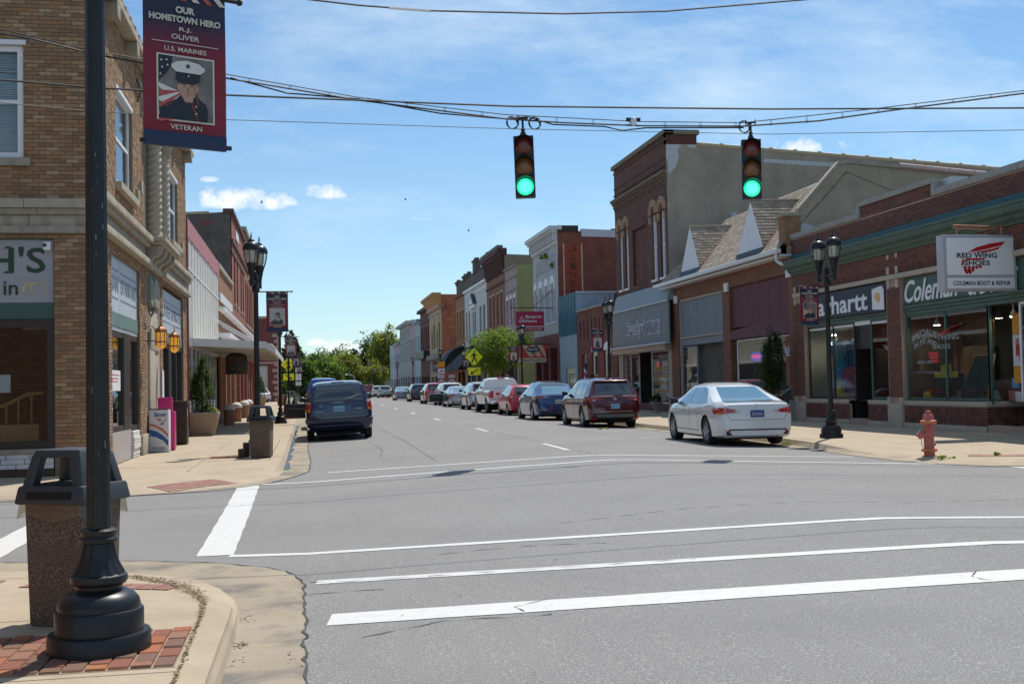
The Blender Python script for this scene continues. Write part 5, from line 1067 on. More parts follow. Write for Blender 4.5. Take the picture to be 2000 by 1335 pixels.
for (a, c, m_) in gab:
    fx, fz0 = 15.70, 6.12; apex = (fx, m_, 7.88); back = (17.55, m_, 7.9); Lb, Rb = (fx, a, fz0), (fx, c, fz0)
    q = MB(); q.hexa([Lb, Rb, apex], [(fx+.06, a, fz0), (fx+.06, c, fz0), (fx+.06, m_, 7.88)]); q.obj('gablet_board', mat('gablet_white', (.72, .74, .77), .6, streak=(10, (.6, .62, .66), .5, .3)), SB)
    q = MB(); q.hexa([(fx-.1, a-.05, fz0-.2), (fx-.1, c+.05, fz0-.2), (fx+.1, c+.05, fz0-.2), (fx+.1, a-.05, fz0-.2)], [(fx-.02, a, fz0), (fx-.02, c, fz0), (fx+.1, c, fz0), (fx+.1, a, fz0)]); q.obj('gablet_flashing', C_felt, SB)
    for (pb, sgn) in ((Lb, -1), (Rb, 1)):
        q = MB(); q.poly([pb, apex, back]); q.obj('gablet_deck', C_shd, SB, fix=False)
        plane_shingles(pb, Vector(back)-Vector(apex), Vector(apex)-Vector(pb), 7, 15, lambda u, v: u <= v+.03, SB)
    for pb in (Lb, Rb): q = MB(); q.tube([(pb[0]+.05, pb[1], pb[2]+.02), (back[0], back[1], back[2]+.03)], .035, 5); q.obj('valley_flashing', mat('copper_flash', (.32, .17, .10), .5), SB)
    q = MB(); q.tube([(apex[0]-.05, m_, apex[2]+.03), (back[0], m_, back[2]+.05)], .05, 6); q.obj('ridge_cap', C_shg, SB)
q = MB(); q.box(15.40, 15.58, 36.0, 49.9, 5.70, 5.85); q.box(15.58, 16.05, 36.1, 49.6, 5.60, 5.68); q.obj('gutter', mat('gutter_white', (.68, .68, .68), .4), SB, bevel=.02)
q = MB(); q.tube([(15.5, 36.25, 5.7), (15.5, 36.2, 5.45), (15.6, 36.1, 5.35), (15.85, 35.95, 5.32)], .06, 8); q.obj('downpipe', mat('gutter_white', (.68, .68, .68), .4), SB, smooth=True)
# party parapet wall between gabled shop and boot store (raked stucco)
C_stc = mat('grey_brown_stucco', (.36, .30, .22), .95, noise=(1.2, .12), bump=(40, .6, .006), wear=(.55, (.15, .13, .105), .5, .6), streak=(2.2, (.17, .15, .12), .52, .5))
C_stw = mat('pale_patch', (.46, .48, .50), .9, noise=(8, .15))
q = MB(Fr('F', 36.18)); q.poly([(15.85, 5.9, 0), (16.2, 6.9, 0), (16.3, 7.12, 0), (17.8, 8.72, 0), (18.1, 8.78, 0), (34, 7.5, 0), (34, 5.5, 0), (15.85, 5.5, 0)]); q.obj('rake_wall', C_stc, SB, fix=False)
q = MB(Fr('F', 36.18)); pts = [(15.95, 6.95), (16.3, 7.1), (17.8, 8.70), (18.1, 8.76), (20, 8.61)]
for (x0, z0), (x1, z1) in zip(pts[1:], pts[2:]): q.hexa([(x0, z0, -.25), (x1, z1, -.25), (x1, z1, .07), (x0, z0, .07)], [(x0, z0+.13, -.25), (x1, z1+.13, -.25), (x1, z1+.13, .07), (x0, z0+.13, .07)])
q.obj('rake_coping', C_limed, SB)
q = MB(Fr('F', 36.18)); q.box(15.78, 16.32, 6.0, 6.95, -.45, .06); q.obj('rake_pier', brickmat('pier_brick', (.22, .11, .06), (.28, .15, .08), (.25, .18, .12), 'y', noise=(3, .2)), SB); q = MB(Fr('F', 36.18)); q.box(15.70, 16.4, 6.95, 7.07, -.5, .12); q.obj('pier_cap', C_limed, SB, bevel=.01)
q = MB(Fr('F', 36.18)); q.poly([(16.35, 5.9, .012), (16.4, 6.75, .012), (16.9, 6.6, .012), (17.5, 6.62, .012), (18.2, 6.5, .012), (19.2, 6.1, .012), (19.4, 5.9, .012)]); q.obj('pale_patch', C_stw, SB, fix=False)
C_tile = mat('clay_tile_cap', (.55, .38, .34), .5, noise=(6, .1))
for i in range(15): x = 20+i*.92; z = 8.70-.08*i*.92; q = MB(); q.tube([(x, 36.1, z), (x+.88, 36.1, z-.07)], .09, 8); q.obj('tile_cap', C_tile, SB, smooth=True)
q = MB(); q.quad((16.5, 36.25, 7.0), (34, 36.25, 7.0), (34, 49, 7.0), (16.5, 49, 7.0)) if False else None

# ============================================================ RIGHT: tall furniture store
SC = thing('furniture_store', 'tall dark red brick furniture store with arched windows and grey stucco side wall', 'building', (16, 49.3, .13))
B_dk = brickmat('dark_red_brick', (.085, .030, .024), (.12, .042, .032), (.20, .15, .13), 'x', noise=(1.2, .18), streak=(3, (.06, .022, .018), .55, .5))
winC = [(49.55, 50.25, 6.25, 9.3), (50.75, 51.55, 6.25, 9.3), (55.9, 56.5, 6.25, 9.25), (56.9, 57.5, 6.25, 9.25)]
winC = [(49.75, 50.45, 6.25, 9.3), (51.0, 51.75, 6.25, 9.3), (55.75, 56.4, 6.25, 9.3), (56.85, 57.5, 6.25, 9.3)]
q = wall(TA, 49.3, 58.2, 5.8, 12.6, winC+[(52.6, 55.0, 6.25, 9.2)], rev=.25); q.quad((52.6, 6.25, -.12), (55.0, 6.25, -.12), (55.0, 9.2, -.12), (52.6, 9.2, -.12)); q.obj('wall', B_dk, SC, fix=False)
C_arch = mat('arch_brick', (.40, .27, .17), .85, noise=(8, .2))
for (a, c, e, f) in winC:
    cu = (a+c)/2; r = (c-a)/2
    wo_ = window(TA, SC, a, c, e, f, C_white, mat('white_pane', (.45, .50, .58), .3), d=-.1, fw=.12, mun=(1, 2), mw_=.06, sill=C_can)
    q = MB(TA)   # arch fan above the opening
    n = 10; q.prism([(cu+r*math.cos(math.pi*k/n), f+r*1.0*math.sin(math.pi*k/n)) for k in range(n+1)], -.1, -.02); q.obj('fanlight', C_white, wo_)
    for rr2, w2, d2 in ((r*1.0, .10, .10), (r*1.28, .10, .06), (r*1.58, .07, .09)):
        q = MB(TA)
        for k in range(n):
            t0, t1 = math.pi*k/n, math.pi*(k+1)/n; P = lambda t, s: (cu+(rr2+s)*math.cos(t), f+(rr2*1.05+s)*math.sin(t)); (ax, az), (bx, bz), (cx_, cz), (dx, dz) = P(t0, 0), P(t1, 0), P(t1, w2), P(t0, w2)
            q.hexa([(ax, az, 0), (bx, bz, 0), (cx_, cz, 0), (dx, dz, 0)], [(ax, az, d2), (bx, bz, d2), (cx_, cz, d2), (dx, dz, d2)])
        q.obj('arch_ring', C_arch, SC)
    for s_ in (a-.16, c+.02): q = MB(TA); q.box(s_, s_+.14, f-.42, f-.1, 0, .1); q.obj('arch_impost', C_arch, SC)
q = MB(TA); q.prism([(52.5, 9.15), (53.1, 9.42), (53.8, 9.5), (54.5, 9.42), (55.1, 9.15), (55.1, 9.0), (52.5, 9.0)], 0, .05); q.obj('blind_arch_label', B_dk, SC)
q = MB(TA); q.box(49.22, 58.3, 12.60, 12.80, -.35, .14); q.obj('coping', mat('furn_coping', (.17, .15, .11), .9), SC)
for (z, d) in ((12.35, .05), (11.55, .035), (11.2, .05)): q = MB(TA); q.box(49.3, 58.2, z, z+.08, 0, d); q.obj('brick_course', B_dk, SC)
C_corb = mat('corbel_brick', (.17, .12, .085), .9, noise=(12, .3))
for i in range(34):    # corbel table
    u = 49.38+i*.262; q = MB(TA); q.box(u, u+.13, 10.55, 10.72, 0, .10); q.box(u, u+.13, 10.72, 10.86, 0, .17); q.box(u+.02, u+.11, 10.40, 10.55, 0, .05); q.obj('corbel', C_corb, SC)
q = MB(TA); q.box(49.3, 58.3, 10.86, 11.0, 0, .22); q.obj('corbel_course', C_corb, SC)
TCs = Fr('F', 49.3)
C_fst = mat('furniture_stucco', (.33, .285, .225), .95, noise=(.9, .12), bump=(30, .6, .008), wear=(.5, (.21, .185, .15), .49, .7), streak=(1.6, (.23, .20, .165), .47, .55))
q = MB(TCs); q.poly([(16, 5.5, 0), (16, 12.15, 0), (17.45, 12.15, 0), (30, 11.35, 0), (46, 10.35, 0), (46, 5.5, 0)]); q.obj('side_wall', C_fst, SC, fix=False)
q = MB(TCs); q.box(16.0, 17.45, 12.16, 12.60, -.3, .0); q.obj('parapet_return', brickmat('dark_red_brick_y', (.10, .034, .028), (.13, .045, .035), (.10, .06, .05), 'y', noise=(2, .15)), SC)
q = MB(TCs); q.box(15.9, 17.55, 12.6, 12.8, -.35, .08); q.obj('coping', mat('furn_coping', (.17, .15, .11), .9), SC)
for i in range(24): x = 17.5+i*1.18; z = 12.18-.0625*i*1.18; q = MB(); q.tube([(x, 49.35, z), (x+1.12, 49.35, z-.07)], .10, 8); q.ball((x+1.13, 49.35, z-.05), .13, 8, 5); q.obj('tile_cap', mat('tan_tile_cap', (.45, .36, .24), .6, noise=(6, .15)), SC, smooth=True)
q = MB(TCs); q.poly([(16.0, 12.14, .01), (16.75, 12.14, .01), (16.55, 11.95, .01), (16.6, 11.6, .01), (16.42, 11.1, .01), (16.1, 10.8, .01), (16.05, 11.4, .01), (15.99, 11.5, .01)]); q.poly([(17.0, 12.14, .01), (17.45, 12.14, .01), (17.4, 11.98, .01), (17.1, 12.0, .01)]); q.obj('pale_patch', C_stw, SC, fix=False)
q = MB(TCs); q.poly([(20.6, 11.55, .01), (24, 11.42, .01), (27, 11.15, .01), (27, 10.98, .01), (24, 11.22, .01), (20.6, 11.38, .01)]); q.obj('pale_patch', C_stw, SC, fix=False)
q = MB(TCs); q.box(19.0, 19.25, 6.8, 9.1, 0, .02); q.obj('pale_patch', C_stw, SC)
q = MB(); q.quad((16, 49.3, 11.0), (16, 58.2, 11.0), (46, 58.2, 10.2), (46, 49.3, 10.2)); q.quad((16.3, 58.2, .1), (46, 58.2, .1), (46, 58.2, 11), (16.3, 58.2, 11)); q.obj('roof', C_tar2, SC, fix=False)
# lower mansard, sign and shopfront
C_zinc = mat('pale_metal_siding', (.24, .30, .33), .6, noise=(1.6, .12), streak=(4, (.32, .38, .40), .5, .5)); C_zinc2 = mat('grey_sign_siding', (.17, .20, .215), .6, noise=(1.5, .1), streak=(4, (.22, .25, .27), .5, .4))
for i in range(6):
    u0, u1 = 48.7+i*1.56, 48.7+(i+1)*1.56-.02; q = MB(); q.hexa([(15.66, u0, 5.12), (15.66, u1, 5.12), (16, u1, 5.12), (16, u0, 5.12)], [(15.94, u0, 5.95), (15.94, u1, 5.95), (16, u1, 5.95), (16, u0, 5.95)]); q.obj('mansard_panel', C_zinc, SC)
q = MB(); q.hexa([(15.65, 58.15, 5.1), (16, 58.15, 5.1), (16, 58.25, 5.1), (15.65, 58.25, 5.1)], [(15.9, 58.15, 6.2), (16, 58.15, 6.2), (16, 58.25, 6.2), (15.9, 58.25, 6.2)]); q.obj('mansard_end', mat('rusty_end', (.12, .07, .05), .9), SC)
q = MB(); q.box(15.62, 15.70, 48.6, 58.1, 5.06, 5.12); q.box(15.5, 15.72, 48.6, 58.2, 3.20, 3.27); q.obj('drip_edge', mat('edge_white', (.5, .56, .6), .5), SC)
for i in range(9): q = MB(); u0 = 48.65+i*1.05; q.box(15.70, 15.78, u0, u0+1.04, 3.27, 5.06); q.obj('siding_panel', C_zinc2, SC)
TSn = Fr('R', 15.70); C_ot = mat('sign_letter_outline', (.80, .84, .92), .5); C_in = mat('sign_letter_fill', (.03, .04, .07), .5)
for (t, a, c, z0, z1, sh_) in (("Brantley's", 52.1, 55.4, 3.62, 4.48, .35), ('FURNITURE', 49.85, 52.25, 3.70, 4.34, 0)):
    text(t, 'lettering', C_ot, TSn, a, c, z0, z1, .01, SC, flip=True, bold=.05, shear=sh_, depth=.02, spacing=1.12); text(t, 'lettering', C_in, TSn, a+.04, c-.04, z0+.04, z1-.04, .034, SC, flip=True, bold=-.006, spacing=1.12, shear=sh_, depth=.008)
q = MB(TA); q.box(49.3, 58.2, 2.95, 3.28, -.3, .3); q.obj('soffit_board', C_band, SC)
q = MB(TA); q.box(49.3, 58.2, .13, .5, -.3, -.1); q.obj('stall_riser', C_mar, SC)
C_alu = mat('aluminium', (.55, .55, .55), .35, metal=.7)
frameA([49.9, 52.8], .5, 2.95, SC, d=-.15, m=C_alu, w_=.07); frameA([54.9, 56.4, 57.3], .5, 2.95, SC, d=-.15, m=C_alu, w_=.07); frameA([52.8, 54.9], .3, 2.95, SC, d=-1.2, m=C_bronze, w_=.1)
q = MB(); q.quad((18.6, 49.4, .2), (18.6, 58.1, .2), (18.6, 58.1, 3.3), (18.6, 49.4, 3.3)); q.quad((16.3, 58.1, .2), (18.6, 58.1, .2), (18.6, 58.1, 3.3), (16.3, 58.1, 3.3)); q.box(16.3, 18.6, 49.4, 58.1, 3.25, 3.3); q.obj('shop_room', C_room, SC, fix=False)
q = MB(TA); q.box(49.3, 49.85, .13, 3.0, -.3, -.02); q.obj('tile_pier', mat('tile_pier', (.28, .24, .22), .3, noise=(3, .2)), SC); q = MB(TA); q.box(57.4, 58.2, .13, 3.0, -.3, -.02); q.obj('tile_pier', mat('tile_pier', (.28, .24, .22), .3, noise=(3, .2)), SC)
for i in range(14): q = MB(TA); u = 50.9+i*.13; q.box(u, u+.06, .6, 2.8, -.5, -.46); q.obj('curtain_fold', C_blind, SC)
text('OPEN', 'neon_lettering', C_nr, TA, 53.1, 54.4, 2.22, 2.48, -.9, SC, flip=True, bold=.01)
C_gl = mat('gold_window_letter', (.55, .30, .03), .6)
for (t, z, h_) in (('BRANTLEY', 1.98, .26), ('FURNITURE', 1.64, .2), ('EST 1925', 1.35, .16), ('443-2881', 1.0, .16)): text(t, 'window_lettering', C_gl, TA, 50.3, 52.3, z, z+h_, -.13, SC, flip=True)

# ============================================================ RIGHT: low brick shop with arched white windows
SD = thing('low_arched_window_shop', 'low red brick shop with white arched windows between the furniture store and blue front', 'building', (16, 58.3, .13))
hD = [(59.6, 61.2, .6, 3.3), (62.6, 63.9, .6, 3.3), (65.1, 66.3, .2, 3.2)]
B_d2 = brickmat('old_red_brick', (.14, .045, .03), (.19, .065, .045), (.16, .09, .07), 'x', noise=(1.4, .25))
q = wall(TA, 58.3, 67.3, .13, 5.75, hD, rev=.3); q.box(58.3, 67.3, .13, 5.5, -20, -.31); q.obj('wall', B_d2, SD, fix=False)
q = MB(TA); q.box(58.25, 67.35, 5.75, 5.87, -.3, .08); q.obj('coping', C_cop, SD)
for h in hD[:2]:
    wo_ = window(TA, SD, *h, C_white, C_gdark, d=-.12, fw=.22, mun=(1, 2)); a, c, e, f = h; cu = (a+c)/2; r = (c-a)/2
    q = MB(TA); q.prism([(cu+r*math.cos(math.pi*k/8), f+.45*math.sin(math.pi*k/8)) for k in range(9)], -.05, .012); q.obj('arch_head', C_white, wo_); q = MB(TA); q.box(a+.1, c-.1, 1.3, 1.75, -.13, -.06); q.obj('transom_panel', C_white, wo_)
window(TA, SD, *hD[2], C_white, C_gdark, d=-.2, fw=.12)
for i in range(9): u = 59.2+i*.9; q = MB(TA); q.box(u, u+.12, 4.1, 5.2, -.02, .03); q.obj('brick_slot', mat('slot_dark', (.05, .018, .015), .9), SD)
# barber pole
bp = thing('barber_pole', 'striped red white and blue barber pole on the low red brick shop wall', 'barber pole', (15.8, 64.4, 1.7))
q = MB(); q.lathe([(.06, 1.35), (.12, 1.4), (.12, 1.5)], (15.75, 64.4), 12); q.lathe([(.12, 2.45), (.12, 2.55), (.05, 2.65)], (15.75, 64.4), 12); q.obj('caps', C_black, bp); 
cl_ = [mat('pole_red', (.5, .04, .04), .4), mat('pole_white', (.7, .7, .72), .4), mat('pole_blue', (.03, .08, .35), .4)]
q = MB(); seg, rows = 12, 20; ids = [[q.pt((15.75+.1*math.cos(2*math.pi*k/seg), 64.4+.1*math.sin(2*math.pi*k/seg), 1.5+.95*j/rows)) for k in range(seg)] for j in range(rows+1)]
for j in range(rows):
    for k in range(seg): q.face([ids[j][k], ids[j][(k+1) % seg], ids[j+1][(k+1) % seg], ids[j+1][k]], ((j+k)//3) % 3)
q.obj('striped_cylinder', cl_, bp)

# ============================================================ RIGHT: blue metal front
SE = thing('blue_metal_front_shop', 'narrow light blue brick shop with teal ribbed metal upper front', 'building', (16, 67.4, .13))
B_lb = brickmat('light_blue_brick', (.30, .42, .50), (.34, .46, .53), (.12, .20, .28), 'x', noise=(1.5, .12)); B_lby = brickmat('light_blue_brick_y', (.27, .40, .50), (.31, .44, .54), (.10, .18, .28), 'y', noise=(1.5, .12))
q = wall(TA, 67.4, 72.2, .13, 4.5, [(68.0, 70.6, .2, 2.5)], rev=.3); q.obj('wall', B_lb, SE, fix=False)
C_bm = mat('teal_metal', (.015, .13, .20), .45, noise=(1, .08))
for i in range(24): u = 67.42+i*.2; q = MB(TA); q.prism([(u, 4.5), (u+.19, 4.5), (u+.19, 7.03), (u, 7.03)], -.02, .02+.05*(i % 2)); q.obj('metal_rib', C_bm, SE)
q = MB(); q.quad((15.95, 67.38, 5.6), (26, 67.38, 5.6), (26, 67.38, 6.9), (15.95, 67.38, 7.0)); q.obj('side_wall', B_lby, SE, fix=False); q = MB(); q.box(15.98, 26, 67.3, 67.5, 6.95, 7.05); q.obj('coping', mat('lb_cop', (.35, .48, .56), .7), SE); q = MB(); q.box(16.31, 26, 67.5, 72.1, .1, 6.8); q.obj('core', C_tar2, SE)
window(TA, SE, 68.0, 70.6, .2, 2.5, mat('cream_frame', (.60, .58, .45), .6), C_gdark, d=-.1, fw=.35, mun=(2, 1))

# ============================================================ RIGHT: tall white brick building
SF = thing('white_cornice_building', 'tall white painted brick building with bracketed cornice and painted red side wall', 'building', (16, 72.3, .13))
B_wh = brickmat('white_painted_brick', (.46, .48, .50), (.52, .54, .56), (.33, .35, .37), 'x', noise=(1.2, .12), wear=(1.2, (.36, .37, .38), .55, .5))
B_sd = brickmat('side_red_brick', (.20, .055, .035), (.26, .08, .05), (.20, .10, .08), 'y', noise=(.8, .2), wear=(.9, (.13, .035, .025), .5, .5))
wf = [(73.3, 74.3, 5.6, 8.0), (75.2, 76.2, 5.6, 8.0), (77.1, 78.1, 5.6, 8.0), (79.0, 79.8, 5.6, 8.0)]
q = wall(TA, 72.3, 80.5, 4.8, 11.3, wf, rev=.25); q.obj('wall', B_wh, SF, fix=False)
q = wall(TA, 72.3, 80.5, .13, 4.8, [(73.0, 75.2, .4, 3.9), (75.9, 77.6, .4, 3.9), (78.2, 80.0, .4, 3.9)], rev=.3); q.obj('wall', mat('dark_red_front', (.15, .03, .03), .7, noise=(2, .2)), SF, fix=False)
for h in [(73.0, 75.2, .4, 3.9), (75.9, 77.6, .4, 3.9), (78.2, 80.0, .4, 3.9)]: window(TA, SF, *h, mat('dark_red_front', (.15, .03, .03), .7), C_gdark, d=-.2, fw=.1, mun=(2, 2))
for h in wf:
    wo_ = window(TA, SF, *h, C_white, C_glite, d=-.1, fw=.08, mun=(2, 2), sill=C_white); a, c = h[0], h[1]
    q = MB(TA); q.prism([(a-.12, 7.7), (a-.12, 8.35), (a+.1, 8.6), (c-.1, 8.6), (c+.12, 8.35), (c+.12, 7.7), (c+.02, 7.7), (c+.02, 8.1), (a-.02, 8.1), (a-.02, 7.7)], 0, .12); q.obj('hood_mould', C_white, wo_)
C_cw = mat('cornice_white', (.55, .57, .58), .7, noise=(3, .1))
q = MB(TA); q.box(72.2, 80.6, 11.45, 11.7, -.3, .55); q.box(72.25, 80.55, 11.3, 11.45, 0, .4); q.box(72.3, 80.5, 10.55, 10.75, 0, .12); q.obj('cornice', C_cw, SF)
for i in range(13): u = 72.35+i*.655; q = MB(TA); q.box(u, u+.18, 10.75, 11.3, 0, .3); q.obj('cornice_bracket', C_cw, SF)
q = MB(TA); q.box(73.2, 79.6, 9.1, 10.0, -.01, .012); q.obj('attic_vent', mat('vent_dark', (.10, .11, .12), .9), SF)
for i in range(16): u = 73.3+i*.4; q = MB(TA); q.box(u, u+.18, 9.1, 10.0, 0, .04); q.obj('vent_slat', C_cw, SF)
q = MB(); q.quad((16, 72.28, 5.0), (30, 72.28, 5.0), (30, 72.28, 10.95), (16, 72.28, 11.4)); q.obj('side_wall', B_sd, SF, fix=False)
q = MB(); q.hexa([(17.6, 72.2, 11.0), (32, 72.2, 10.6), (32, 72.6, 10.6), (17.6, 72.6, 11.0)], [(17.6, 72.2, 11.5), (32, 72.2, 10.95), (32, 72.6, 10.95), (17.6, 72.6, 11.5)]); q.obj('roof_edge', mat('roof_pale', (.5, .52, .55), .5), SF)
q = MB(); q.box(16.0, 17.4, 72.25, 72.6, 11.3, 11.72); q.obj('parapet_return', mat('black_cap', (.05, .035, .03), .9), SF)
for x in (19.7, 20.5, 21.2): q = MB(); q.box(x, x+.35, 72.5, 72.9, 11.3, 11.55); q.obj('roof_vent', C_black, SF)
TFs = Fr('F', 72.27); gs = MB(TFs); gs.box(16.35, 17.65, 4.9, 10.55, .0, .008); gs.obj('ghost_sign', mat('ghost_red', (.30, .06, .03), .9, noise=(3, .25), wear=(2, (.16, .045, .03), .5, .6)), SF)
q = MB(TFs); q.box(16.35, 16.44, 4.9, 10.55, .008, .016); q.box(17.56, 17.65, 4.9, 10.55, .008, .016); q.obj('ghost_sign_border', mat('ghost_cream', (.55, .38, .28), .9, noise=(3, .2)), SF)
for i, ch in enumerate('JOINER HDW'): 
    if ch != ' ': text(ch, 'ghost_letter', mat('ghost_dark', (.10, .03, .02), .9), TFs, 16.82, 17.18, 10.0-i*.55, 10.38-i*.55, .009, SF)
vine = [(74.9, 10.15), (75.6, 10.05), (76.6, 10.1), (77.4, 10.0), (73.4, 9.2), (73.9, 9.15)]

# ============================================================ RIGHT: more of the row beyond the alley
def rowhouse(name, label, y0, y1, h, mfront, msidecol, wins, z0=.2, cornice=None, ccol=None, gmat=None, gw=None, lintel=None, arch=False, sill=None, sidetop=None, sidemat=None, sideX=32, fr_=None, pane=None, mun=(1, 2)):
    t = thing(name, label, 'building', (16, y0, .2))
    hs = [(a, c, e, f) for (a, c, e, f) in wins]; g = gw or []
    q = wall(TA, y0, y1, z0, h, hs+g, rev=.3); q.obj('wall', mfront, t, fix=False)
    q = MB(); q.quad((16, y0-.0, z0), (sideX, y0, z0), (sideX, y0, (sidetop or h-.5)), (16, y0, h)); q.obj('side_wall', sidemat or mfront, t, fix=False)
    q = MB(); q.box(16.31, sideX, y0+.05, y1-.05, z0, h-1.2); q.obj('core', C_tar2, t)
    for hh_ in hs:
        wo_ = window(TA, t, *hh_, fr_ or C_white, pane or C_gdark, d=-.14, fw=.08, mun=mun, sill=sill, lintel=lintel)
        if arch: a, c, e, f = hh_; cu = (a+c)/2; q = MB(TA); r = (c-a)/2; q.prism([(cu+r*math.cos(math.pi*k/8), f+r*math.sin(math.pi*k/8)) for k in range(9)], -.05, .03); q.obj('arch_head', arch, wo_)
    for hh_ in g: window(TA, t, *hh_, gmat or C_bronze, C_gdark, d=-.2, fw=.1, mun=(2, 1), name='shop_window')
    if cornice:
        for (cz0, cz1, d) in cornice: q = MB(TA); q.box(y0-.05, y1+.05, cz0, cz1, -.2, d); q.obj('cornice', ccol or mfront, t)
    return t
def evenly(y0, y1, n, w_, z0, z1): s = (y1-y0)/n; return [(y0+s*(i+.5)-w_/2, y0+s*(i+.5)+w_/2, z0, z1) for i in range(n)]
M_pink = brickmat('whitewashed_brick', (.42, .36, .37), (.34, .25, .25), (.45, .42, .43), 'x', noise=(1, .2), wear=(2.2, (.25, .13, .11), .52, .8)); M_gr = brickmat('green_side_brick', (.30, .31, .13), (.33, .34, .15), (.24, .25, .11), 'y', noise=(.8, .1), wear=(1.3, (.16, .09, .05), .66, .8))
G_ = rowhouse('whitewashed_brick_building', 'whitewashed brick building with olive green side wall beyond the alley', 87.1, 92.3, 10.8, M_pink, None, evenly(87.3, 92.2, 3, .8, 6.3, 8.3), gw=evenly(87.3, 92.2, 2, 1.8, .5, 3.6), arch=C_white, sidemat=M_gr, sidetop=10.3, cornice=[(9.9, 10.0, .1), (8.9, 9.0, .08), (10.7, 10.85, .15)], ccol=mat('greyp', (.27, .24, .24), .9), pane=C_glite)
H_ = rowhouse('corbelled_brick_building', 'brown brick building with deep corbelled cornice and tan side wall', 92.35, 102.0, 12.2, brickmat('brown_red_brick', (.22, .09, .05), (.27, .12, .07), (.2, .12, .09), 'x', noise=(1, .15)), None, evenly(93, 101, 4, 1.0, 6.6, 9.2), gw=evenly(93, 101.6, 3, 2.2, .5, 3.8), lintel=C_band, sidemat=mat('tan_stucco', (.25, .20, .14), .95, noise=(1, .15), streak=(2, (.19, .15, .11), .5, .5)), sidetop=11.6, cornice=[(12.3, 12.7, .6), (12.1, 12.3, .45), (9.9, 10.1, .1)], ccol=mat('dark_cornice', (.07, .025, .025), .8))
for i in range(18): u = 92.45+i*.53; q = MB(TA); q.hexa([(u, 10.7, 0), (u+.25, 10.7, 0), (u+.25, 10.7, .08), (u, 10.7, .08)], [(u, 12.1, 0), (u+.25, 12.1, 0), (u+.25, 12.1, .42), (u, 12.1, .42)]); q.obj('cornice_bracket', mat('dark_cornice', (.07, .025, .025), .8), H_); q = MB(TA); q.box(u, u+.25, 12.7, 12.95, .1, .6); q.obj('cornice_dentil', mat('grey_dentil', (.16, .16, .15), .8), H_)
M_wh2 = brickmat('white_brick_front', (.55, .58, .58), (.60, .62, .62), (.42, .44, .45), 'x', noise=(1, .06)); C_dgt = mat('dark_green_trim', (.03, .05, .05), .5)
I_ = rowhouse('white_pediment_building', 'white painted building with small pediment window and dark ornate parapet', 102.05, 116.8, 11.05, M_wh2, None, [(103.3, 104.5, 5.9, 8.9), (105.5, 106.7, 5.9, 8.9), (108.9, 109.9, 5.9, 8.6), (110.2, 111.2, 5.9, 8.6), (113, 114, 5.9, 8.9), (115, 116, 5.9, 8.9)], gw=evenly(102.5, 116.4, 4, 2.6, .5, 3.0), fr_=C_dgt, cornice=[(10.9, 11.1, .2), (10.4, 10.5, .06)], ccol=C_white)
q = MB(TA); q.hexa([(108.3, 9.3, 0), (111.8, 9.3, 0), (111.8, 9.3, .35), (108.3, 9.3, .35)], [(110.0, 10.4, 0), (110.1, 10.4, 0), (110.1, 10.4, .35), (110.0, 10.4, .35)]); q.obj('pediment', C_dgt, I_)
q = MB(TA); q.prism([(108.8, 9.36), (111.3, 9.36), (110.05, 10.15)], .35, .38); q.obj('pediment_field', C_white, I_); q = MB(TA); q.box(108.4, 111.7, 9.0, 9.3, 0, .3); q.obj('pediment_base', C_white, I_)
C_par = mat('parapet_dark', (.10, .085, .075), .9, noise=(2, .3))
q = MB(TA); q.box(102.1, 123.9, 11.1, 12.3, -.5, -.1); q.obj('ornate_parapet', C_par, I_)
for (u, w_, h_) in [(102.2, .9, 13.4), (109.2, 1.5, 13.7), (114.8, .8, 12.9), (117.0, 1.2, 12.9), (122.8, 1.0, 12.8)]: q = MB(TA); q.box(u, u+w_, 12.3, h_-.25, -.6, 0); q.box(u-.1, u+w_+.1, h_-.25, h_-.1, -.7, .1); q.box(u+.2, u+w_-.2, h_-.1, h_+.15, -.5, -.1); q.obj('parapet_turret', C_par, I_)
for i in range(30): u = 102.8+i*.7; q = MB(TA); q.box(u, u+.35, 12.3, 12.55, -.4, -.1); q.obj('parapet_merlon', C_par, I_)
J_ = rowhouse('orange_brown_building', 'orange brown brick building with three tall windows beside the white pediment front', 116.85, 123.9, 11.1, brickmat('orange_brown2', (.30, .14, .06), (.35, .17, .08), (.28, .18, .1), 'x', noise=(1, .1)), None, evenly(117.1, 123.6, 3, 1.0, 6.4, 9.4), gw=evenly(117.2, 123.6, 2, 2.4, .5, 3.0), lintel=C_band, sidemat=mat('core_dark', (.1, .06, .05), .9), cornice=[(10.9, 11.15, .25), (5.0, 5.9, .05)], ccol=mat('maroon_cornice', (.16, .08, .06), .8))
K_side = brickmat('orange_side_brick', (.36, .095, .045), (.42, .125, .06), (.30, .17, .10), 'y', noise=(.7, .18), wear=(.8, (.17, .055, .03), .5, .85), speck=(3, (.46, .24, .14), .6))
K_ = rowhouse('cream_arched_building', 'cream fronted building with tall ochre arched windows, gold cornice and orange brick side', 137.6, 151.4, 12.6, mat('cream_front', (.40, .33, .20), .8, noise=(1, .1)), None, [(139.2, 141.2, 6.3, 9.3), (141.9, 143.4, 6.3, 8.3), (144.9, 146.9, 6.3, 9.3), (147.6, 149.4, 6.3, 8.3)], gw=evenly(138.2, 151, 3, 3.2, .5, 2.8), arch=mat('ochre', (.32, .17, .05), .6), fr_=mat('ochre', (.32, .17, .05), .6), pane=mat('ochre_pane', (.12, .07, .03), .2), sidemat=K_side, sidetop=12.4)
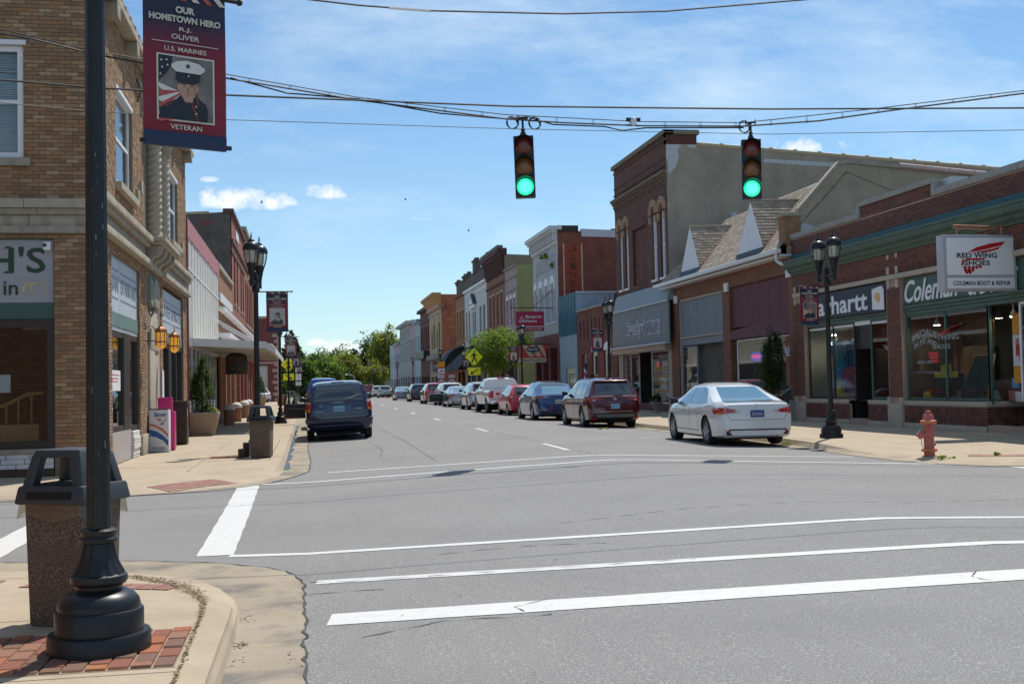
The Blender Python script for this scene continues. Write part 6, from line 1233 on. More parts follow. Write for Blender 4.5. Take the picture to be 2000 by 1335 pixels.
q = MB(TA); prof = [(0, 11.0), (.15, 11.0), (.3, 11.5), (.9, 12.4), (1.1, 12.5), (1.1, 12.8), (0, 12.8)]; A = [q.pt((137.5, z, d)) for d, z in prof]; B_ = [q.pt((151.6, z, d)) for d, z in prof]; q.face(A); q.face(B_[::-1])
for k in range(len(prof)): q.face([A[k], A[(k+1) % len(prof)], B_[(k+1) % len(prof)], B_[k]])
q.obj('cornice', mat('gold_cornice', (.40, .20, .07), .7), K_)
q = MB(TA); q.box(137.5, 151.6, 11.15, 11.35, .12, .36); q.box(137.5, 151.6, 10.5, 10.62, 0, .15); q.obj('cornice_stripe', mat('lilac_stripe', (.42, .35, .42), .7), K_)
q = MB(TA); q.box(137.8, 151.3, 4.9, 5.5, 0, .5); q.box(139, 150, 3.3, 4.7, 0, .12); q.obj('shop_fascia', mat('fascia_grey', (.17, .19, .16), .7), K_)
for x in (17.8, 19): q = MB(); q.lathe([(.25, 12.4), (.25, 12.8), (.4, 12.85), (.4, 13.0), (.1, 13.1)], (x+5.5, 140), 8); q.obj('roof_vent', C_black, K_)
M_ml = mat('maroon_brick_far', (.13, .05, .045), .9, noise=(2, .15)); 
L_ = rowhouse('maroon_brick_building', 'dark maroon brick building with dark iron balcony beyond the cream front', 151.5, 163.8, 12.0, M_ml, None, evenly(151.8, 163.5, 5, 1.2, 6.6, 9.6), gw=evenly(152, 163.5, 3, 2.8, .5, 2.9), cornice=[(11.8, 12.2, .5), (10.3, 10.5, .15)], ccol=mat('maroon_c', (.09, .035, .035), .8), fr_=M_ml)
q = MB(TA); q.box(152, 163.4, 5.3, 6.3, .1, .8); q.obj('balcony', C_black, L_)
C_far = lambda n, c: mat(n, c, .85, noise=(1.5, .08))
M1 = rowhouse('light_blue_far_building', 'light blue two storey front far down the right side row', 163.9, 172, 11.0, C_far('far_blue', (.30, .40, .45)), None, evenly(164, 172, 4, 1.0, 5.9, 8.9), gw=evenly(164, 172, 2, 2.6, .5, 3), cornice=[(10.8, 11.2, .5)], pane=C_glite)
M2 = rowhouse('rosy_far_building', 'dusty pink two storey front beside the light blue far building', 172.1, 181, 11.4, C_far('far_pink', (.38, .29, .32)), None, evenly(172, 181, 4, 1.0, 5.9, 8.9), gw=evenly(172, 181, 2, 2.6, .5, 3), cornice=[(11.2, 11.6, .5)], pane=C_glite)
M3 = rowhouse('grey_green_far_building', 'grey green three bay front with pale columns far down the row', 181.1, 200.8, 11.8, C_far('far_gg', (.32, .36, .34)), None, evenly(181.5, 200.5, 7, 1.2, 5.6, 8.2)+evenly(181.5, 200.5, 5, 1.4, 9.3, 10.8), gw=evenly(181.5, 200.5, 4, 3, .5, 3.2), cornice=[(11.5, 12.0, .6), (8.7, 8.9, .2)], pane=C_glite)
M4 = rowhouse('lavender_far_building', 'lavender two storey front near the far end of the row', 200.9, 213, 9.3, C_far('far_lav', (.36, .33, .40)), None, evenly(201, 213, 5, 1.1, 4.9, 7.3), gw=evenly(201, 213, 3, 2.6, .5, 3), cornice=[(9.0, 9.4, .4)], pane=C_glite)
M5 = rowhouse('pale_end_building', 'pale blue and tan building at the far end of the right row', 213.1, 226, 9.6, C_far('far_pale', (.42, .46, .52)), None, evenly(213, 226, 4, 1.1, 5.0, 7.2), gw=evenly(213, 226, 3, 2.6, .5, 3), sidemat=C_far('far_tan', (.48, .36, .22)), pane=C_glite)
EB = thing('grey_end_building', 'plain grey walled building with dark top behind the far trees', 'building', (14, 262, .2)); q = MB(); q.box(13.6, 26, 262, 280, .1, 9.0); q.obj('wall', C_far('far_grey', (.33, .31, .30)), EB); q = MB(); q.box(13.5, 15.2, 261.9, 262.2, 7.6, 9.2); q.obj('gable_panel', C_far('far_brn', (.14, .07, .06)), EB)
# awnings at the corner shops
C_aw = mat('black_awning', (.018, .018, .022), .8)
for (y0, y1, lab, curved) in ((117.2, 123.8, 'black rounded awning over the orange brown corner shop', True), (104.0, 116.2, 'dark navy sloping awning over the white pediment shop', False)):
    t = thing('awning', lab, 'awning', (15, y0, 3), group='dark awnings down the right row'); q = MB(); n = 7
    pr_ = [(16-2.2*math.sin(math.pi/2*k/n), 3.2+2.4*math.cos(math.pi/2*k/n)) if curved else (16-2.4*k/n, 5.4-2.2*k/n) for k in range(n+1)]; A = [q.pt((x, y0, z)) for x, z in pr_]; B_ = [q.pt((x, y1, z)) for x, z in pr_]
    for k in range(n): q.face([A[k], A[k+1], B_[k+1], B_[k]])
    ea = q.pt((16, y0, pr_[-1][1])); eb = q.pt((16, y1, pr_[-1][1])); q.face(A+[ea]); q.face(B_+[eb]); q.obj('canvas', C_aw, t, fix=False); q = MB(); q.box(pr_[-1][0]-.02, pr_[-1][0], y0, y1, pr_[-1][1]-.3, pr_[-1][1]); q.obj('valance', C_aw, t)
# hanging hardware signs
C_bm2 = mat('sign_crimson', (.36, .012, .05), .5)
t = thing('paint_shop_sign', 'crimson hanging sign with white triangle emblem high on the white building', 'sign', (15, 74.2, 6))
T8 = lambda u, z, d=0.: (u*.925, 74-d, 1.5+(z-1.5)*.925)
q = MB(T8); q.box(14.60, 16.62, 5.30, 6.68, -.2, 0); bd = q.obj('board', C_bm2, t)
text('Benjamin', 'lettering', C_letw, T8, 15.3, 16.45, 6.15, 6.42, .004, bd, bold=.015); text('Moore', 'lettering', C_letw, T8, 15.3, 16.1, 5.90, 6.12, .004, bd, bold=.015); text('JOINER HARDWARE', 'lettering', C_letw, T8, 14.75, 16.45, 5.36, 5.48, .004, bd)
q = MB(T8); q.box(14.62, 16.6, 5.58, 5.63, 0, .012); q.obj('rule', C_letw, bd)
q = MB(T8)
for (a, b_) in (((14.78, 5.92), (15.02, 6.36)), ((15.02, 6.36), (15.26, 5.92)), ((14.78, 5.93), (15.26, 5.93)), ((14.9, 5.95), (14.98, 6.1)), ((14.98, 6.1), (15.03, 5.98)), ((15.03, 5.98), (15.08, 6.1)), ((15.08, 6.1), (15.14, 5.95))): q.tube([(*a, .01), (*b_, .01)], .018, 4)
q.obj('triangle_emblem', C_letw, bd)
q = MB(); q.tube([(13.2, 74.1, 6.55), (16, 74.1, 6.52)], .03, 6); q.tube([(14.6, 74.1, 6.5), (16.0, 74.1, 7.7)], .02, 5); q.tube([(13.9, 74.1, 6.25), (13.9, 74.1, 6.55)], .02, 5); q.tube([(15.1, 74.1, 6.25), (15.1, 74.1, 6.55)], .02, 5); q.obj('bracket', C_black, t)
t = thing('hardware_shop_sign', 'red and cream diagonal striped hanging sign with black oval, lower one', 'sign', (15, 74.2, 3.7))
q = MB(T8); q.box(14.80, 16.74, 3.40, 4.30, -.2, 0); bd = q.obj('board', mat('sign_orange_red', (.55, .05, .03), .5), t)
q = MB(T8); q.box(14.80, 16.74, 3.08, 3.38, -.2, .01); b2_ = q.obj('name_board', mat('sign_cream', (.55, .47, .33), .6), t)
for (a, c) in ((15.0, 15.35), (15.55, 15.9), (16.1, 16.45)): q = MB(T8); q.prism([(a, 4.29), (c, 4.29), (min(c+.5, 16.73), 3.5), (min(a+.5, 16.73), 3.5)], 0, .006); q.obj('stripe', mat('sign_cream', (.55, .47, .33), .6), bd)
q = MB(T8); q.prism([(15.77+.5*math.cos(k*.314), 3.98+.2*math.sin(k*.314)) for k in range(20)], .008, .02); ov = q.obj('oval', C_black, bd); text('PORTER', 'lettering', C_letw, T8, 15.4, 16.14, 3.9, 4.06, .022, ov, bold=.01); text('PAINTS', 'lettering', mat('sign_cream', (.55, .47, .33), .6), T8, 15.4, 16.15, 3.56, 3.64, .012, bd)
text('Joiner Hardware', 'lettering', C_ink, T8, 14.95, 16.6, 3.14, 3.31, .012, b2_, bold=.01)
q = MB(); q.tube([(13.6, 74.1, 4.14), (16, 74.1, 4.14)], .03, 6); q.obj('bracket', C_black, t)
C_shd2 = None
# ============================================================ vehicles
C_tyre = mat('tyre', (.018, .018, .019), .85, noise=(30, .2)); C_rim = mat('alloy', (.42, .43, .44), .3, metal=.85); C_hub = mat('wheel_dark', (.02, .02, .022), .6)
C_tint = mat('car_glass', (.035, .048, .058), .04, spec=1.0, coat=.6); C_tintb = mat('car_glass_blue', (.10, .20, .27), .05, spec=1.0, coat=.5)
C_plast = mat('black_plastic', (.022, .022, .023), .55); C_under = mat('underbody', (.008, .008, .008), .9)
C_tail = mat('tail_lamp_red', (.42, .012, .015), .12, spec=.9, coat=.5); C_tamb = mat('tail_lamp_amber', (.65, .2, .02), .2); C_tclear = mat('lamp_clear', (.55, .50, .50), .12, spec=.9)
C_plate = mat('plate_blue', (.20, .42, .60), .5, noise=(25, .15)); C_plnavy = mat('plate_navy', (.03, .05, .22), .5); C_chrome = mat('chrome', (.65, .65, .66), .12, metal=1.0); C_seam = mat('panel_gap', (.012, .012, .013), .8)
def paint(name, c, metal=.25, rough=.28): return mat('paint_'+name, c, rough, metal=metal, coat=1.0)
def interp(pts, x):
    if x <= pts[0][0]: return pts[0][1]
    for (a, b_), (c, d) in zip(pts, pts[1:]):
        if x <= c:
            t = (x-a)/(c-a); return b_+(d-b_)*t
    return pts[-1][1]
WHEELS = {}
def wheel_meshes(r, w_, sp_):
    k = (r, w_, sp_)
    if k in WHEELS: return WHEELS[k]
    def spin(prof, m, seg=28):
        b = MB(lambda x, y, z: (z, x, y)); b.lathe(prof, (0, 0), seg, caps=False); return b
    t = spin([(r*.66, -w_/2), (r*.93, -w_/2), (r, -w_/2+.03), (r, w_/2-.03), (r*.93, w_/2), (r*.66, w_/2)], 0)
    ty = t.obj('tyre', C_tyre, smooth=True); me1 = ty.data; bpy.data.objects.remove(ty)
    b = MB(lambda x, y, z: (z, x, y)); b.lathe([(r*.665, -w_/2+.01), (r*.665, w_/2-.012), (r*.63, w_/2-.005), (r*.60, w_/2-.03), (r*.585, w_/2-.09)], (0, 0), 28, caps=False); b.lathe([(r*.6, w_/2-.1), (r*.59, w_/2-.095)], (0, 0), 24, 1)
    b.lathe([(r*.16, w_/2-.08), (r*.16, w_/2-.02), (r*.1, w_/2-.01)], (0, 0), 12)
    for i in range(sp_):
        a = 2*math.pi*i/sp_; ca, sa = math.cos(a), math.sin(a); pr = r*.09 if sp_ < 7 else r*.055
        P = lambda rr, s, z: (rr*ca-s*sa, rr*sa+s*ca, z)
        b.hexa([P(r*.12, -pr, w_/2-.06), P(r*.12, pr, w_/2-.06), P(r*.62, pr*.8, w_/2-.05), P(r*.62, -pr*.8, w_/2-.05)], [P(r*.12, -pr*.8, w_/2-.02), P(r*.12, pr*.8, w_/2-.02), P(r*.62, pr*.6, w_/2-.012), P(r*.62, -pr*.6, w_/2-.012)])
    o = b.obj('rim', [C_rim, C_hub], smooth=True); me2 = o.data; bpy.data.objects.remove(o)
    WHEELS[k] = (me1, me2); return me1, me2
def car(name, label, pos, pm, S, group='cars parked along the right kerb', rz=0, glass=None, cat='car'):
    """S: dict(L,W,top,belt,plan,bot,wb,ro,r,tumble); local frame y forward from the rear bumper, x right"""
    glass = glass or C_tint; x0, y0 = pos; z0 = wzr(x0, y0+2)
    t = thing(name, label, cat, (0, 0, 0), group); L_, hw = S['L'], S['W']/2
    ys = sorted({0, .03, .08, .15, .25, *[round(L_*i/46, 3) for i in range(1, 46)], L_-.25, L_-.15, L_-.08, L_-.03, L_, *[p[0] for p in S['top'] if 0 <= p[0] <= L_]})
    b = MB(); rows = []
    tum = S.get('tumble', .42); nxs = []
    for y in ys:
        zt = interp(S['top'], y); zs = min(interp(S['belt'], y), zt-.02); zb = interp(S['bot'], y); h = hw*interp(S['plan'], y); g = max(zt-zs, .02)
        inset = min(tum*g, .27); k = min(g/.3, 1)
        P = [(0, zb), (h*.84, zb), (h*.95, zb+.05), (h*.985, zb+.30*(zs-zb)), (h, zb+.55*(zs-zb)), (h*.995, zb+.74*(zs-zb)), (h*.975, zs-.035*(1)), (h*.955, zs), (h*.955-inset*.5-.01, zs+(zt-zs)*.5-.0*k), (h*.955-inset-.02*k, zt-.055*k-.004), (h*.80-inset*.95, zt-.016*k-.002), (h*.42-inset*.3, zt-.003), (0, zt)]
        row = [b.pt((x, y, z)) for x, z in P] + [b.pt((-x, y, z)) for x, z in P[-2:0:-1]]
        rows.append(row)
    n = len(rows[0])
    for j in range(len(rows)-1):
        for k in range(n): b.face([rows[j][k], rows[j][(k+1) % n], rows[j+1][(k+1) % n], rows[j+1][k]])
    b.face(rows[0]); b.face(rows[-1][::-1])
    body = b.obj('body', [pm, C_under], t); tmp = []
    # wheel arches cut out of the solid body
    cb_ = MB(lambda x, y, z: (z, x, y)); r = S['r']; ra = r*1.13
    for wy in (S['ro'], S['ro']+S['wb']):
        for sx in (-1, 1):
            prof = [(ra, sx*(hw-.30)), (ra, sx*(hw+.3))]; cb_.lathe(sorted(prof, key=lambda p: p[1]), (wy, r), 26, 1)
    cut = cb_.obj('cut', [pm, C_under]); md = body.modifiers.new('b', 'BOOLEAN'); md.operation = 'DIFFERENCE'; md.object = cut; md.solver = 'EXACT'
    bpy.context.view_layer.update(); dg = bpy.context.evaluated_depsgraph_get()
    bv0 = BVHTree.FromPolygons([v.co.copy() for v in body.data.vertices], [tuple(p.vertices) for p in body.data.polygons])
    me = bpy.data.meshes.new_from_object(body.evaluated_get(dg)); body.modifiers.clear(); old = body.data; body.data = me; bpy.data.meshes.remove(old); bpy.data.objects.remove(cut)
    me.polygons.foreach_set('use_smooth', [True]*len(me.polygons)); me.set_sharp_from_angle(angle=R(32)); me.update()
    def cast(face, a, c):
        if face == 'B': h = bv0.ray_cast(Vector((a, -3, c)), Vector((0, 1, 0)))
        elif face == 'FR': h = bv0.ray_cast(Vector((a, L_+3, c)), Vector((0, -1, 0)))
        elif face == 'L': h = bv0.ray_cast(Vector((-3, a, c)), Vector((1, 0, 0)))
        elif face == 'T': h = bv0.ray_cast(Vector((a, c, 4)), Vector((0, 0, -1)))
        else: h = bv0.ray_cast(Vector((3, a, c)), Vector((-1, 0, 0)))
        return h[0], h[1]
    def patch(face, quadpts, m, nm, nu=8, nv=5, off=.006, par=None, sub=None):
        q = MB(); ids = []
        (a0, c0), (a1, c1), (a2, c2), (a3, c3) = quadpts
        for j in range(nv+1):
            v = j/nv; rowi = []
            for i in range(nu+1):
                u = i/nu; a = (a0*(1-u)+a1*u)*(1-v)+(a3*(1-u)+a2*u)*v; c = (c0*(1-u)+c1*u)*(1-v)+(c3*(1-u)+c2*u)*v
                p, nr = cast(face, a, c)
                if p is None: rowi.append(None); continue
                if nr.dot(Vector({'B': (0, -1, 0), 'FR': (0, 1, 0), 'L': (-1, 0, 0), 'R': (1, 0, 0), 'T': (0, 0, 1)}[face])) < 0: nr = -nr
                rowi.append(q.pt(p+nr*off))
            ids.append(rowi)
        for j in range(nv):
            for i in range(nu):
                f = [ids[j][i], ids[j][i+1], ids[j+1][i+1], ids[j+1][i]]
                if None not in f: q.face(f)
        o = q.obj(nm, m, par or t, smooth=True, fix=False); return o
    def both(qp, m, nm, **k): 
        patch('L', qp, m, nm, **k); patch('R', qp, m, nm, **k)
    def mir(qp, m, nm, **k): patch('B', qp, m, nm, **k); patch('B', [(-a, c) for a, c in qp], m, nm, **k)
    S['detail'](patch, both, mir, cast, t, pm, glass)
    # wheels
    m1, m2 = wheel_meshes(r, S.get('tw', .21), S.get('spokes', 5))
    for wy in (S['ro'], S['ro']+S['wb']):
        for sx in (-1, 1):
            wx = sx*(hw-.02-S.get('tw', .21)/2)
            a = bpy.data.objects.new('wheel', m1); COL.objects.link(a); a.parent = t; a.location = (wx, wy, r); a.rotation_euler = (0, 0, 0 if sx > 0 else math.pi)
            a2 = bpy.data.objects.new('rim', m2); COL.objects.link(a2); a2.parent = a
    if not S.get('nomirror'):
        my, mz = S['mir']
        for sx in (-1, 1):
            q = MB(); q.hexa([(sx*(hw-.06), my, mz-.02), (sx*(hw+.16), my-.02, mz-.06), (sx*(hw+.18), my-.0, mz+.10), (sx*(hw-.02), my, mz+.08)], [(sx*(hw-.06), my+.12, mz-.02), (sx*(hw+.14), my+.10, mz-.05), (sx*(hw+.15), my+.12, mz+.09), (sx*(hw-.02), my+.12, mz+.07)]); q.obj('door_mirror', S.get('mirm', C_plast), t, bevel=.015)
    q = MB(); q.box(-hw*.7, hw*.7, .25, L_-.4, .17, .26); q.tube([(-hw*.75, S['ro'], r), (hw*.75, S['ro'], r)], .07, 6); q.tube([(hw*.5, -.0+.02, .27), (hw*.5, .5, .27)], .035, 8); q.obj('underbody', C_under, t)
    t.location = (x0, y0, z0); t.rotation_euler = (S.get('tilt', 0), S.get('roll', 0), rz); return t
def wzr(x, y): return zr(x, y)
def plate(t, cast, z, m=C_plate, x=0, txt='KY', name='licence_plate', col=None):
    p, n_ = cast('B', x, z); y = p.y-.012; q = MB(); q.box(x-.155, x+.155, y-.012, y+.004, z-.078, z+.078); o = q.obj(name, m, t, bevel=.004)
    T_ = Fr('F', y-.012); text(txt, 'plate_text', col or mat('plate_ink', (.03, .05, .16), .5), T_, x-.125, x+.125, z-.04, z+.03, .001, o, depth=.002)
def taillamp(mir, pts, m=C_tail, **k): mir(pts, m, 'tail_lamp', **k)
def seams(both, ys_, z0, z1): 
    for y in ys_: both([(y-.006, z0), (y+.006, z0), (y+.006, z1), (y-.006, z1)], C_seam, 'door_gap', nu=1, nv=10, off=.0025)
def handles(both, ys_, z, m):
    for y in ys_: both([(y-.1, z-.02), (y+.1, z-.02), (y+.1, z+.02), (y-.1, z+.02)], m, 'door_handle', nu=3, nv=2, off=.03)

# --- saloon (white)
def d_sedan(patch, both, mir, cast, t, pm, gl):
    patch('B', [(-.60, .99), (.60, .99), (.47, 1.33), (-.47, 1.33)], gl, 'rear_window', nu=14, nv=8)
    both([(1.42, .95), (2.30, .95), (2.32, 1.32), (1.72, 1.33)], gl, 'side_window'); both([(2.36, .95), (3.38, .93), (2.72, 1.31), (2.38, 1.33)], gl, 'side_window'); both([(1.0, .99), (1.38, .96), (1.68, 1.32), (1.45, 1.26)], gl, 'quarter_window')
    seams(both, (1.62, 2.34, 3.45), .35, .93); handles(both, (1.75, 2.6), .80, pm)
    both([(1.62, .33), (3.45, .33), (3.45, .345), (1.62, .345)], C_seam, 'door_gap', nu=8, nv=1, off=.003)
    mir([(.91, .73), (.72, .73), (.73, .875), (.905, .86)], C_tail, 'tail_lamp', nu=4, nv=4, off=.012); mir([(.71, .75), (.46, .765), (.36, .80), (.71, .87)], C_tail, 'tail_lamp', nu=5, nv=4, off=.011); mir([(.50, .77), (.34, .795), (.34, .80), (.50, .83)], C_tclear, 'reverse_lamp', nu=3, nv=3, off=.014); mir([(.90, .73), (.73, .73), (.735, .765), (.90, .765)], C_tamb, 'turn_lamp', nu=3, nv=2, off=.015)
    both([(.06, .73), (.30, .77), (.36, .84), (.05, .865)], C_tail, 'tail_lamp', nu=4, nv=4, off=.010)
    patch('B', [(-.78, .37), (.78, .37), (.74, .40), (-.74, .40)], C_plast, 'bumper_slot', nu=14, nv=2); mir([(.70, .27), (.58, .27), (.66, .37), (.72, .37)], C_plast, 'bumper_corner', nu=3, nv=3, off=.007); mir([(.71, .345), (.62, .345), (.63, .37), (.71, .37)], C_tail, 'reflector', nu=2, nv=1, off=.013)
    patch('B', [(-.60, .60), (.60, .60), (.60, .607), (-.60, .607)], C_seam, 'boot_gap', nu=14, nv=1, off=.004); mir([(.60, .60), (.608, .60), (.70, .73), (.69, .73)], C_seam, 'boot_gap', nu=1, nv=6, off=.004)
    plate(t, cast, .735, C_plnavy, txt='GTX-3NYL', col=mat('plate_pale', (.6, .65, .75), .5))
    p, _ = cast('B', 0, .90); q = MB(); q.T = lambda x, z, d=0.: (x, p.y-.008-d, .905+z); q.tube([(.05*math.cos(a), .045*math.sin(a), 0) for a in [k*.52 for k in range(13)]], .006, 5); q.tube([(-.06, 0, .002), (.06, 0, .002)], .008, 5); q.obj('badge', C_chrome, t)
    text('ALTIMA', 'lettering', C_chrome, Fr('F', cast('B', -.45, .885)[0].y-.01), -.60, -.38, .872, .895, 0, t, depth=.003)
sedan = dict(L=4.87, W=1.85, wb=2.82, ro=1.03, r=.335, tw=.215, mir=(3.35, .98), tumble=.50, spokes=5,
  top=[(0, .60), (.015, .84), (.06, .945), (.12, .965), (.62, 1.02), (1.0, 1.16), (1.5, 1.36), (1.9, 1.425), (2.4, 1.445), (2.8, 1.42), (3.2, 1.27), (3.7, 1.03), (4.3, .90), (4.65, .80), (4.82, .68), (4.87, .55)],
  belt=[(0, .58), (.05, .86), (.6, .955), (1.1, .955), (2.5, .93), (3.6, .92), (4.3, .82), (4.87, .5)], bot=[(0, .26), (.1, .21), (.6, .18), (4.2, .18), (4.87, .25)],
  plan=[(0, .80), (.06, .90), (.25, .965), (.8, 1.0), (3.9, 1.0), (4.4, .95), (4.7, .84), (4.87, .66)], detail=d_sedan)
car('parked_car', 'white saloon car nearest the camera on the right, dark blue number plate', (9.80, 24.2), paint('white', (.66, .68, .69), .0, .25), dict(sedan, W=1.78), rz=R(-2.6), glass=C_tintb)
# --- crossover (dark red)
def d_suv(patch, both, mir, cast, t, pm, gl, trim=True):
    patch('B', [(-.66, 1.08), (.66, 1.08), (.55, 1.50), (-.55, 1.50)], gl, 'rear_window', nu=12, nv=8); both([(1.15, 1.08), (2.05, 1.07), (2.07, 1.50), (1.25, 1.50)], gl, 'side_window'); both([(2.12, 1.07), (3.15, 1.05), (2.62, 1.48), (2.14, 1.50)], gl, 'side_window'); both([(.62, 1.12), (1.08, 1.09), (1.18, 1.50), (.72, 1.46)], gl, 'quarter_window')
    seams(both, (1.42, 2.1, 3.2), .45, 1.05); handles(both, (1.55, 2.35), .92, pm)
    mir([(.90, .88), (.64, .90), (.64, 1.0), (.88, 1.0)], C_tail, 'tail_lamp', nu=5, nv=3, off=.012); mir([(.62, .93), (.44, .94), (.44, .985), (.62, .99)], C_tail, 'tail_lamp', nu=3, nv=2, off=.012); mir([(.75, .90), (.66, .905), (.66, .94), (.75, .94)], C_tclear, 'reverse_lamp', nu=2, nv=2, off=.016); both([(.03, .88), (.4, .94), (.42, .99), (.03, 1.0)], C_tail, 'tail_lamp', nu=4, nv=3, off=.01)
    patch('B', [(-.84, .26), (.84, .26), (.86, .50), (-.86, .50)], C_plast, 'lower_bumper', nu=14, nv=5, off=.012); patch('B', [(-.62, .36), (.62, .36), (.66, .46), (-.66, .46)], mat('skid_grey', (.10, .10, .10), .4), 'skid_plate', nu=12, nv=3, off=.022); mir([(.80, .30), (.62, .30), (.64, .35), (.80, .36)], C_tail, 'reflector', nu=2, nv=1, off=.02)
    patch('B', [(-.60, .545), (.60, .545), (.62, .555), (-.62, .555)], C_chrome, 'bumper_line', nu=12, nv=1, off=.008)
    plate(t, cast, .72); T_ = Fr('F', cast('B', 0, .84)[0].y-.012); text('ROGUE', 'lettering', C_chrome, T_, -.24, .24, .845, .875, 0, t, depth=.004, spacing=1.5)
    p, _ = cast('B', 0, .95); q = MB(); q.T = lambda x, z, d=0.: (x, p.y-.01-d, .955+z); q.tube([(.05*math.cos(a), .042*math.sin(a), 0) for a in [k*.52 for k in range(13)]], .006, 5); q.tube([(-.06, 0, .002), (.06, 0, .002)], .008, 5); q.obj('badge', C_chrome, t)
    q = MB(); p, _ = cast('B', .0, 1.1); q.tube([(0, p.y-.03, 1.09), (-.02, p.y-.03, 1.13), (.32, p.y-.0, 1.145)], .012, 5); q.obj('rear_wiper', C_plast, t); p, _ = cast('B', 0, 1.53)
    q = MB(); q.hexa([(-.56, p.y-.08, 1.545), (.56, p.y-.08, 1.545), (.60, p.y+.25, 1.57), (-.60, p.y+.25, 1.57)], [(-.54, p.y-.06, 1.575), (.54, p.y-.06, 1.575), (.58, p.y+.3, 1.61), (-.58, p.y+.3, 1.61)]); q.obj('roof_spoiler', pm, t, bevel=.01)
    both([(.95, .20), (3.9, .20), (3.9, .30), (.95, .30)], C_plast, 'sill_cladding', nu=10, nv=2, off=.01)
    q = MB(); q.tube([(.1, 1.3, 1.68), (.1, 1.2, 1.77)], .014, 5); q.obj('antenna', C_plast, t)
suv = dict(L=4.62, W=1.85, wb=2.70, ro=1.0, r=.355, tw=.22, mir=(3.1, 1.12), tumble=.40, spokes=5, detail=d_suv,
  top=[(0, .68), (.02, .92), (.06, 1.03), (.14, 1.10), (.42, 1.50), (.50, 1.60), (.9, 1.665), (1.8, 1.69), (2.5, 1.66), (2.9, 1.52), (3.45, 1.16), (3.6, 1.11), (4.2, 1.02), (4.5, .90), (4.62, .66)],
  belt=[(0, .66), (.06, .95), (.2, 1.06), (1.0, 1.06), (3.2, 1.03), (3.7, 1.0), (4.3, .9), (4.62, .6)], bot=[(0, .36), (.1, .27), (.5, .22), (4.2, .22), (4.62, .32)],
  plan=[(0, .83), (.06, .92), (.2, .97), (.7, 1.0), (3.8, 1.0), (4.2, .95), (4.5, .82), (4.62, .68)])
car('parked_car', 'dark red crossover car behind the white saloon, pale blue number plate', (10.0, 36.9), paint('darkred', (.075, .005, .010), .35, .22), suv)
# --- smooth blue electric hatch
def d_ev(patch, both, mir, cast, t, pm, gl):
    patch('B', [(-.62, 1.08), (.62, 1.08), (.52, 1.40), (-.52, 1.40)], C_tintb, 'rear_window', nu=12, nv=8); patch('T', [(-.50, .95), (.50, .95), (.5, 1.8), (-.5, 1.8)], gl, 'glass_roof', nu=8, nv=8)
    both([(1.2, 1.08), (2.2, 1.06), (2.22, 1.42), (1.5, 1.44)], C_tintb, 'side_window'); both([(2.26, 1.06), (3.4, 1.02), (2.85, 1.40), (2.28, 1.43)], C_tintb, 'side_window'); both([(.75, 1.10), (1.15, 1.08), (1.45, 1.43), (1.15, 1.38)], gl, 'quarter_window'); seams(both, (1.6, 2.24, 3.5), .4, 1.04)
    mir([(.92, .90), (.62, .93), (.62, .985), (.9, 1.0)], C_tail, 'tail_lamp', nu=4, nv=3, off=.01); mir([(.62, .935), (.40, .95), (.40, .975), (.62, .985)], C_tclear, 'reverse_lamp', nu=3, nv=2, off=.01); both([(.05, .90), (.4, .96), (.4, .99), (.05, 1.0)], C_tail, 'tail_lamp', nu=3, nv=2, off=.008)
    patch('B', [(-.7, .26), (.7, .26), (.74, .37), (-.74, .37)], C_plast, 'lower_bumper', nu=10, nv=2, off=.008); mir([(.55, .42), (.3, .42), (.3, .44), (.55, .44)], C_tail, 'reflector', nu=2, nv=1); plate(t, cast, .78, mat('plate_pale2', (.45, .5, .5), .5), txt='B7K 220')
ev = dict(L=4.75, W=1.92, wb=2.89, ro=.99, r=.36, tw=.24, mir=(3.3, 1.1), tumble=.50, spokes=5, detail=d_ev,
  top=[(0, .62), (.03, .92), (.09, 1.04), (.3, 1.12), (.8, 1.36), (1.2, 1.52), (1.8, 1.61), (2.3, 1.625), (2.8, 1.55), (3.3, 1.28), (3.8, 1.0), (4.3, .88), (4.6, .76), (4.75, .56)],
  belt=[(0, .6), (.1, 1.0), (.8, 1.06), (2.5, 1.03), (3.6, .97), (4.2, .84), (4.75, .5)], bot=[(0, .28), (.1, .22), (.6, .19), (4.3, .19), (4.75, .28)],
  plan=[(0, .80), (.07, .90), (.3, .965), (.9, 1.0), (3.9, 1.0), (4.4, .94), (4.65, .8), (4.75, .66)])
car('parked_car', 'glossy blue fastback car between the dark red crossover and small red hatchback', (10.0, 45.5), paint('blue', (.012, .045, .14), .4, .22), ev)
# --- small red hatch
def d_hatch(patch, both, mir, cast, t, pm, gl):
    patch('B', [(-.58, 1.02), (.58, 1.02), (.5, 1.38), (-.5, 1.38)], gl, 'rear_window', nu=10, nv=6); both([(.95, 1.02), (1.8, 1.0), (1.82, 1.38), (1.05, 1.36)], C_tintb, 'side_window'); both([(1.86, 1.0), (2.85, .97), (2.4, 1.36), (1.88, 1.38)], C_tintb, 'side_window'); seams(both, (1.1, 1.84, 2.9), .4, .98); handles(both, (1.2, 2.05), .86, pm)
    mir([(.82, .80), (.58, .82), (.60, 1.02), (.80, 1.02)], C_tail, 'tail_lamp', nu=3, nv=3, off=.012); mir([(.77, .86), (.66, .87), (.66, .94), (.76, .94)], C_tclear, 'lamp_lens', nu=2, nv=2, off=.02); plate(t, cast, .62); patch('B', [(-.6, .26), (.6, .26), (.64, .34), (-.64, .34)], C_plast, 'lower_bumper', nu=8, nv=2)
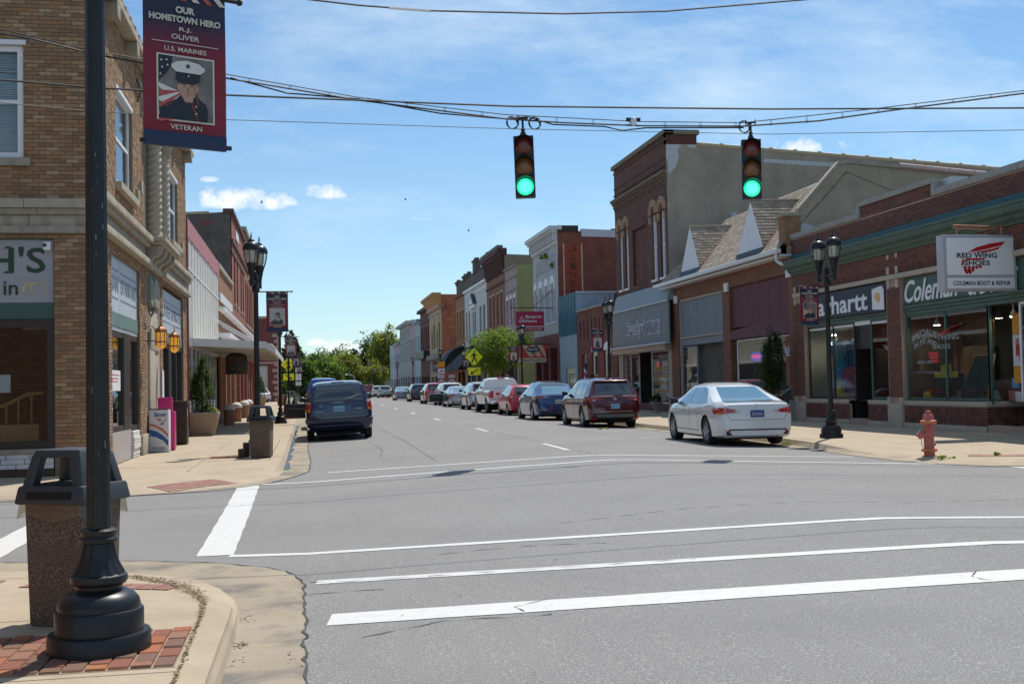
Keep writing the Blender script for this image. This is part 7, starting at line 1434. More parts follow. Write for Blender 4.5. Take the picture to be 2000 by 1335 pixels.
hatch = dict(L=3.95, W=1.69, wb=2.48, ro=.72, r=.29, tw=.18, mir=(2.8, 1.03), mirm=paint('red', (.50, .012, .02), .1, .25), tumble=.42, spokes=7, detail=d_hatch,
  top=[(0, .55), (.02, .85), (.05, .98), (.2, 1.16), (.42, 1.40), (.7, 1.48), (1.4, 1.52), (2.0, 1.49), (2.4, 1.36), (2.95, 1.04), (3.5, .92), (3.8, .76), (3.95, .55)], belt=[(0, .5), (.05, .9), (.3, .99), (2.8, .95), (3.4, .85), (3.95, .5)], bot=[(0, .28), (.1, .22), (3.6, .2), (3.95, .28)],
  plan=[(0, .84), (.06, .92), (.3, .98), (.8, 1.0), (3.1, 1.0), (3.6, .9), (3.95, .7)])
car('parked_car', 'small bright red hatchback parked just behind the white pickup truck', (10.25, 53.8), paint('red', (.50, .012, .02), .1, .25), hatch)
# --- pickup
def d_pick(patch, both, mir, cast, t, pm, gl):
    both([(2.3, 1.38), (3.05, 1.38), (3.05, 1.75), (2.35, 1.75)], gl, 'side_window'); both([(3.1, 1.38), (4.0, 1.36), (3.65, 1.72), (3.1, 1.75)], gl, 'side_window'); seams(both, (2.2, 3.08, 4.1), .6, 1.34); handles(both, (2.4, 3.3), 1.18, C_chrome)
    q = MB(); q.quad((-.66, 2.17, 1.36), (.66, 2.17, 1.36), (.58, 2.27, 1.78), (-.58, 2.27, 1.78)); q.obj('rear_window', C_glite if False else gl, t, fix=False); q = MB(); q.box(-.2, .2, 2.22, 2.26, 1.80, 1.86); q.obj('high_brake_lamp', C_tail, t)
    mir([(.97, .82), (.80, .82), (.80, 1.18), (.96, 1.18)], C_tail, 'tail_lamp', nu=2, nv=4, off=.014); both([(.02, .82), (.16, .82), (.16, 1.18), (.02, 1.18)], C_tail, 'tail_lamp', nu=2, nv=3, off=.012)
    q = MB(); q.box(-.95, .95, -.12, .1, .50, .70); q.obj('step_bumper', C_chrome, t, bevel=.03); q = MB(); q.box(-.78, .78, -.02, 0, .74, 1.22); q.obj('tailgate', pm, t, bevel=.01); q = MB(); q.box(-.16, .16, -.135, -.12, .52, .68); q.obj('licence_plate', C_plate, t)
    for sx in (-1, 1): q = MB(); q.box(sx*.98-.03, sx*.98+.03, .6, 1.6, .3, .5); q.obj('mud_flare', C_plast, t)
pick = dict(L=5.85, W=2.02, wb=3.65, ro=1.22, r=.41, tw=.26, mir=(3.9, 1.42), tumble=.36, spokes=6, detail=d_pick,
  top=[(0, 1.22), (2.08, 1.25), (2.14, 1.30), (2.26, 1.80), (2.5, 1.87), (3.2, 1.89), (3.6, 1.80), (4.15, 1.36), (4.4, 1.30), (5.4, 1.22), (5.75, 1.05), (5.85, .8)], belt=[(0, 1.18), (2.0, 1.2), (2.2, 1.33), (4.0, 1.31), (4.4, 1.2), (5.4, 1.1), (5.85, .7)], bot=[(0, .55), (.5, .5), (1, .45), (5, .42), (5.85, .5)],
  plan=[(0, .97), (.1, 1.0), (5.2, 1.0), (5.6, .94), (5.85, .82)])
car('pickup_truck', 'white pickup truck with chrome bumper parked in the right row', (10.2, 58.5), paint('pickwhite', (.68, .68, .67), .0, .3), pick, cat='pickup truck')
car('parked_car', 'silver white crossover car ahead of the white pickup truck', (10.25, 67.0), paint('silver', (.42, .44, .46), .5, .3), dict(suv, L=4.75, spokes=7), glass=C_tint)
car('parked_car', 'silver saloon car with its left front door standing open', (10.15, 75.6), paint('silver2', (.34, .36, .38), .6, .3), sedan, glass=C_tintb)
car('parked_car', 'cream white estate wagon ahead of the silver saloon with open door', (10.3, 82.4), paint('cream', (.60, .60, .56), .0, .3), dict(suv, W=1.95))
car('parked_car', 'bright red car ahead of the cream wagon in the right row', (9.9, 89.2), paint('red2', (.48, .015, .03), .1, .25), dict(suv, L=4.4))
car('parked_car', 'navy blue sport utility car in the far right row', (10.2, 105), paint('navy', (.012, .022, .06), .4, .25), dict(suv, W=1.95))
car('parked_car', 'small grey saloon car just ahead of the navy one', (9.7, 117), paint('grey', (.20, .24, .28), .4, .3), sedan, glass=C_tintb)
car('parked_car', 'silver sport utility car alone on the far right', (10.4, 156), paint('silver', (.42, .44, .46), .5, .3), dict(suv, W=1.95, L=4.8))
car('parked_car', 'pale car half hidden behind the farthest silver one', (9.9, 164), paint('white', (.66, .68, .69), .0, .25), suv)
car('pickup_truck', 'dark red pickup at the far end of the right row', (9.4, 176), paint('red3', (.22, .02, .03), .1, .3), pick, cat='pickup truck')
car('parked_car', 'small maroon car farthest down the street', (8.3, 192), paint('maroon', (.15, .02, .03), .2, .3), hatch)
# --- minivan (left kerb)
def d_van(patch, both, mir, cast, t, pm, gl):
    patch('B', [(-.70, 1.12), (.70, 1.12), (.60, 1.60), (-.60, 1.60)], gl, 'rear_window', nu=14, nv=8); both([(.35, 1.15), (1.45, 1.12), (1.5, 1.58), (.55, 1.56)], gl, 'quarter_window'); both([(1.52, 1.12), (2.6, 1.1), (2.6, 1.57), (1.56, 1.58)], gl, 'side_window'); both([(2.66, 1.1), (3.7, 1.05), (3.15, 1.5), (2.66, 1.57)], gl, 'side_window'); seams(both, (1.48, 2.63, 3.75), .4, 1.08); handles(both, (2.75, 1.75), .98, pm)
    mir([(.95, .84), (.80, .84), (.78, 1.13), (.90, 1.16)], C_tail, 'tail_lamp', nu=3, nv=4, off=.014); mir([(.94, .84), (.81, .84), (.805, .91), (.935, .91)], C_tamb, 'turn_lamp', nu=2, nv=1, off=.018); mir([(.92, 1.06), (.80, 1.06), (.79, 1.12), (.905, 1.13)], C_tclear, 'reverse_lamp', nu=2, nv=1, off=.018); both([(.07, .84), (.14, .84), (.16, 1.08), (.12, 1.08)], C_tail, 'tail_lamp', nu=2, nv=3, off=.012)
    patch('B', [(-.18, 1.655), (.18, 1.655), (.17, 1.685), (-.17, 1.685)], C_tail, 'high_brake_lamp', nu=4, nv=1, off=.02)
    p, _ = cast('B', 0, .6); q = MB(); q.hexa([(-.93, .02, .40), (.93, .02, .40), (.96, .3, .40), (-.96, .3, .40)], [(-.90, -.10, .62), (.90, -.10, .62), (.98, .3, .66), (-.98, .3, .66)]); q.obj('bumper', pm, t, bevel=.05)
    patch('B', [(-.34, .78), (.34, .78), (.36, 1.0), (-.36, 1.0)], mat('paint_navy_panel', (.012, .028, .085), .3, metal=.3, coat=1), 'plate_recess', nu=6, nv=4, off=.004); plate(t, cast, .90, txt='214 WLR')
    mir([(.76, .72), (.77, .72), (.74, 1.10), (.73, 1.10)], C_seam, 'tailgate_gap', nu=1, nv=8, off=.004); patch('B', [(-.76, .715), (.76, .715), (.76, .725), (-.76, .725)], C_seam, 'tailgate_gap', nu=12, nv=1, off=.004)
    q = MB(); p, _ = cast('B', .2, 1.17); p2, _ = cast('B', .55, 1.27); q.tube([(.17, p.y-.03, 1.14), (.2, p.y-.03, 1.17), (.58, p2.y-.02, 1.27)], .012, 5); q.obj('rear_wiper', mat('wiper_grey', (.35, .36, .36), .4), t)
    T_ = Fr('F', cast('B', 0, 1.07)[0].y-.012); text('SOUTHERN KY', 'lettering', C_letw, T_, -.17, .15, 1.06, 1.09, 0, t, depth=.003); text('CARAVAN', 'lettering', C_chrome, Fr('F', cast('B', -.58, .85)[0].y-.01), -.70, -.45, .83, .85, 0, t, depth=.003); text('SPORT', 'lettering', C_chrome, Fr('F', cast('B', .55, .88)[0].y-.01), .46, .66, .87, .89, 0, t, depth=.003)
    q = MB(); p, _ = cast('B', -.5, 1.02); q.T = lambda x, z, d=0.: (x-.5, p.y-.008-d, 1.0+z); q.tube([(.05*math.cos(a), .022*math.sin(a), 0) for a in [k*.52 for k in range(13)]], .005, 5); q.obj('badge', C_chrome, t)
van = dict(L=4.80, W=1.91, wb=2.88, ro=1.0, r=.335, tw=.215, mir=(3.6, 1.15), tumble=.34, spokes=5, detail=d_van,
  top=[(0, .74), (.02, 1.0), (.05, 1.14), (.2, 1.42), (.32, 1.60), (.5, 1.67), (1.2, 1.70), (2.4, 1.69), (3.0, 1.60), (3.5, 1.36), (3.9, 1.14), (4.4, 1.0), (4.7, .82), (4.8, .62)],
  belt=[(0, .7), (.05, 1.05), (.2, 1.10), (3.4, 1.06), (4.0, .98), (4.5, .85), (4.8, .5)], bot=[(0, .42), (.1, .30), (.6, .24), (4.4, .24), (4.8, .32)], plan=[(0, .88), (.06, .94), (.2, .98), (.6, 1.0), (4.0, 1.0), (4.4, .94), (4.8, .74)], roll=R(-2.2))
car('minivan', 'navy blue minivan with a rear wiper parked at the left kerb', (.92, 33.2), paint('navyvan', (.006, .013, .05), .3, .22), van, group='vehicles parked along the left kerb', cat='minivan')
car('parked_car', 'maroon car with open left door hidden ahead of the navy minivan', (.95, 42.6), paint('maroon2', (.13, .012, .02), .2, .3), sedan, group='vehicles parked along the left kerb')
car('pickup_truck', 'bright blue pickup truck ahead of the minivan at the left kerb', (.9, 63), paint('bluepick', (.015, .09, .34), .3, .3), dict(pick, top=[(a, b_+(.16 if b_ > 1.25 else .06)) for a, b_ in pick['top']], L=5.85, W=1.95), group='vehicles parked along the left kerb', cat='pickup truck')
car('police_car', 'white car with red and blue side stripes in the far left lot', (-4.3, 118), paint('white', (.66, .68, .69), .0, .25), suv, group='cars in the far left lot', rz=R(30))
car('parked_car', 'black sport utility car in the far left lot beside the striped white one', (-3.9, 126.5), paint('black', (.012, .013, .016), .3, .25), suv, group='cars in the far left lot', rz=R(25))
# open doors (hinged at the front edge, inner trim faces the camera)
def opendoor(name_lab, par, hx, hy, z0, ww, hh, col, zoff=0):
    q = MB(Fr('F', hy)); x0 = hx-ww
    out = [(x0+.02, z0+.02), (x0, z0+.35), (x0+.03, z0+.62), (x0+.10, z0+hh), (x0+.45, z0+hh-.01), (hx-.15, z0+.72), (hx, z0+.62), (hx, z0+.05)]
    low = [(x0+.02, z0+.02), (x0, z0+.35), (x0+.03, z0+.62), (hx, z0+.62), (hx, z0+.05)]
    q.prism(low, -.05, .05); d = q.obj('open_door', col, par, bevel=.02)
    q = MB(Fr('F', hy)); q.prism([(x0+.09, z0+.08), (x0+.08, z0+.35), (x0+.08, z0+.58), (hx-.04, z0+.58), (hx-.04, z0+.10)], .05, .075); q.obj('door_card', C_plast, d); q = MB(Fr('F', hy)); q.box(x0+.25, hx-.12, z0+.40, z0+.45, .075, .13); q.obj('arm_rest', mat('trim_grey', (.12, .12, .12), .7), d)
    q = MB(Fr('F', hy)); q.tube([(x0+.04, z0+.6, 0), (x0+.11, z0+hh, 0), (x0+.42, z0+hh-.01, 0), (hx-.18, z0+.76, 0), (hx, z0+.62, 0)], .028, 6); q.obj('window_frame', C_plast, d); q = MB(Fr('F', hy)); q.prism([(x0+.05, z0+.62), (x0+.12, z0+hh-.02), (x0+.42, z0+hh-.03), (hx-.18, z0+.74), (hx-.02, z0+.62)], -.006, .0); q.obj('door_glass', C_glass, d)
for o in [x for x in COL.objects if x.get('label', '').startswith('silver saloon car with its left')]: OFF[o.name] = Vector(o.location); opendoor('', o, o.location.x-.92, o.location.y+3.4, .30+rise(79), 1.08, 1.1, paint('silver2', (.34, .36, .38), .6, .3))
for o in [x for x in COL.objects if x.get('label', '').startswith('maroon car with open left')]: OFF[o.name] = Vector(o.location); opendoor('', o, o.location.x-.90, o.location.y+3.4, .33, .98, 1.1, paint('maroon2', (.13, .012, .02), .2, .3))
# ============================================================ out of view buildings, added for the shop windows to reflect
SBk = thing('unseen_cream_building', 'added cream building out of view behind the left lot, for the shop windows to mirror', 'building', (-7, 84, .2))
for (x0, x1, lab, c) in ((-18, -4.3, 'added brick building behind the camera on the left, unseen except mirrored in glass', (.24, .13, .08)), (16.2, 34, 'added brick building behind the camera on the right, unseen except mirrored in glass', (.20, .08, .06))):  # two plain blocks added behind the camera, only to fill the glass reflections
    t = thing('corner_block', lab, 'building', (x0, -12, .1)); q = wall(Fr('Y', 4.2), x0, x1, .1, 8.5, evenly(x0, x1, 4, 1.3, 5, 7)+evenly(x0, x1, 3, 3, .6, 3.4), rev=.2); q.box(x0, x1, -16, 3.95, .1, 8.3); q.obj('wall', mat('corner_%d' % x1, c, .9, noise=(2, .2)), t, fix=False)
q = MB(); q.box(-20, -7.0, 84, 116, .1, 7.0); q.obj('wall', mat('cream_wall', (.42, .38, .30), .8, noise=(1, .1)), SBk); q = MB(); q.box(-7.0, -6.0, 85, 115, 3.0, 3.25); q.obj('canopy', C_can, SBk); q = MB(); q.box(-7.02, -6.9, 86, 114, .6, 2.9); q.obj('shop_window', C_gdark, SBk)

# ============================================================ street lamps and banners
C_lamp = mat('lamp_black', (.012, .0135, .016), .38, spec=.38, noise=(9, .2), wear=(30, (.07, .072, .075), .72, .45)); C_globe = glassmat('lamp_globe', (.86, .87, .85), 1.6); C_lens = mat('lamp_lens', (.62, .60, .52), .25, spec=.8)
BASEP = [(r*.91, z) for r, z in [(.29, 0), (.29, .085), (.283, .095), (.25, .098), (.25, .205), (.243, .215), (.232, .218), (.232, .235), (.224, .262), (.20, .29), (.165, .308), (.14, .314), (.13, .325), (.132, .34), (.152, .348), (.163, .368), (.158, .392), (.14, .40)]]
def lamp(loc, label, twin=True, rz=0, group='street lamps along the main street'):
    t = thing('street_lamp', label, 'street lamp', (0, 0, 0), group)
    q = MB(); q.lathe(BASEP, (0, 0), 40); q.obj('base', C_lamp, t, smooth=True, angle=40)
    q = MB(); q.lathe([(.135, .40), (.125, .42), (.104, .46), (.088, .51), (.078, .56)], (0, 0), 60, flute=(0, 4, 15, .09)); q.obj('fluted_bell', C_lamp, t, smooth=True, angle=50)
    q = MB(); q.lathe([(.082, .56), (.098, .567), (.10, .585), (.088, .60), (.094, .612), (.094, .628), (.072, .64)], (0, 0), 32); q.obj('collar', C_lamp, t, smooth=True, angle=40)
    q = MB(); q.lathe([(.063, .62), (.060, 1.5), (.052, 3.55)], (0, 0), 48, flute=(0, 2, 12, .07), caps=False); q.obj('pole', C_lamp, t, smooth=True, angle=60)
    q = MB(); q.lathe([(.055, 3.5), (.085, 3.53), (.085, 3.62), (.06, 3.65), (.06, 3.78), (.075, 3.80), (.07, 3.86), (.03, 3.92), (.01, 3.97)], (0, 0), 16); q.obj('pole_cap', C_lamp, t, smooth=True, angle=40)
    offs = (-.34, .34) if twin else (0,)
    if twin: q = MB(); q.box(-.03, .03, -.36, .36, 3.68, 3.76); q.obj('cross_arm', C_lamp, t, bevel=.01)
    for o_ in offs:
        b0 = 3.62 if twin else 3.85
        q = MB(); q.lathe([(.035, b0), (.055, b0+.02), (.045, b0+.06), (.05, b0+.2), (.085, b0+.38), (.115, b0+.48), (.125, b0+.50)], (0, o_), 16); lf = q.obj('lantern_cup', C_lamp, t, smooth=True, angle=40)
        q = MB(); q.lathe([(.118, b0+.50), (.155, b0+.62), (.168, b0+.74), (.16, b0+.80)], (0, o_), 20, caps=False); q.obj('globe', C_globe, lf, smooth=True)
        q = MB(); q.lathe([(.075, b0+.50), (.10, b0+.60), (.105, b0+.76)], (0, o_), 14); q.obj('lens', C_lens, lf, smooth=True)
        q = MB()
        for k in range(8): a = 2*math.pi*k/8; q.tube([(.122*math.cos(a), o_+.122*math.sin(a), b0+.50), (.162*math.cos(a), o_+.162*math.sin(a), b0+.64), (.178*math.cos(a), o_+.178*math.sin(a), b0+.80)], .007, 4)
        q.obj('cage', C_lamp, lf)
        q = MB(); q.lathe([(.185, b0+.785), (.188, b0+.83), (.17, b0+.89), (.13, b0+.94), (.07, b0+.965), (.07, b0+.99), (.045, b0+1.02), (.02, b0+1.04), (.012, b0+1.07), (.024, b0+1.09), (.012, b0+1.11), (.006, b0+1.18)], (0, o_), 20); q.obj('dome', C_lamp, lf, smooth=True, angle=40)
    t.location = loc; t.rotation_euler = (0, 0, rz); return t
def gz(x, y): return wz(x, y)
L0 = lamp((-1.105, 6.47, .147), 'nearest street lamp pole with paint chips and fluted round base on red bricks', True, R(8))
lampsL = [(25.8, 'twin lantern street lamp behind the far pebbled litter bin on the left walk'), (47.8, 'twin lantern street lamp at the left kerb beside the red car door'), (70, 'street lamp at the left kerb beyond the red car door, third banner pole'), (101, 'fourth left kerb street lamp before the red garage building'), (122, 'far left kerb street lamp before the trees'), (145, 'farthest left kerb street lamp')]
lampsR = [(11.85, 24.86, 'twin lantern street lamp on the right walk beside the white saloon'), (11.7, 43.9, 'street lamp before the low arched window shop on the right walk'), (11.7, 62.6, 'street lamp in front of the hardware hanging signs'), (11.7, 82, 'street lamp beside the right crossing sign'), (11.7, 102, 'street lamp by the route number signs'), (11.7, 129, 'street lamp before the maroon far building'), (11.7, 152, 'street lamp near the far silver car'), (11.7, 180, 'street lamp before the lavender far building'), (11.7, 205, 'farthest right street lamp by the trees')]
for y, lb_ in lampsL: clone(L0, (-1.08, y, gz(-1.08, y)), lb_, R(-12))
for i, (x, y, lb_) in enumerate(lampsR): clone(L0, (x, y, gz(x, y)), lb_, R(0 if i else 4))
# bare weathered patches on the near pole
q = MB()
for k in range(24):
    a = -math.pi/2+random.uniform(-.9, .9); z = random.uniform(.9, 2.9); r = .0605-.004*(z-1); h_ = random.uniform(.006, .05); w2 = random.uniform(.02, .07)
    q.quad(*[(r*math.cos(a+s), r*math.sin(a+s), z+t) for s, t in ((-w2, 0), (w2, 0), (w2*.6, h_), (-w2*.8, h_))])
o = q.obj('paint_chip', mat('chip_grey', (.22, .22, .22), .7), None, fix=False); o.parent = L0; o['kind'] = 'stuff'

def gradmat(name):   # printed navy to dark red fade of the cloth banner
    m = bpy.data.materials.new(name); m.use_nodes = True; nd = m.node_tree.nodes; lk = m.node_tree.links; b = nd['Principled BSDF']; b.inputs['Roughness'].default_value = .55
    tcn = nd.new('ShaderNodeTexCoord'); sp_ = nd.new('ShaderNodeSeparateXYZ'); lk.new(tcn.outputs['Object'], sp_.inputs[0]); cr = nd.new('ShaderNodeValToRGB'); mr = nd.new('ShaderNodeMapRange'); lk.new(sp_.outputs[2], mr.inputs[0]); mr.inputs[1].default_value = -.9; mr.inputs[2].default_value = 0; lk.new(mr.outputs[0], cr.inputs[0])
    e = cr.color_ramp.elements; e[0].position = .60; e[0].color = (.19, .006, .022, 1); e[1].position = .83; e[1].color = (.012, .014, .045, 1); lk.new(cr.outputs[0], b.inputs['Base Color']); return m
C_ban = gradmat('banner_print'); C_bnavy = mat('banner_navy', (.008, .022, .07), .5); C_bt = mat('banner_letter', (.60, .55, .50), .7); C_bt2 = mat('banner_slab_letter', (.50, .50, .42), .7)
C_skin = mat('print_skin', (.42, .26, .20), .7); C_pbg = mat('print_backdrop', (.16, .15, .145), .7, noise=(9, .3)); C_capw = mat('print_cap_white', (.62, .60, .58), .7); C_uni = mat('print_uniform', (.014, .022, .035), .7); C_capb = mat('print_cap_black', (.008, .008, .01), .3); C_fr = mat('print_red', (.40, .08, .08), .7); C_gd = mat('print_brass', (.55, .40, .15), .6); C_lip = mat('print_lip', (.33, .13, .12), .7); C_shade = mat('print_skin_dark', (.27, .15, .11), .7); C_gry = mat('print_grey', (.42, .42, .42), .8); C_gry2 = mat('print_dark_grey', (.07, .07, .075), .8)
def banner(loc, label, rz=0, side=1, near=False, words=('OUR', 'HOMETOWN HERO', 'PFC JAMES E.', 'MORGAN', 'U.S. NAVY'), grey=True, seed=0, lite=False):
    """local frame: x away from the pole along the rods, z=0 at the top rod"""
    t = thing('pole_banner', label, 'banner', (0, 0, 0), 'veteran banners on the street lamps')
    T_ = lambda u, z, d=0.: (u, -d, z)
    sg_ = side; x0 = .22 if sg_ > 0 else -.22-.47; x1 = x0+.47
    q = MB(); q.tube([(0, 0, 0), (sg_*.78, 0, 0)], .013, 8); q.ball((sg_*.78, 0, 0), .02, 8, 6); q.obj('top_rod', C_lamp, t)
    q = MB(); q.tube([(sg_*.2, 0, -.86), (sg_*.72, 0, -.86)], .014, 8); q.obj('bottom_rod', C_lamp, t)
    b = MB(T_); n = 16; f_ = lambda u: .012*math.sin(u*9+seed)*(1)
    r1 = []
    for layer in (0, 1):
        ids = []
        for j in range(13):
            z = 0-.88*j/12; ids.append([b.pt((x0+(x1-x0)*i/n, z, .004*layer+.006*math.sin(i*.5+seed)*math.sin(j*.26))) for i in range(n+1)])
        r1.append(ids)
        for j in range(12):
            for i in range(n): b.face([ids[j][i], ids[j][i+1], ids[j+1][i+1], ids[j+1][i]])
    cl = b.obj('cloth', C_ban, t, smooth=True, fix=False)
    q = MB(T_); q.prism([(x0, -.885), (x1, -.885), (x1, -.80), (x0, -.80)], -.012, .018); q.obj('bottom_sleeve', C_bnavy, t, bevel=.008)
    cx = (x0+x1)/2; D = .012
    for i in range(6): q = MB(T_); a = x0+.02+i*.075; q.prism([(a, -.005), (a+.035, -.005), (a+.075, -.05), (a+.04, -.05)], D-.003, D); q.obj('flag_stripe', C_bt if i % 2 else C_fr, cl)
    text(words[0], 'lettering', C_bt2, T_, cx-.055, cx+.055, -.125, -.085, D, cl, bold=.05, depth=.002); text(words[1], 'lettering', C_bt2, T_, cx-.205, cx+.205, -.178, -.140, D, cl, bold=.045, depth=.002)
    text(words[2], 'lettering', C_bt, T_, cx-(.035 if near else .11), cx+(.035 if near else .11), -.232, -.204, D, cl, depth=.002, bold=.01); text(words[3], 'lettering', C_bt, T_, cx-.08, cx+.08, -.274, -.246, D, cl, depth=.002, bold=.01); text(words[4], 'lettering', C_bt, T_, cx-.12, cx+.12, -.345, -.319, D, cl, depth=.002, bold=.01); text('VETERAN', 'lettering', C_bt, T_, cx-.09, cx+.09, -.785, -.757, D, cl, depth=.002, bold=.01)
    q = MB(T_); q.prism([(cx-.19, -.298), (cx+.19, -.298), (cx+.19, -.294), (cx-.19, -.294)], D, D+.002); q.obj('rule', C_bt, cl)
    px0, px1, pz0, pz1 = cx-.165, cx+.165, -.74, -.365
    def pz(pts, m, nm, d): q = MB(T_); q.prism([(cx+u, (pz0+pz1)/2+v) for u, v in pts], D+d, D+d+.0012); return q.obj(nm, m, fr)
    q = MB(T_); q.prism([(px0, pz0), (px1, pz0), (px1, pz1), (px0, pz1)], D, D+.002); fr = q.obj('photo_frame', C_bt, cl)
    pz([(-.155, -.178), (.155, -.178), (.155, .178), (-.155, .178)], C_gry if grey else C_pbg, 'photo_backdrop', .002)
    if lite: pz([(-.10, -.178), (.10, -.178), (.06, -.02), (.03, .09), (-.03, .09), (-.06, -.02)], C_gry2, 'photo_figure', .004); return t, (loc, rz)
    if not grey:
        for i in range(6): pz([(-.155+.0*i, .02-.04*i), (-.155, .0-.04*i), (-.06+.012*i, -.10-.012*i), (-.03+.01*i, -.02+.006*i), (-.09, .06-.03*i)][0:4], C_fr if i % 2 else C_capw, 'photo_flag_stripe', .0035+.0003*i)
        pz([(-.155, .178), (-.075, .178), (-.085, .12), (-.11, .08), (-.155, .03)], C_uni, 'photo_flag_canton', .0035)
        for u, v in ((-.14, .15), (-.11, .155), (-.135, .11), (-.105, .125), (-.145, .07)): pz([(u, v+.007), (u+.007, v-.005), (u-.007, v-.005)], C_capw, 'photo_star', .005)
    pz([(-.155, -.178), (-.15, -.12), (-.10, -.085), (-.055, -.06), (-.03, -.035), (.06, -.035), (.085, -.06), (.115, -.08), (.125, -.12), (.12, -.178)], C_uni if not grey else C_gry2, 'photo_shoulders', .006)
    pz([(-.03, -.075), (.0, -.09), (.05, -.085), (.065, -.05), (.06, -.02), (-.035, -.02)], C_uni if not grey else C_gry, 'photo_collar', .0068)
    E_ = lambda cu, cv, ru, rv, n=16: [(cu+ru*math.cos(2*math.pi*k/n), cv+rv*math.sin(2*math.pi*k/n)) for k in range(n)]
    sk, sd = (C_skin, C_shade) if not grey else (mat('print_pale_grey', (.36, .36, .36), .8), C_gry2)
    pz(E_(.01, .0, .052, .062), sk, 'photo_face', .0075); pz(E_(-.044, .005, .010, .018, 10), sk, 'photo_ear', .0072); pz(E_(.063, .005, .010, .018, 10), sk, 'photo_ear', .0072); pz([(-.02, -.05), (.04, -.05), (.035, -.075), (-.01, -.075)], sk, 'photo_neck', .0073)
    pz([(.035, -.045), (.055, -.03), (.062, .0), (.06, .035), (.046, .03), (.042, -.01)], mat('print_skin_mid', (.33, .195, .145), .7) if not grey else C_gry2, 'photo_face_shade', .0079)
    for u in (-.014, .034): pz([(u-.014, .022), (u+.014, .024), (u+.012, .0275), (u-.012, .026)], C_gry2, 'photo_brow', .0088)
    for u in (-.012, .032): pz(E_(u, .012, .011, .005, 8), sd, 'photo_eye', .0086)
    pz([(.008, .01), (.014, .01), (.018, -.018), (.004, -.018)], sd, 'photo_nose', .0086); pz(E_(.011, -.032, .014, .0035, 8), C_lip if not grey else sd, 'photo_mouth', .0086)
    if near:
        pz([(-.055, .055), (.075, .055), (.082, .085), (.075, .095), (-.055, .098), (-.06, .085)], C_capb, 'photo_cap_band', .0095); pz([(-.062, .05), (-.03, .028), (.045, .028), (.078, .05), (.078, .065), (-.062, .065)], C_capb, 'photo_cap_peak', .0105)
        pz([(-.085, .115), (-.06, .092), (.08, .09), (.105, .11), (.108, .125), (.07, .15), (0, .16), (-.055, .15), (-.085, .13)], C_capw, 'photo_cap_crown', .0098); pz(E_(.01, .128, .012, .012, 10), C_gry2, 'photo_cap_device', .0112); pz(E_(.012, .073, .005, .005, 8), C_capw, 'photo_chin_button', .0118)
        for v in (-.095, -.135): pz(E_(.055, v, .006, .006, 10), C_gd, 'photo_button', .0088)
        for (a, c) in (((-.03, -.045), (.0, -.088)), ((.055, -.04), (.068, -.085)), ((.0, -.088), (.06, -.088)), ((.03, -.09), (.065, -.178)), ((-.055, -.062), (-.12, -.11))): pz([a, c, (c[0]+.004, c[1]-.001), (a[0]+.004, a[1]+.001)], C_fr, 'photo_piping', .0083)
    else:
        pz([(-.045, .04), (.066, .04), (.06, .075), (.02, .09), (-.03, .08)], sd if seed % 2 else C_capw, 'photo_cap', .0095)
    return t, (loc, rz)
def place(tt): t, (loc, rz) = tt; t.location = loc; t.rotation_euler = (0, 0, rz)
place(banner((-1.07, 6.48, 3.755), 'large near veteran banner with portrait of a marine in a white cap', R(24), near=True, grey=False, words=('OUR', 'HOMETOWN HERO', 'R.J.', 'OLIVER', 'U.S. MARINES')))
place(banner((-1.08, 25.8, 3.66), 'veteran banner with grey portrait of a sailor on the lamp behind the far litter bin', R(0), seed=1))
place(banner((-1.08, 47.8, 3.66), 'veteran banner with grey portrait on the lamp beside the red car door', R(2), seed=2))
place(banner((-1.08, 70, 3.70), 'veteran banner third along the left kerb, partly behind the second', 0, seed=3, lite=True)); place(banner((-1.08, 101, 3.80), 'small far veteran banner, fourth along the left kerb', 0, seed=4, lite=True))
place(banner((11.85, 24.86, 3.62), 'veteran banner with colour portrait of a soldier beside the workwear sign', R(4), side=-1, seed=5, grey=False, words=('OUR', 'HOMETOWN HERO', 'SGT DALE R.', 'CLARK', 'U.S. ARMY')))
place(banner((11.7, 43.9, 3.64), 'veteran banner with a grey ship picture before the low arched window shop', 0, side=-1, seed=6, lite=True)); place(banner((11.7, 62.6, 3.64), 'veteran banner beside the hanging hardware signs', 0, side=-1, seed=7, lite=True)); place(banner((11.7, 82, 3.7), 'veteran banner half hidden behind the crossing sign', 0, side=-1, seed=8, lite=True)); place(banner((11.7, 102, 3.8), 'dark far banner on the lamp by the route signs', 0, side=-1, seed=9, lite=True))

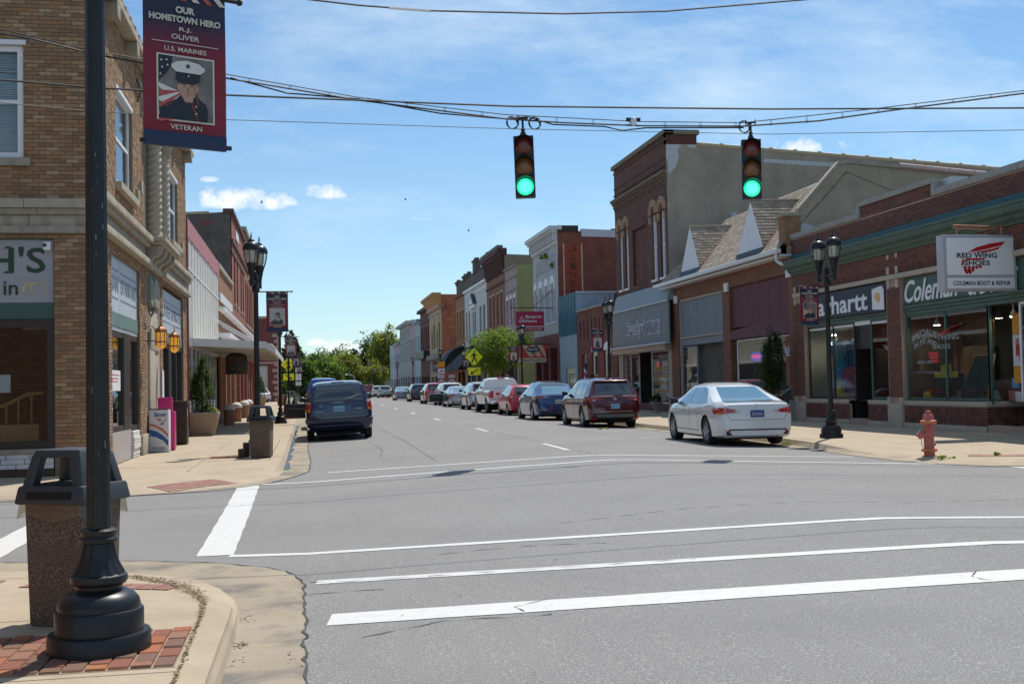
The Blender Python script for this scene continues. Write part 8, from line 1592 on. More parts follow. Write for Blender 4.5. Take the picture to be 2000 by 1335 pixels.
# ============================================================ traffic signals and overhead wires
C_sigb = mat('signal_black', (.012, .016, .018), .45); C_w = mat('wire', (.015, .015, .016), .6)
SR = mat('lens_red', (.16, .022, .018), .25, spec=.7); SAm = mat('lens_amber', (.22, .085, .02), .25, spec=.7); SG = mat('lens_green_lit', (.02, .5, .3), .3, emit=((.03, .95, .48), .85)); SGc = mat('lens_green_core', (.05, .6, .4), .3, emit=((.10, 1, .62), 1.15))
def signal(x, y, z1, label):
    t = thing('traffic_signal', label, 'traffic light', (0, 0, 0), 'traffic signals hung over the crossing'); h_, w2 = 1.17, .19
    q = MB(); q.box(-w2, w2, -.02, .20, -h_, 0)
    for k in range(3): q.box(-w2*.97, w2*.97, -.035, -.02, -h_+.02+k*h_/3, -h_+(k+1)*h_/3-.02)
    q.obj('housing', C_sigb, t, bevel=.012)
    for k, (m, nm) in enumerate(((SR, 'red_lens'), (SAm, 'amber_lens'), (SG, 'green_lens'))):
        cz = -h_*(k+.5)/3; TT = lambda x_, y_, z_: (x_, -z_-.035, cz+y_)
        q = MB(TT); q.lathe([(.162, 0), (.16, .02), (.13, .035), (.08, .05), (.02, .055)], (0, 0), 24); q.obj(nm, m, t, smooth=True)
        if k == 2: q = MB(TT); q.lathe([(.12, .042), (.07, .055), (.02, .06)], (0, 0), 20); q.obj('lens_core', SGc, t, smooth=True)
        q = MB(); n = 16; rows = []
        for j, (dy, a0) in enumerate(((.0, -.35), (.09, -.15), (.22, .25))):
            a1 = math.pi-a0; rows.append([q.pt((.176*math.cos(a0+(a1-a0)*i/n), -.035-dy, cz+.176*math.sin(a0+(a1-a0)*i/n))) for i in range(n+1)])
        for j in range(2):
            for i in range(n): q.face([rows[j][i], rows[j][i+1], rows[j+1][i+1], rows[j+1][i]])
        q.obj('visor', C_sigb, t, smooth=True, fix=False)
    q = MB(); q.tube([(0, .08, 0), (0, .08, .36)], .022, 8); q.lathe([(.05, 0), (.06, .03), (.05, .08), (.03, .10), (.045, .13), (.03, .16)], (0, .08), 12); q.box(-.10, .10, .05, .11, .335, .355)
    for sx in (-.09, .09): q.tube([(sx, .08, .30), (sx, .08, .40)], .014, 6)
    q.obj('hanger', C_sigb, t); t.location = (x, y, z1); t.rotation_euler = (R(1), R(-1.2) if x < 5 else R(.6), R(-11 if x < 5 else -18)); return t
signal(4.10, 21.3, 6.215, 'left traffic signal showing green over the middle of the crossing'); signal(8.66, 21.3, 6.225, 'right traffic signal showing green in front of the furniture store')
def wire(pts, r, label, nm='overhead_wire', sag=0, grp=None):
    q = MB(); P = []
    for (a, b_) in zip(pts, pts[1:]):
        for k in range(8): s = k/8; P.append(tuple(a[i]*(1-s)+b_[i]*s for i in range(3)))
    P.append(pts[-1])
    if sag: P = [(x, y, z-sag*4*(i/(len(P)-1))*(1-i/(len(P)-1))) for i, (x, y, z) in enumerate(P)]
    q.tube(P, r, 5); return tag(q.obj(nm, C_w, smooth=True), label, 'wire', grp)
mess = [(-14, 17.5, 8.4), (-5.02, 19.2, 7.37), (-3.31, 19.6, 7.11), (-1.24, 20.4, 6.99), (1.0, 21.0, 6.8), (3.74, 21.25, 6.6), (6.4, 21.3, 6.53), (8.51, 21.3, 6.55), (11.05, 21.0, 6.8), (14.4, 20.0, 7.07), (20, 18.5, 7.7)]
cab_ = [(-14, 17.5, 8.3), (-5.02, 19.2, 7.29), (-4.28, 19.3, 7.2), (-3.31, 19.6, 7.05), (-1.24, 20.4, 6.92), (-0.28, 20.7, 6.86), (0.99, 21.0, 6.75), (3.73, 21.25, 6.52), (4.88, 21.3, 6.48), (6.4, 21.3, 6.45), (8.51, 21.3, 6.48), (10.01, 21.1, 6.57), (11.6, 21.0, 6.8), (14.4, 20.0, 7.02), (20, 18.5, 7.65)]
cab2 = [(-1.24, 20.4, 6.94), (-0.28, 20.7, 6.77), (0.99, 21.0, 6.77), (2.5, 21.1, 6.56), (3.73, 21.25, 6.52), (4.19, 21.3, 6.58), (4.68, 21.3, 6.44), (5.69, 21.3, 6.42), (6.04, 21.3, 6.35), (6.52, 21.3, 6.41), (8.51, 21.3, 6.45)]
wire(mess, .010, 'thin steel support wire carrying the traffic signals')
wire(cab_, .017, 'black signal cable lashed below the support wire')
wire(cab2, .014, 'second black signal cable looping between the two signals')
wire([(-14, 14, 5.6), (-4.45, 17.0, 5.94), (-2.96, 17.5, 5.97), (-1.1, 18.0, 6.03), (3.38, 18.5, 6.08), (7.84, 18.5, 6.13), (12.94, 18.0, 6.14), (22, 17, 6.2)], .016, 'thick straight black cable just above the signals')
wire([(-14, 11, 4.6), (-4.19, 16.0, 5.38), (-2.88, 17.0, 5.5), (-1.1, 18.0, 5.65), (3.47, 19.0, 5.82), (8.04, 19.0, 5.81), (12.93, 18.0, 5.76), (22, 15, 5.6)], .006, 'thinnest lowest wire crossing behind the signals')
wire([(-8, 12, 6.9), (-0.15, 12.0, 5.56), (0.58, 12.0, 5.5), (1.34, 12.0, 5.47), (2.78, 12.0, 5.49), (3.93, 12.0, 5.56), (5.98, 12.0, 5.8), (16, 12, 7.2)], .010, 'topmost sagging wire near the upper edge of the view')
q = MB(); q.tube([(.9, 12, 5.485), (1.34, 12, 5.47)], .015, 6); tag(q.obj('wire_splice', C_letw), 'pale sleeve splice on the topmost sagging wire', 'wire splice')
def along(P, s):
    L_ = [math.dist(a, b_) for a, b_ in zip(P, P[1:])]; t = s
    for (a, b_), l in zip(zip(P, P[1:]), L_):
        if t <= l: return tuple(a[i]+(b_[i]-a[i])*t/l for i in range(3))
        t -= l
    return P[-1]
hk = MB()
for k in range(34):
    p = along(mess, 9.2+k*.72)
    z1 = p[2]; c_ = min(((math.dist(p[:2], along(cab_, 9.2+k*.72+e)[:2]), along(cab_, 9.2+k*.72+e)) for e in (-.2, -.1, 0, .1, .2)))[1]
    hk.tube([(p[0], p[1], z1), (p[0]+.03, p[1], (z1+c_[2])/2), (p[0]-.01, p[1], c_[2]-.03)], .005, 4); hk.tube([(p[0]+.01, p[1], z1), (p[0]-.02, p[1], (z1+c_[2])/2), (p[0]+.04, p[1], c_[2]-.02)], .004, 4)
tag(hk.obj('cable_tie', C_w), 'row of small wire ties holding the signal cable to its support wire', 'wire ties', kind='stuff')
for (x, z, lab) in ((3.87, 6.46, 'cable coil left of the left signal'), (4.30, 6.46, 'cable coil right of the left signal'), (8.50, 6.47, 'cable coil at the right signal hanger')):
    q = MB(); q.tube([(x+.105*math.cos(a)+.004*a, 21.28+.004*a, z+.115*math.sin(a)) for a in [k*.42 for k in range(34)]], .010, 5); tag(q.obj('cable_coil', C_w, smooth=True), lab, 'cable coil')
t = thing('wire_camera', 'small pale detector camera on the support wire midway between the signals', 'camera', (6.27, 21.3, 6.53)); q = MB(); q.lathe([(.02, 6.62), (.06, 6.58), (.07, 6.52), (.045, 6.46), (.02, 6.44)], (6.27, 21.3), 12); q.obj('housing', C_letw, t, smooth=True)
for s in (-1, 1): q = MB(); q.box(6.27+s*.05, 6.27+s*.14, 21.27, 21.33, 6.53, 6.6); q.obj('clamp', C_sigb, t, bevel=.01)

# ============================================================ litter bins, planters, boxes
C_agg = mat('pebble_aggregate', (.085, .06, .048), .9, speck=(150, (.26, .20, .15), .53), wear=(260, (.42, .35, .28), .60, .8), bump=(110, .8, .006)); C_aggl = mat('pebble_light', (.36, .27, .18), .9, speck=(60, (.24, .17, .11), .55), wear=(90, (.50, .42, .31), .6, .6), bump=(80, .8, .006)); C_lid = mat('bin_lid', (.035, .042, .05), .5)
def bin_(loc, rz, label):
    t = thing('litter_bin', label, 'litter bin', (0, 0, 0), 'pebbled litter bins'); a, c = .195, .215
    q = MB(); q.hexa([(-a, -a, .0), (a, -a, .0), (a, a, .0), (-a, a, .0)], [(-c, -c, .74), (c, -c, .74), (c, c, .74), (-c, c, .74)]); q.obj('body', C_agg, t, bevel=.02)
    q = MB(); e = .262; q.hexa([(-e, -e, .72), (e, -e, .72), (e, e, .72), (-e, e, .72)], [(-e+.02, -e+.02, .83), (e-.02, -e+.02, .83), (e-.02, e-.02, .83), (-e+.02, e-.02, .83)]); q.obj('lid_rim', C_lid, t, bevel=.02)
    q = MB(); q.box(-.16, .16, -e-.004, -e+.03, .755, .795); q.obj('handle_slot', C_under, t)
    # hood: four corner posts and a roof, openings on all sides
    q = MB()
    q.hexa([(-.185, -.185, .99), (.185, -.185, .99), (.185, .185, .99), (-.185, .185, .99)], [(-.165, -.165, 1.04), (.165, -.165, 1.04), (.165, .165, 1.04), (-.165, .165, 1.04)]); q.obj('hood_top', C_lid, t, bevel=.018)
    for sx in (-1, 1):
        for sy in (-1, 1): q = MB(); q.hexa([(sx*.225, sy*.225, .82), (sx*.145, sy*.225, .82), (sx*.145, sy*.145, .82), (sx*.225, sy*.145, .82)], [(sx*.18, sy*.18, 1.01), (sx*.11, sy*.18, 1.01), (sx*.11, sy*.11, 1.01), (sx*.18, sy*.11, 1.01)]); q.obj('hood_post', C_lid, t, bevel=.012)
    q = MB(); q.box(-.2, .2, -.2, .2, .81, .835); q.obj('mouth', C_under, t)
    t.location = loc; t.rotation_euler = (0, 0, rz); return t
B0 = bin_((-1.40, 7.36, .135), R(-25), 'near pebbled litter bin with dark lid beside the nearest lamp pole'); B0.scale = (.92, .92, 1)
q = MB()
for k in range(26):   # liner bag gathered under the rim
    a = k/26*4; s = int(a); f = a-s; c_ = [(-.235, -.235), (.235, -.235), (.235, .235), (-.235, .235), (-.235, -.235)]; x = c_[s][0]*(1-f)+c_[s+1][0]*f; y = c_[s][1]*(1-f)+c_[s+1][1]*f
    q.pt((x*1.0, y*1.0, .73)); q.pt((x*(1.03+.04*math.sin(k*2.1)), y*(1.03+.04*math.cos(k*1.7)), .655+.02*math.sin(k*1.3)-.02*(k < 8)))
for k in range(26): j = (k+1) % 26; q.face([2*k, 2*j, 2*j+1, 2*k+1])
C_bag = glassmat('liner_bag', (.80, .76, .68), 3.0, rough=.25); o = q.obj('liner_bag', C_bag, None, smooth=True, fix=False); o.parent = B0
b1_ = bin_((-.93, 24.05, .148), R(-8), 'far pebbled litter bin on the left walk beside the water filled gutter')
for i, (dx, dy, h_) in enumerate([(-.42, .1, .18), (-.33, .25, .30)]): 
    q = MB(); q.box(-.93+dx-.05, -.93+dx+.08, 24.05+dy-.1, 24.05+dy+.2, .137, .137+h_); tag(q.obj('utility_box', mat('utility_dark', (.05, .045, .04), .8), bevel=.01), ['low dark metal box on the walk left of the far litter bin', 'taller dark metal box right behind the far litter bin'][i], 'utility box')
def leafmat(name, cols):
    m = mat(name, rough=.6, ramp=cols); nd = m.node_tree.nodes; lk = m.node_tree.links; b = nd['Principled BSDF']; out = nd['Material Output']
    tr = nd.new('ShaderNodeBsdfTranslucent'); mx = nd.new('ShaderNodeMixShader'); mx.inputs[0].default_value = .5; src = b.inputs['Base Color'].links[0].from_socket
    hs = nd.new('ShaderNodeMixRGB'); hs.blend_type = 'MULTIPLY'; hs.inputs[0].default_value = 1; hs.inputs[2].default_value = (1.5, 1.4, .6, 1); lk.new(src, hs.inputs[1]); lk.new(hs.outputs[0], tr.inputs[0]); lk.new(b.outputs[0], mx.inputs[1]); lk.new(tr.outputs[0], mx.inputs[2]); lk.new(mx.outputs[0], out.inputs[0]); return m
LG = leafmat('leaf_green', [(.075, .14, .028), (.10, .17, .038), (.06, .11, .025), (.12, .20, .045), (.085, .15, .03)])
LY = leafmat('leaf_yellowgreen', [(.16, .20, .035), (.21, .24, .05), (.11, .15, .03), (.25, .26, .07), (.08, .12, .025)]); LD = leafmat('leaf_dark', [(.03, .065, .02), (.04, .08, .022), (.022, .05, .016), (.05, .095, .028)])
LB_ = leafmat('leaf_bright', [(.12, .20, .03), (.16, .24, .045), (.09, .16, .025), (.19, .26, .07)]); LE = leafmat('leaf_evergreen', [(.028, .062, .014), (.04, .085, .018), (.06, .11, .02), (.022, .05, .012), (.085, .14, .022)])
C_bark = mat('bark', (.09, .07, .055), .95, noise=(9, .3), bump=(30, .8, .01))
def leaves(cx, cy, cz, rx, ry, rz_, n, size, m, par, nm='crown', clumps=40, cl=.28, taper=0, up_=.0, seed=1, hollow=.45):
    rg = np.random.RandomState(seed); C = rg.normal(size=(clumps, 3)); C /= np.linalg.norm(C, axis=1)[:, None]; C *= (hollow+(1-hollow)*rg.rand(clumps, 1)**.6)
    k = rg.randint(0, clumps, n); csz = cl*(.55+.9*rg.rand(clumps)); d = rg.normal(size=(n, 3)); d /= np.linalg.norm(d, axis=1)[:, None]; d *= rg.rand(n, 1)**.45*csz[k][:, None]*1.25
    P = C[k]+d; 
    if taper: zt = (P[:, 2]+1)/2; P[:, :2] *= np.clip(1.15-taper*zt, .12, 2)[:, None]
    P = P*np.array([rx, ry, rz_])+np.array([cx, cy, cz])
    nn = rg.normal(size=(n, 3)); nn[:, 2] = np.abs(nn[:, 2])+.35; nn /= np.linalg.norm(nn, axis=1)[:, None]; a = np.cross(nn, rg.normal(size=(n, 3))); a /= np.linalg.norm(a, axis=1)[:, None]; b_ = np.cross(nn, a)
    s = (size*(.6+.8*rg.rand(n)))[:, None]; V_ = np.empty((n, 4, 3)); V_[:, 0] = P-a*s; V_[:, 1] = P-b_*s*.5+nn*s*.12; V_[:, 2] = P+a*s; V_[:, 3] = P+b_*s*.5+nn*s*.12
    me = bpy.data.meshes.new(nm); me.vertices.add(4*n); me.vertices.foreach_set('co', V_.reshape(-1)); me.loops.add(4*n); me.loops.foreach_set('vertex_index', np.arange(4*n, dtype=np.int32)); me.polygons.add(n); me.polygons.foreach_set('loop_start', np.arange(0, 4*n, 4, dtype=np.int32)); me.polygons.foreach_set('loop_total', np.full(n, 4, dtype=np.int32)); me.update(calc_edges=True); me.materials.append(m)
    o = bpy.data.objects.new(nm, me); COL.objects.link(o); o.parent = par; o['kind'] = 'stuff'
    if par: off = OFF.get(par.name, Vector((0, 0, 0))); o.location = -off
    return o
def tree(name, label, x, y, h, crown, m, n=3500, size=.3, tr=.2, group=None, clumps=45, cl=.3, taper=0, seed=1, z0=None, lean=0, cat='tree'):
    z0 = gz(x, y) if z0 is None else z0; t = thing(name, label, cat, (x, y, z0), group); cx, cy, cz, rx, ry, rz_ = crown
    rg = random.Random(seed); q = MB(); fork = z0+(cz-rz_-z0)*.9 if cz-rz_ > z0+.4 else z0+.3*h
    q.tube([(x, y, z0-.05), (x+lean*.3, y, z0+(fork-z0)*.5), (x+lean*.6, y, fork)], [tr*1.25, tr, tr*.85], 8)
    q.tube([(x+lean*.6, y, fork-.1), (cx, cy, cz), (cx, cy, cz+rz_*.7)], [tr*.8, tr*.4, tr*.1], 6)
    for k in range(7): a = k*2.4+seed; e = .75+.2*rg.random(); q.tube([(x+lean*.6, y, fork-.1+.1*k*tr), (cx+rx*.4*math.cos(a), cy+ry*.4*math.sin(a), cz-rz_*.35), (cx+rx*e*.8*math.cos(a), cy+ry*e*.8*math.sin(a), cz+rz_*(.1+.5*rg.random()))], [tr*.5, tr*.28, tr*.06], 5)
    q.obj('trunk', C_bark, t, smooth=True); leaves(cx, cy, cz, rx, ry, rz_, n, size, m, t, clumps=clumps, cl=cl, taper=taper, seed=seed); return t
tree('street_tree', 'bright green young street tree with airy crown before the hardware signs', 14.3, 79.6, 5.6, (13.2, 79.6, 3.9, 2.25, 2.1, 1.55), LB_, 9500, .09, .09, clumps=110, cl=.22, seed=3)
tree('far_tree', 'yellow green round tree closing the end of the street', 8.0, 236, 8, (8.0, 236, 4.6, 4.0, 3.6, 3.6), LY, 7000, .24, .25, 'trees at the end of the street', clumps=90, cl=.26, seed=5, z0=.1)
tree('far_tree', 'yellow green leafy tree before the plain grey end building', 15.5, 236, 13, (15.6, 236, 8.4, 3.6, 3.4, 5.2), LY, 6500, .26, .25, 'trees at the end of the street', clumps=70, cl=.26, seed=6, z0=.1)
tree('far_tree', 'low yellow green tree beside the far red pickup', 13.0, 228, 6.5, (13.2, 228, 3.9, 2.6, 2.6, 2.6), LY, 3200, .22, .15, 'trees at the end of the street', clumps=50, seed=16, z0=.1)
far = [(2.5, 200, 6.6, 3.6, 3.2, LG, 'mid green round tree right of the left crossing sign', 0), (-1.0, 190, 6.0, 2.4, 3.0, LG, 'mid green tree behind the left crossing sign', 0), (-2.4, 215, 11.8, 2.4, 5.2, LD, 'tall dark narrow tree rising behind the left banners', .7), (3.5, 262, 9.6, 4.6, 4.2, LG, 'mid green far tree left of centre', 0),
       (8.5, 275, 10.8, 4.8, 4.8, LG, 'mid green far tree over the round yellow one', 0), (14, 268, 12.6, 4.2, 5.4, LD, 'dark green tall far tree near the row end', 0), (18.0, 272, 13.8, 4.2, 5.6, LD, 'dark green tallest far tree behind the row end', 0), (-.8, 265, 9.6, 3.0, 3.8, LG, 'small far tree at the left of the gap', 0), (22.5, 255, 12.6, 3.2, 4.8, LB_, 'thin bright far tree above the lavender building', 0), (-6, 235, 9, 5, 4.5, LG, 'mid green tree behind the red garage building', 0)]
for i, (x, y, top_, rx, rz_, m, lab, tp) in enumerate(far): tree('far_tree', lab, x, y, top_, (x, y, top_-rz_, rx, rx*.9, rz_), m, 4600, .32, .25, 'trees at the end of the street', clumps=60, cl=.28, taper=tp, seed=20+i, z0=.1)
wd = leaves(4, 300, 4.6, 46, 14, 5.2, 15000, .75, LG, None, 'distant_wood', clumps=260, cl=.10, seed=77, hollow=.2); tag(wd, 'distant green wood beyond the end of the street', 'wood')
q = MB(); q.quad((-60, 226, .16), (60, 226, .16), (60, 340, .16), (-60, 340, .16)); tag(q.obj('lawn', C_grass, fix=False), kind='structure')
t = thing('tall_road_lamp', 'thin grey curved arm road lamp before the far yellow green tree', 'street lamp', (8.3, 215, .2)); q = MB(); q.tube([(8.6, 215, .1), (8.6, 215, 3.8)], .09, 6); q.obj('pole', mat('galv', (.5, .5, .48), .4, metal=.6), t); q = MB(); q.tube([(8.6, 215, 3.6), (8.1, 215, 4.0), (7.2, 215, 4.1)], .05, 5); q.ball((7.1, 215, 4.05), .14, 8, 5, sq=(2, 1, .5)); q.obj('arm', mat('galv', (.5, .5, .48), .4, metal=.6), t)
for i in range(12): 
    u = 74.2+random.random()*3.6; leaves(15.9, u, 9.9+random.random()*.4, .15, .22, .16, 40, .09, LB_, None, 'wall_plant', clumps=6, seed=200+i) if False else None
for (u, z, n_) in ((76.9, 10.15, 60), (75.9, 10.2, 50), (75.2, 9.95, 30), (73.6, 9.3, 50)):
    o = leaves(15.85, u, z, .12, .3, .16, n_, .10, LB_, None, 'wall_plant', clumps=6, seed=int(u*10)); tag(o, {76.9: 'leafy weed highest left on the white building front', 75.9: 'leafy weed middle of the white building vent', 75.2: 'small weed sprig on the white building vent', 73.6: 'leafy weed at the right corner of the white building vent'}[u], 'plant'); o['kind'] = 'stuff'
def planter(x, y, w2, h_, shrub_h, label, slabel, m=C_aggl, flowers=True, seed=1):
    z = gz(x, y); t = thing('planter', label, 'planter', (x, y, z), 'tapered pebbled planters'); a, c = w2*.72, w2
    q = MB(); q.hexa([(x-a, y-a, z), (x+a, y-a, z), (x+a, y+a, z), (x-a, y+a, z)], [(x-c, y-c, z+h_), (x+c, y-c, z+h_), (x+c, y+c, z+h_), (x-c, y+c, z+h_)]); q.obj('tub', m, t, bevel=.02)
    q = MB()
    for (x0, x1, y0, y1) in ((-c, c, -c, -c+.07), (-c, c, c-.07, c), (-c, -c+.07, -c+.07, c-.07), (c-.07, c, -c+.07, c-.07)): q.box(x+x0, x+x1, y+y0, y+y1, z+h_, z+h_+.035)
    q.obj('rim', C_band, t); q = MB(); q.box(x-c+.07, x+c-.07, y-c+.07, y+c-.07, z+h_-.02, z+h_+.01); q.obj('soil', C_dirt, t)
    s = thing('clipped_evergreen', slabel, 'shrub', (x, y, z+h_)); q = MB(); q.tube([(x, y, z+h_), (x, y, z+h_+shrub_h*.8)], .03, 6); q.obj('trunk', C_bark, s)
    leaves(x, y, z+h_+shrub_h*.5, shrub_h*.27, shrub_h*.27, shrub_h*.52, 5200, .028*shrub_h/1.5, LE, s, clumps=90, cl=.24, taper=.75, seed=seed, hollow=.55)
    if flowers:
        f = leaves(x+w2*.72, y-w2*.7, z+h_+.10, .16, .14, .10, 260, .03, LB_, None, 'flower_clump', clumps=12, seed=seed+4); tag(f, 'small bright flower clump at the planter corner by the near evergreen', 'flowers')
        f2 = leaves(x+w2*.72, y-w2*.7, z+h_+.16, .14, .12, .07, 50, .022, mat('petal', rough=.7, ramp=[(.6, .1, .1), (.7, .6, .15), (.6, .3, .35)]), None, 'blossom', clumps=8, seed=seed+5); tag(f2, 'red and yellow blossoms on the corner flower clump', 'flowers')
planter(-3.22, 37.0, .52, .68, 1.62, 'large tapered pebbled planter against the white panel store', 'conical evergreen shrub in the large near planter', seed=31)
planter(-3.55, 88, .55, .75, 1.75, 'far tapered planter partly behind the lamp pole', 'far conical evergreen shrub partly behind the lamp pole', flowers=False, seed=32)
planter(-2.0, 94, .45, .8, .5, 'small reddish far planter beside the left crossing sign', 'low shrub in the small far planter', m=mat('planter_red', (.28, .14, .10), .9, noise=(10, .2)), flowers=False, seed=33)
# news boxes
nb = thing('news_box', 'white newspaper box with blue and orange stripes and a bird emblem', 'newspaper box', (-3.35, 27.4, .15)); TN = Fr('F', 27.35)
C_nbw = mat('newsbox_white', (.66, .66, .68), .45); C_nbb = mat('newsbox_blue', (.02, .09, .32), .5); C_nbo = mat('newsbox_orange', (.50, .18, .10), .5)
q = MB(TN); q.box(-3.56, -3.13, .15, 1.10, -.42, 0); q.obj('cabinet', C_nbw, nb, bevel=.01); q = MB(TN); q.box(-3.54, -3.15, 1.10, 1.13, -.4, -.02); q.obj('top_edge', C_black, nb)
text('Banner', 'lettering', C_nbb, TN, -3.44, -3.17, .95, 1.05, .002, nb, depth=.003, bold=.02); q = MB(TN); q.prism([(-3.55, .66), (-3.40, .62), (-3.25, .52), (-3.14, .40), (-3.14, .27), (-3.25, .40), (-3.40, .48), (-3.55, .52)], 0, .004); q.obj('blue_stripe', C_nbb, nb); q = MB(TN); q.prism([(-3.55, .80), (-3.42, .77), (-3.27, .69), (-3.14, .55), (-3.14, .48), (-3.28, .62), (-3.42, .71), (-3.55, .75)], 0, .0035); q.obj('orange_stripe', C_nbo, nb)
q = MB(TN); q.prism([(-3.40, .92), (-3.36, .85), (-3.28, .84), (-3.30, .90)], 0, .004); q.obj('bird_wing', C_nbo, nb); q = MB(TN); q.prism([(-3.35, .78), (-3.27, .80), (-3.20, .86), (-3.16, .93), (-3.22, .84), (-3.26, .76)], 0, .004); q.obj('bird_body', C_nbb, nb)
text('LOCAL NEWS', 'lettering', mat('ink_violet', (.09, .07, .16), .6), TN, -3.48, -3.22, .235, .265, .002, nb, depth=.003); text('LOCAL SPORTS', 'lettering', mat('ink_violet', (.09, .07, .16), .6), TN, -3.52, -3.18, .195, .225, .002, nb, depth=.003)
C_mag = mat('magenta_plastic', (.52, .01, .16), .4); pk = thing('magenta_news_box', 'magenta newspaper box standing behind the white striped one', 'newspaper box', (-3.2, 28.2, .15)); q = MB(); q.box(-3.5, -3.08, 28.05, 28.45, .15, 1.05); q.obj('cabinet', C_mag, pk, bevel=.01); q = MB(); q.hexa([(-3.46, 28.1, 1.05), (-3.14, 28.1, 1.05), (-3.14, 28.4, 1.05), (-3.46, 28.4, 1.05)], [(-3.46, 28.1, 1.38), (-3.14, 28.1, 1.38), (-3.14, 28.3, 1.38), (-3.46, 28.3, 1.38)]); q.obj('display_top', C_mag, pk, bevel=.01)
bb_ = thing('brown_waste_box', 'dark brown slatted waste box with flared top by the second shop entrance', 'waste box', (-3.3, 31.1, .15)); C_brn = mat('brown_plastic', (.032, .022, .018), .5)
q = MB(); q.box(-3.50, -3.08, 30.9, 31.35, .15, 1.20); q.obj('body', C_brn, bb_, bevel=.01); q = MB(); q.hexa([(-3.5, 30.9, 1.18), (-3.08, 30.9, 1.18), (-3.08, 31.35, 1.18), (-3.5, 31.35, 1.18)], [(-3.56, 30.84, 1.27), (-3.02, 30.84, 1.27), (-3.02, 31.41, 1.27), (-3.56, 31.41, 1.27)]); q.obj('lid', C_brn, bb_, bevel=.01)
for i in range(6): q = MB(); q.box(-3.475+i*.066, -3.475+i*.066+.05, 30.885, 30.9, .22, 1.14); q.obj('slat', C_brn, bb_)
q = MB(); q.box(-3.08, -3.074, 31.0, 31.06, .85, 1.08); q.obj('yellow_label', C_py, bb_)
# hydrant
hy = thing('fire_hydrant', 'faded red fire hydrant with orange flange beside the corner kerb on the right', 'fire hydrant', (0, 0, 0)); C_hyd = mat('faded_red', (.42, .12, .10), .65, noise=(9, .2), wear=(14, (.50, .24, .20), .55, .6)); C_hyo = mat('faded_orange', (.50, .17, .07), .6, noise=(8, .15))
q = MB(); q.lathe([(.09, 0), (.09, .09), (.085, .10), (.085, .50), (.09, .55)], (0, 0), 20); q.obj('barrel', C_hyd, hy, smooth=True, angle=40)
q = MB(); q.lathe([(.125, .075), (.13, .085), (.13, .115), (.12, .125)], (0, 0), 20); q.obj('ground_flange', C_hyo, hy, smooth=True, angle=40); q = MB(); q.lathe([(.10, .54), (.135, .55), (.135, .60), (.11, .61)], (0, 0), 20); q.obj('bonnet_flange', C_hyo, hy, smooth=True, angle=40)
q = MB(); q.lathe([(.095, .605), (.09, .66), (.07, .71), (.045, .735), (.045, .74), (.05, .75), (.045, .765), (.025, .77), (.025, .79)], (0, 0), 20); q.obj('bonnet', C_hyd, hy, smooth=True, angle=40)
q = MB(lambda x, y, z: (-z, y, x+.36)); q.lathe([(.06, .05), (.06, .13), (.07, .135), (.07, .17), (.045, .18), (.03, .185), (.03, .21)], (0, 0), 14); q.obj('pumper_cap', C_hyd, hy, smooth=True, angle=40)
q = MB(lambda x, y, z: (x, -z, y+.46)); q.lathe([(.04, .05), (.04, .11), (.05, .115), (.05, .14), (.02, .145), (.02, .165)], (0, 0), 12); q.obj('side_cap', C_hyd, hy, smooth=True, angle=40); q = MB(lambda x, y, z: (z, y, x+.2)); q.lathe([(.03, .07), (.03, .11), (.015, .12)], (0, 0), 10); q.obj('drain_boss', C_hyd, hy, smooth=True)
q = MB(); q.tube([(-.14, -.02, .30), (-.145, -.03, .2), (-.12, -.05, .14), (-.085, -.06, .125)], .006, 5); q.obj('chain', C_hyo, hy); hy.location = (11.0, 19.15, gz(11.0, 19.15)); hy.rotation_euler = (0, 0, R(-8)); hy.scale = (1.05, 1.05, 1.05)
# urn and potted evergreen on the right walk
ur = thing('stone_urn', 'low stone urn with a dark plant beside the furniture shopfront', 'urn', (15.2, 49.3, .14)); q = MB(); q.lathe([(.2, .14), (.2, .2), (.08, .26), (.1, .34), (.26, .5), (.3, .58), (.3, .62)], (15.2, 49.2), 16); q.obj('bowl', C_limed, ur, smooth=True, angle=40); leaves(15.2, 49.2, .75, .28, .28, .16, 500, .05, LD, ur, 'foliage', clumps=14, seed=8)
pe = thing('potted_evergreen', 'tall dark potted evergreen beside the maroon shop window', 'potted tree', (15.3, 36.3, .14)); q = MB(); q.lathe([(.24, .14), (.3, .5), (.34, .88), (.36, .9), (.36, .95)], (15.3, 36.3), 16); q.obj('pot', mat('brown_pot', (.06, .045, .04), .7), pe, smooth=True, angle=40); leaves(15.3, 36.3, 2.05, .36, .36, 1.05, 5500, .04, LD, pe, 'crown', clumps=90, cl=.25, seed=9); q = MB(); q.tube([(15.3, 36.3, .9), (15.3, 36.3, 2.6)], .03, 6); q.obj('trunk', C_bark, pe)
pe2 = thing('flower_pot', 'potted yellowish grass plant at the low arched window shop', 'potted plant', (15.2, 60.5, .2)); q = MB(); q.lathe([(.2, .2), (.25, .7), (.27, .75)], (15.2, 60.5), 12); q.obj('pot', C_brn, pe2); leaves(15.2, 60.5, 1.2, .35, .35, .45, 700, .06, LY, pe2, 'foliage', clumps=14, seed=10); leaves(14.9, 59.2, 1.45, .3, .3, .5, 700, .05, LD, pe2, 'foliage', clumps=14, seed=11)
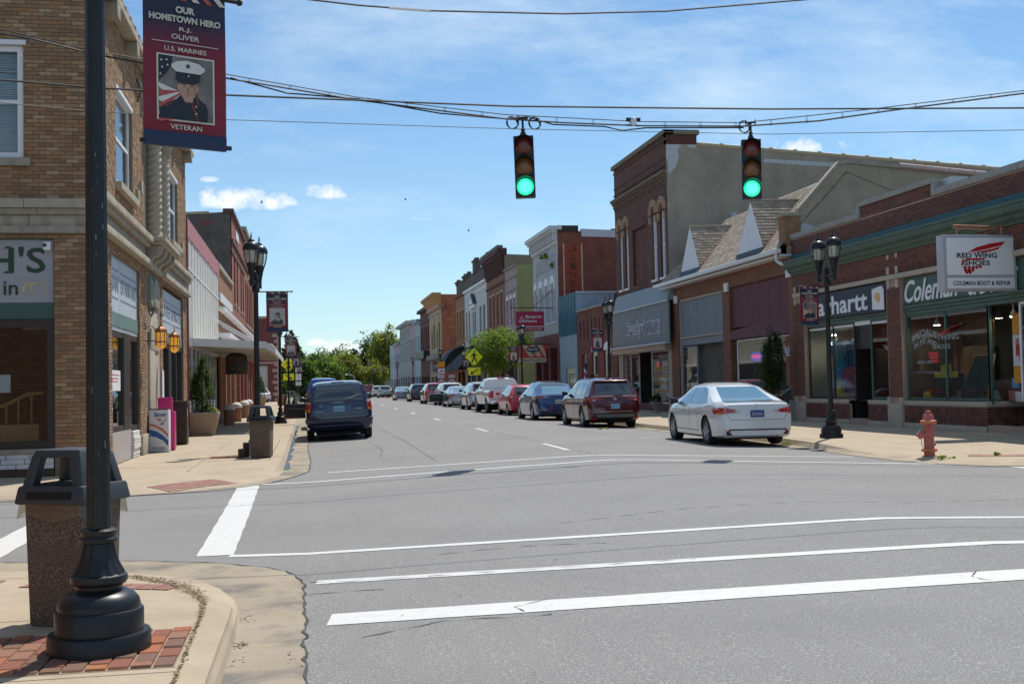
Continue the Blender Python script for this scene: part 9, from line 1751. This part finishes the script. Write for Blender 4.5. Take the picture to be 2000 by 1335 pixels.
# weeds along the kerb
for i, (x, y, s, lab) in enumerate([(10.95, 18.55, .16, 'small green weed at the foot of the hydrant'), (10.65, 24.6, .12, 'pale green leaf sprig in the gutter behind the white saloon'), (9.25, 35.6, .16, 'fallen leafy twig on the road behind the dark red crossover'), (10.85, 36.6, .14, 'yellowing weeds by the kerb under the dark red crossover'), (11.9, 18.5, .06, 'tiny moss tuft on the red tactile pavers')]):
    z = max(gz(x, y), zr(x, y)); o = leaves(x, y, z+.03, s, s*.8, .03, 110, .022, LB_, None, 'weed', clumps=12, seed=300+i); tag(o, lab, 'weed')
# ============================================================ signs on posts
C_yg = mat('sign_yellow_green', (.70, .72, .01), .45, emit=((.70, .75, .02), .05)); C_post = mat('sign_post', (.05, .055, .05), .6)
def pedsign(x, y, label, arrow):
    z = gz(x, y); t = thing('crossing_sign', label, 'road sign', (x, y, z), 'pedestrian crossing signs'); T_ = Fr('F', y)
    q = MB(); q.tube([(x, y+.04, z), (x, y+.04, z+4.0)], .035, 6); q.obj('post', C_post, t); q = MB(T_); r = .60; q.prism([(x, z+3.22-r), (x+r, z+3.22), (x, z+3.22+r), (x-r, z+3.22)], -.01, .01); p = q.obj('diamond_plate', C_yg, t, bevel=.004)
    q = MB(T_); q.prism([(x+.02+.055*math.cos(k*.6), z+3.22+.37+.055*math.sin(k*.6)) for k in range(10)], .01, .018); cz = z+3.22
    for pts, w_ in (([(0, .27), (-.01, .0)], .075), ([(0, .0), (.10, -.18), (.16, -.36)], .045), ([(0, .0), (-.08, -.2), (-.18, -.36)], .045), ([(.0, .25), (-.13, .12), (-.2, .0)], .03), ([(0, .25), (.12, .12), (.19, .08)], .03)): q.tube([(x+u, cz+v, .014) for u, v in pts], w_, 6)
    q.obj('walking_figure', C_black, p); q = MB(T_); q.box(x-.42, x+.42, z+2.0, z+2.5, -.01, .01); a = q.obj('arrow_plate', C_yg, t, bevel=.004); s = arrow
    q = MB(T_); q.tube([(x-s*.25, z+2.40, .014), (x+s*.15, z+2.15, .014)], .035, 5); q.prism([(x+s*.28, z+2.07), (x+s*.20, z+2.28), (x+s*.04, z+2.06)], .01, .018); q.obj('arrow', C_black, a)
pedsign(11.05, 76.5, 'yellow pedestrian crossing sign on the right, before the street tree', -1); pedsign(-1.42, 92, 'yellow pedestrian crossing sign on the left kerb', 1)
def route(x, y, num, label, top_):
    z = gz(x, y); t = thing('route_sign', label, 'road sign', (x, y, z), 'route number signs'); T_ = Fr('F', y); q = MB(); q.tube([(x, y+.03, z), (x, y+.03, z+3.6)], .03, 6); q.obj('post', C_post, t)
    q = MB(T_); q.box(x-.31, x+.31, z+1.35, z+1.85+.02, -.01, .004); q.obj('backing', C_black, t); q = MB(T_); q.prism([(x+.29*math.cos(k*.314), z+1.61+.235*math.sin(k*.314)) for k in range(20)], .004, .012); o_ = q.obj('oval', C_letw, t); text(num, 'number', C_black, T_, x-.2, x+.2, z+1.50, z+1.73, .014, o_, bold=.02)
    q = MB(T_); q.box(x-.26, x+.26, z+1.95, z+2.2, -.01, .008); c_ = q.obj('plate', C_letw, t); text('EAST' if num == '293' else 'SOUTH', 'lettering', C_black, T_, x-.2, x+.2, z+2.02, z+2.14, .01, c_)
    if top_: q = MB(T_); q.box(x-.28, x+.28, z+2.3, z+2.75, -.01, .008); c_ = q.obj('plate', C_letw, t); q = MB(T_); q.tube([(x-.15, z+2.4, .012), (x+.05, z+2.6, .012), (x+.15, z+2.5, .012)], .04, 5); q.obj('arrow', C_black, c_); q = MB(T_); q.box(x-.3, x+.3, z+2.85, z+3.3, -.01, .008); q.obj('orange_plate', mat('plate_orange', (.75, .35, .01), .5), t)
    q = MB(T_); q.box(x-.26, x+.26, z+1.05, z+1.28, -.01, .008); q.obj('plate', C_letw, t)
route(10.95, 95, '139', 'left route number sign with orange plate above, on the right walk', True); route(11.85, 95.3, '293', 'right route number sign with white oval, on the right walk', False)
t = thing('route_sign', 'stack of small white route plates beyond the left crossing sign', 'road sign', (-.7, 104, .2), 'route number signs'); q = MB(); q.tube([(-.75, 104, .2), (-.75, 104, 4)], .03, 6); q.obj('post', C_post, t)
for z0, z1 in ((3.0, 3.5), (2.3, 2.9), (1.85, 2.2)): q = MB(Fr('F', 104)); q.box(-1.0, -.5, z0, z1, 0, .02); q.obj('plate', C_letw, t)
# person in yellow far down the right walk: one continuous skinned body
pr_ = thing('person', 'person in a yellow top standing on the far right walk', 'person', (12.7, 147, 0))
J = {'pel': (0, 0, .95), 'che': (0, 0, 1.28), 'nec': (0, 0, 1.46), 'hed': (0, -.01, 1.63), 'kl': (-.1, -.05, .5), 'al': (-.11, .02, .08), 'tl': (-.11, -.14, .03), 'kr': (.1, .02, .5), 'ar': (.12, .08, .08), 'tr': (.12, -.08, .03), 'hl': (-.09, 0, .9), 'hr': (.09, 0, .9), 'sl': (-.2, 0, 1.40), 'el': (-.26, .02, 1.13), 'wl': (-.24, -.08, .9), 'dl': (-.24, -.1, .8), 'sr': (.2, 0, 1.40), 'er': (.27, .02, 1.13), 'wr': (.25, -.12, .92), 'dr': (.25, -.15, .83)}
Rr = {'pel': .14, 'che': .15, 'nec': .055, 'hed': .10, 'kl': .065, 'al': .045, 'tl': .035, 'kr': .065, 'ar': .045, 'tr': .035, 'hl': .095, 'hr': .095, 'sl': .06, 'el': .045, 'wl': .032, 'dl': .03, 'sr': .06, 'er': .045, 'wr': .032, 'dr': .03}
Ed = [('pel', 'che'), ('che', 'nec'), ('nec', 'hed'), ('pel', 'hl'), ('hl', 'kl'), ('kl', 'al'), ('al', 'tl'), ('pel', 'hr'), ('hr', 'kr'), ('kr', 'ar'), ('ar', 'tr'), ('che', 'sl'), ('sl', 'el'), ('el', 'wl'), ('wl', 'dl'), ('che', 'sr'), ('sr', 'er'), ('er', 'wr'), ('wr', 'dr')]
ks = list(J); me = bpy.data.meshes.new('body'); me.from_pydata([J[k] for k in ks], [(ks.index(a), ks.index(b_)) for a, b_ in Ed], []); o = bpy.data.objects.new('body', me); COL.objects.link(o); md = o.modifiers.new('s', 'SKIN'); sv = me.skin_vertices[0].data
for i, k in enumerate(ks): sv[i].radius = (Rr[k], Rr[k]); sv[i].use_root = (k == 'pel')
o.modifiers.new('d', 'SUBSURF').levels = 1; bpy.context.view_layer.update(); m2 = bpy.data.meshes.new_from_object(o.evaluated_get(bpy.context.evaluated_depsgraph_get())); o.modifiers.clear(); o.data = m2
for mm in (mat('yellow_top', (.60, .45, .02), .8), mat('dark_trousers', (.02, .025, .04), .8), mat('skin', (.42, .25, .17), .6)): m2.materials.append(mm)
for p in m2.polygons: z = p.center.z; p.material_index = 2 if z > 1.5 or (z < .92 and abs(p.center.x) > .2) else (0 if z > .72 else 1)
o.parent = pr_; o.location = (0, 0, 0); q = MB(); q.ball((0, .02, 1.68), .105, 10, 7); h_ = q.obj('hair', mat('dark_hair', (.015, .012, .01), .8), None, smooth=True); h_.parent = pr_; pr_.location = (12.7, 147, gz(11.5, 147)); pr_.rotation_euler = (0, 0, R(20))
# birds
for i, (x, y, z, lab) in enumerate([(5.2, 60, 11.3, 'small dark bird high in the sky left of the right signal'), (-1.8, 50, 9.5, 'small dark bird in the sky above the twin lantern lamp'), (7.8, 55, 9.0, 'small dark bird beside the tall furniture store')]):
    t = thing('bird', lab, 'bird', (x, y, z)); q = MB(); q.ball((x, y, z), .032, 8, 5, sq=(1.8, 1, .9)); q.obj('body', C_black, t)
    for s in (-1, 1): q = MB(); q.poly([(x, y, z+.02), (x+.05, y+s*.1, z+.07), (x, y+s*.22, z+.04), (x-.05, y+s*.08, z+.05)]); q.obj('wing', C_black, t, fix=False)
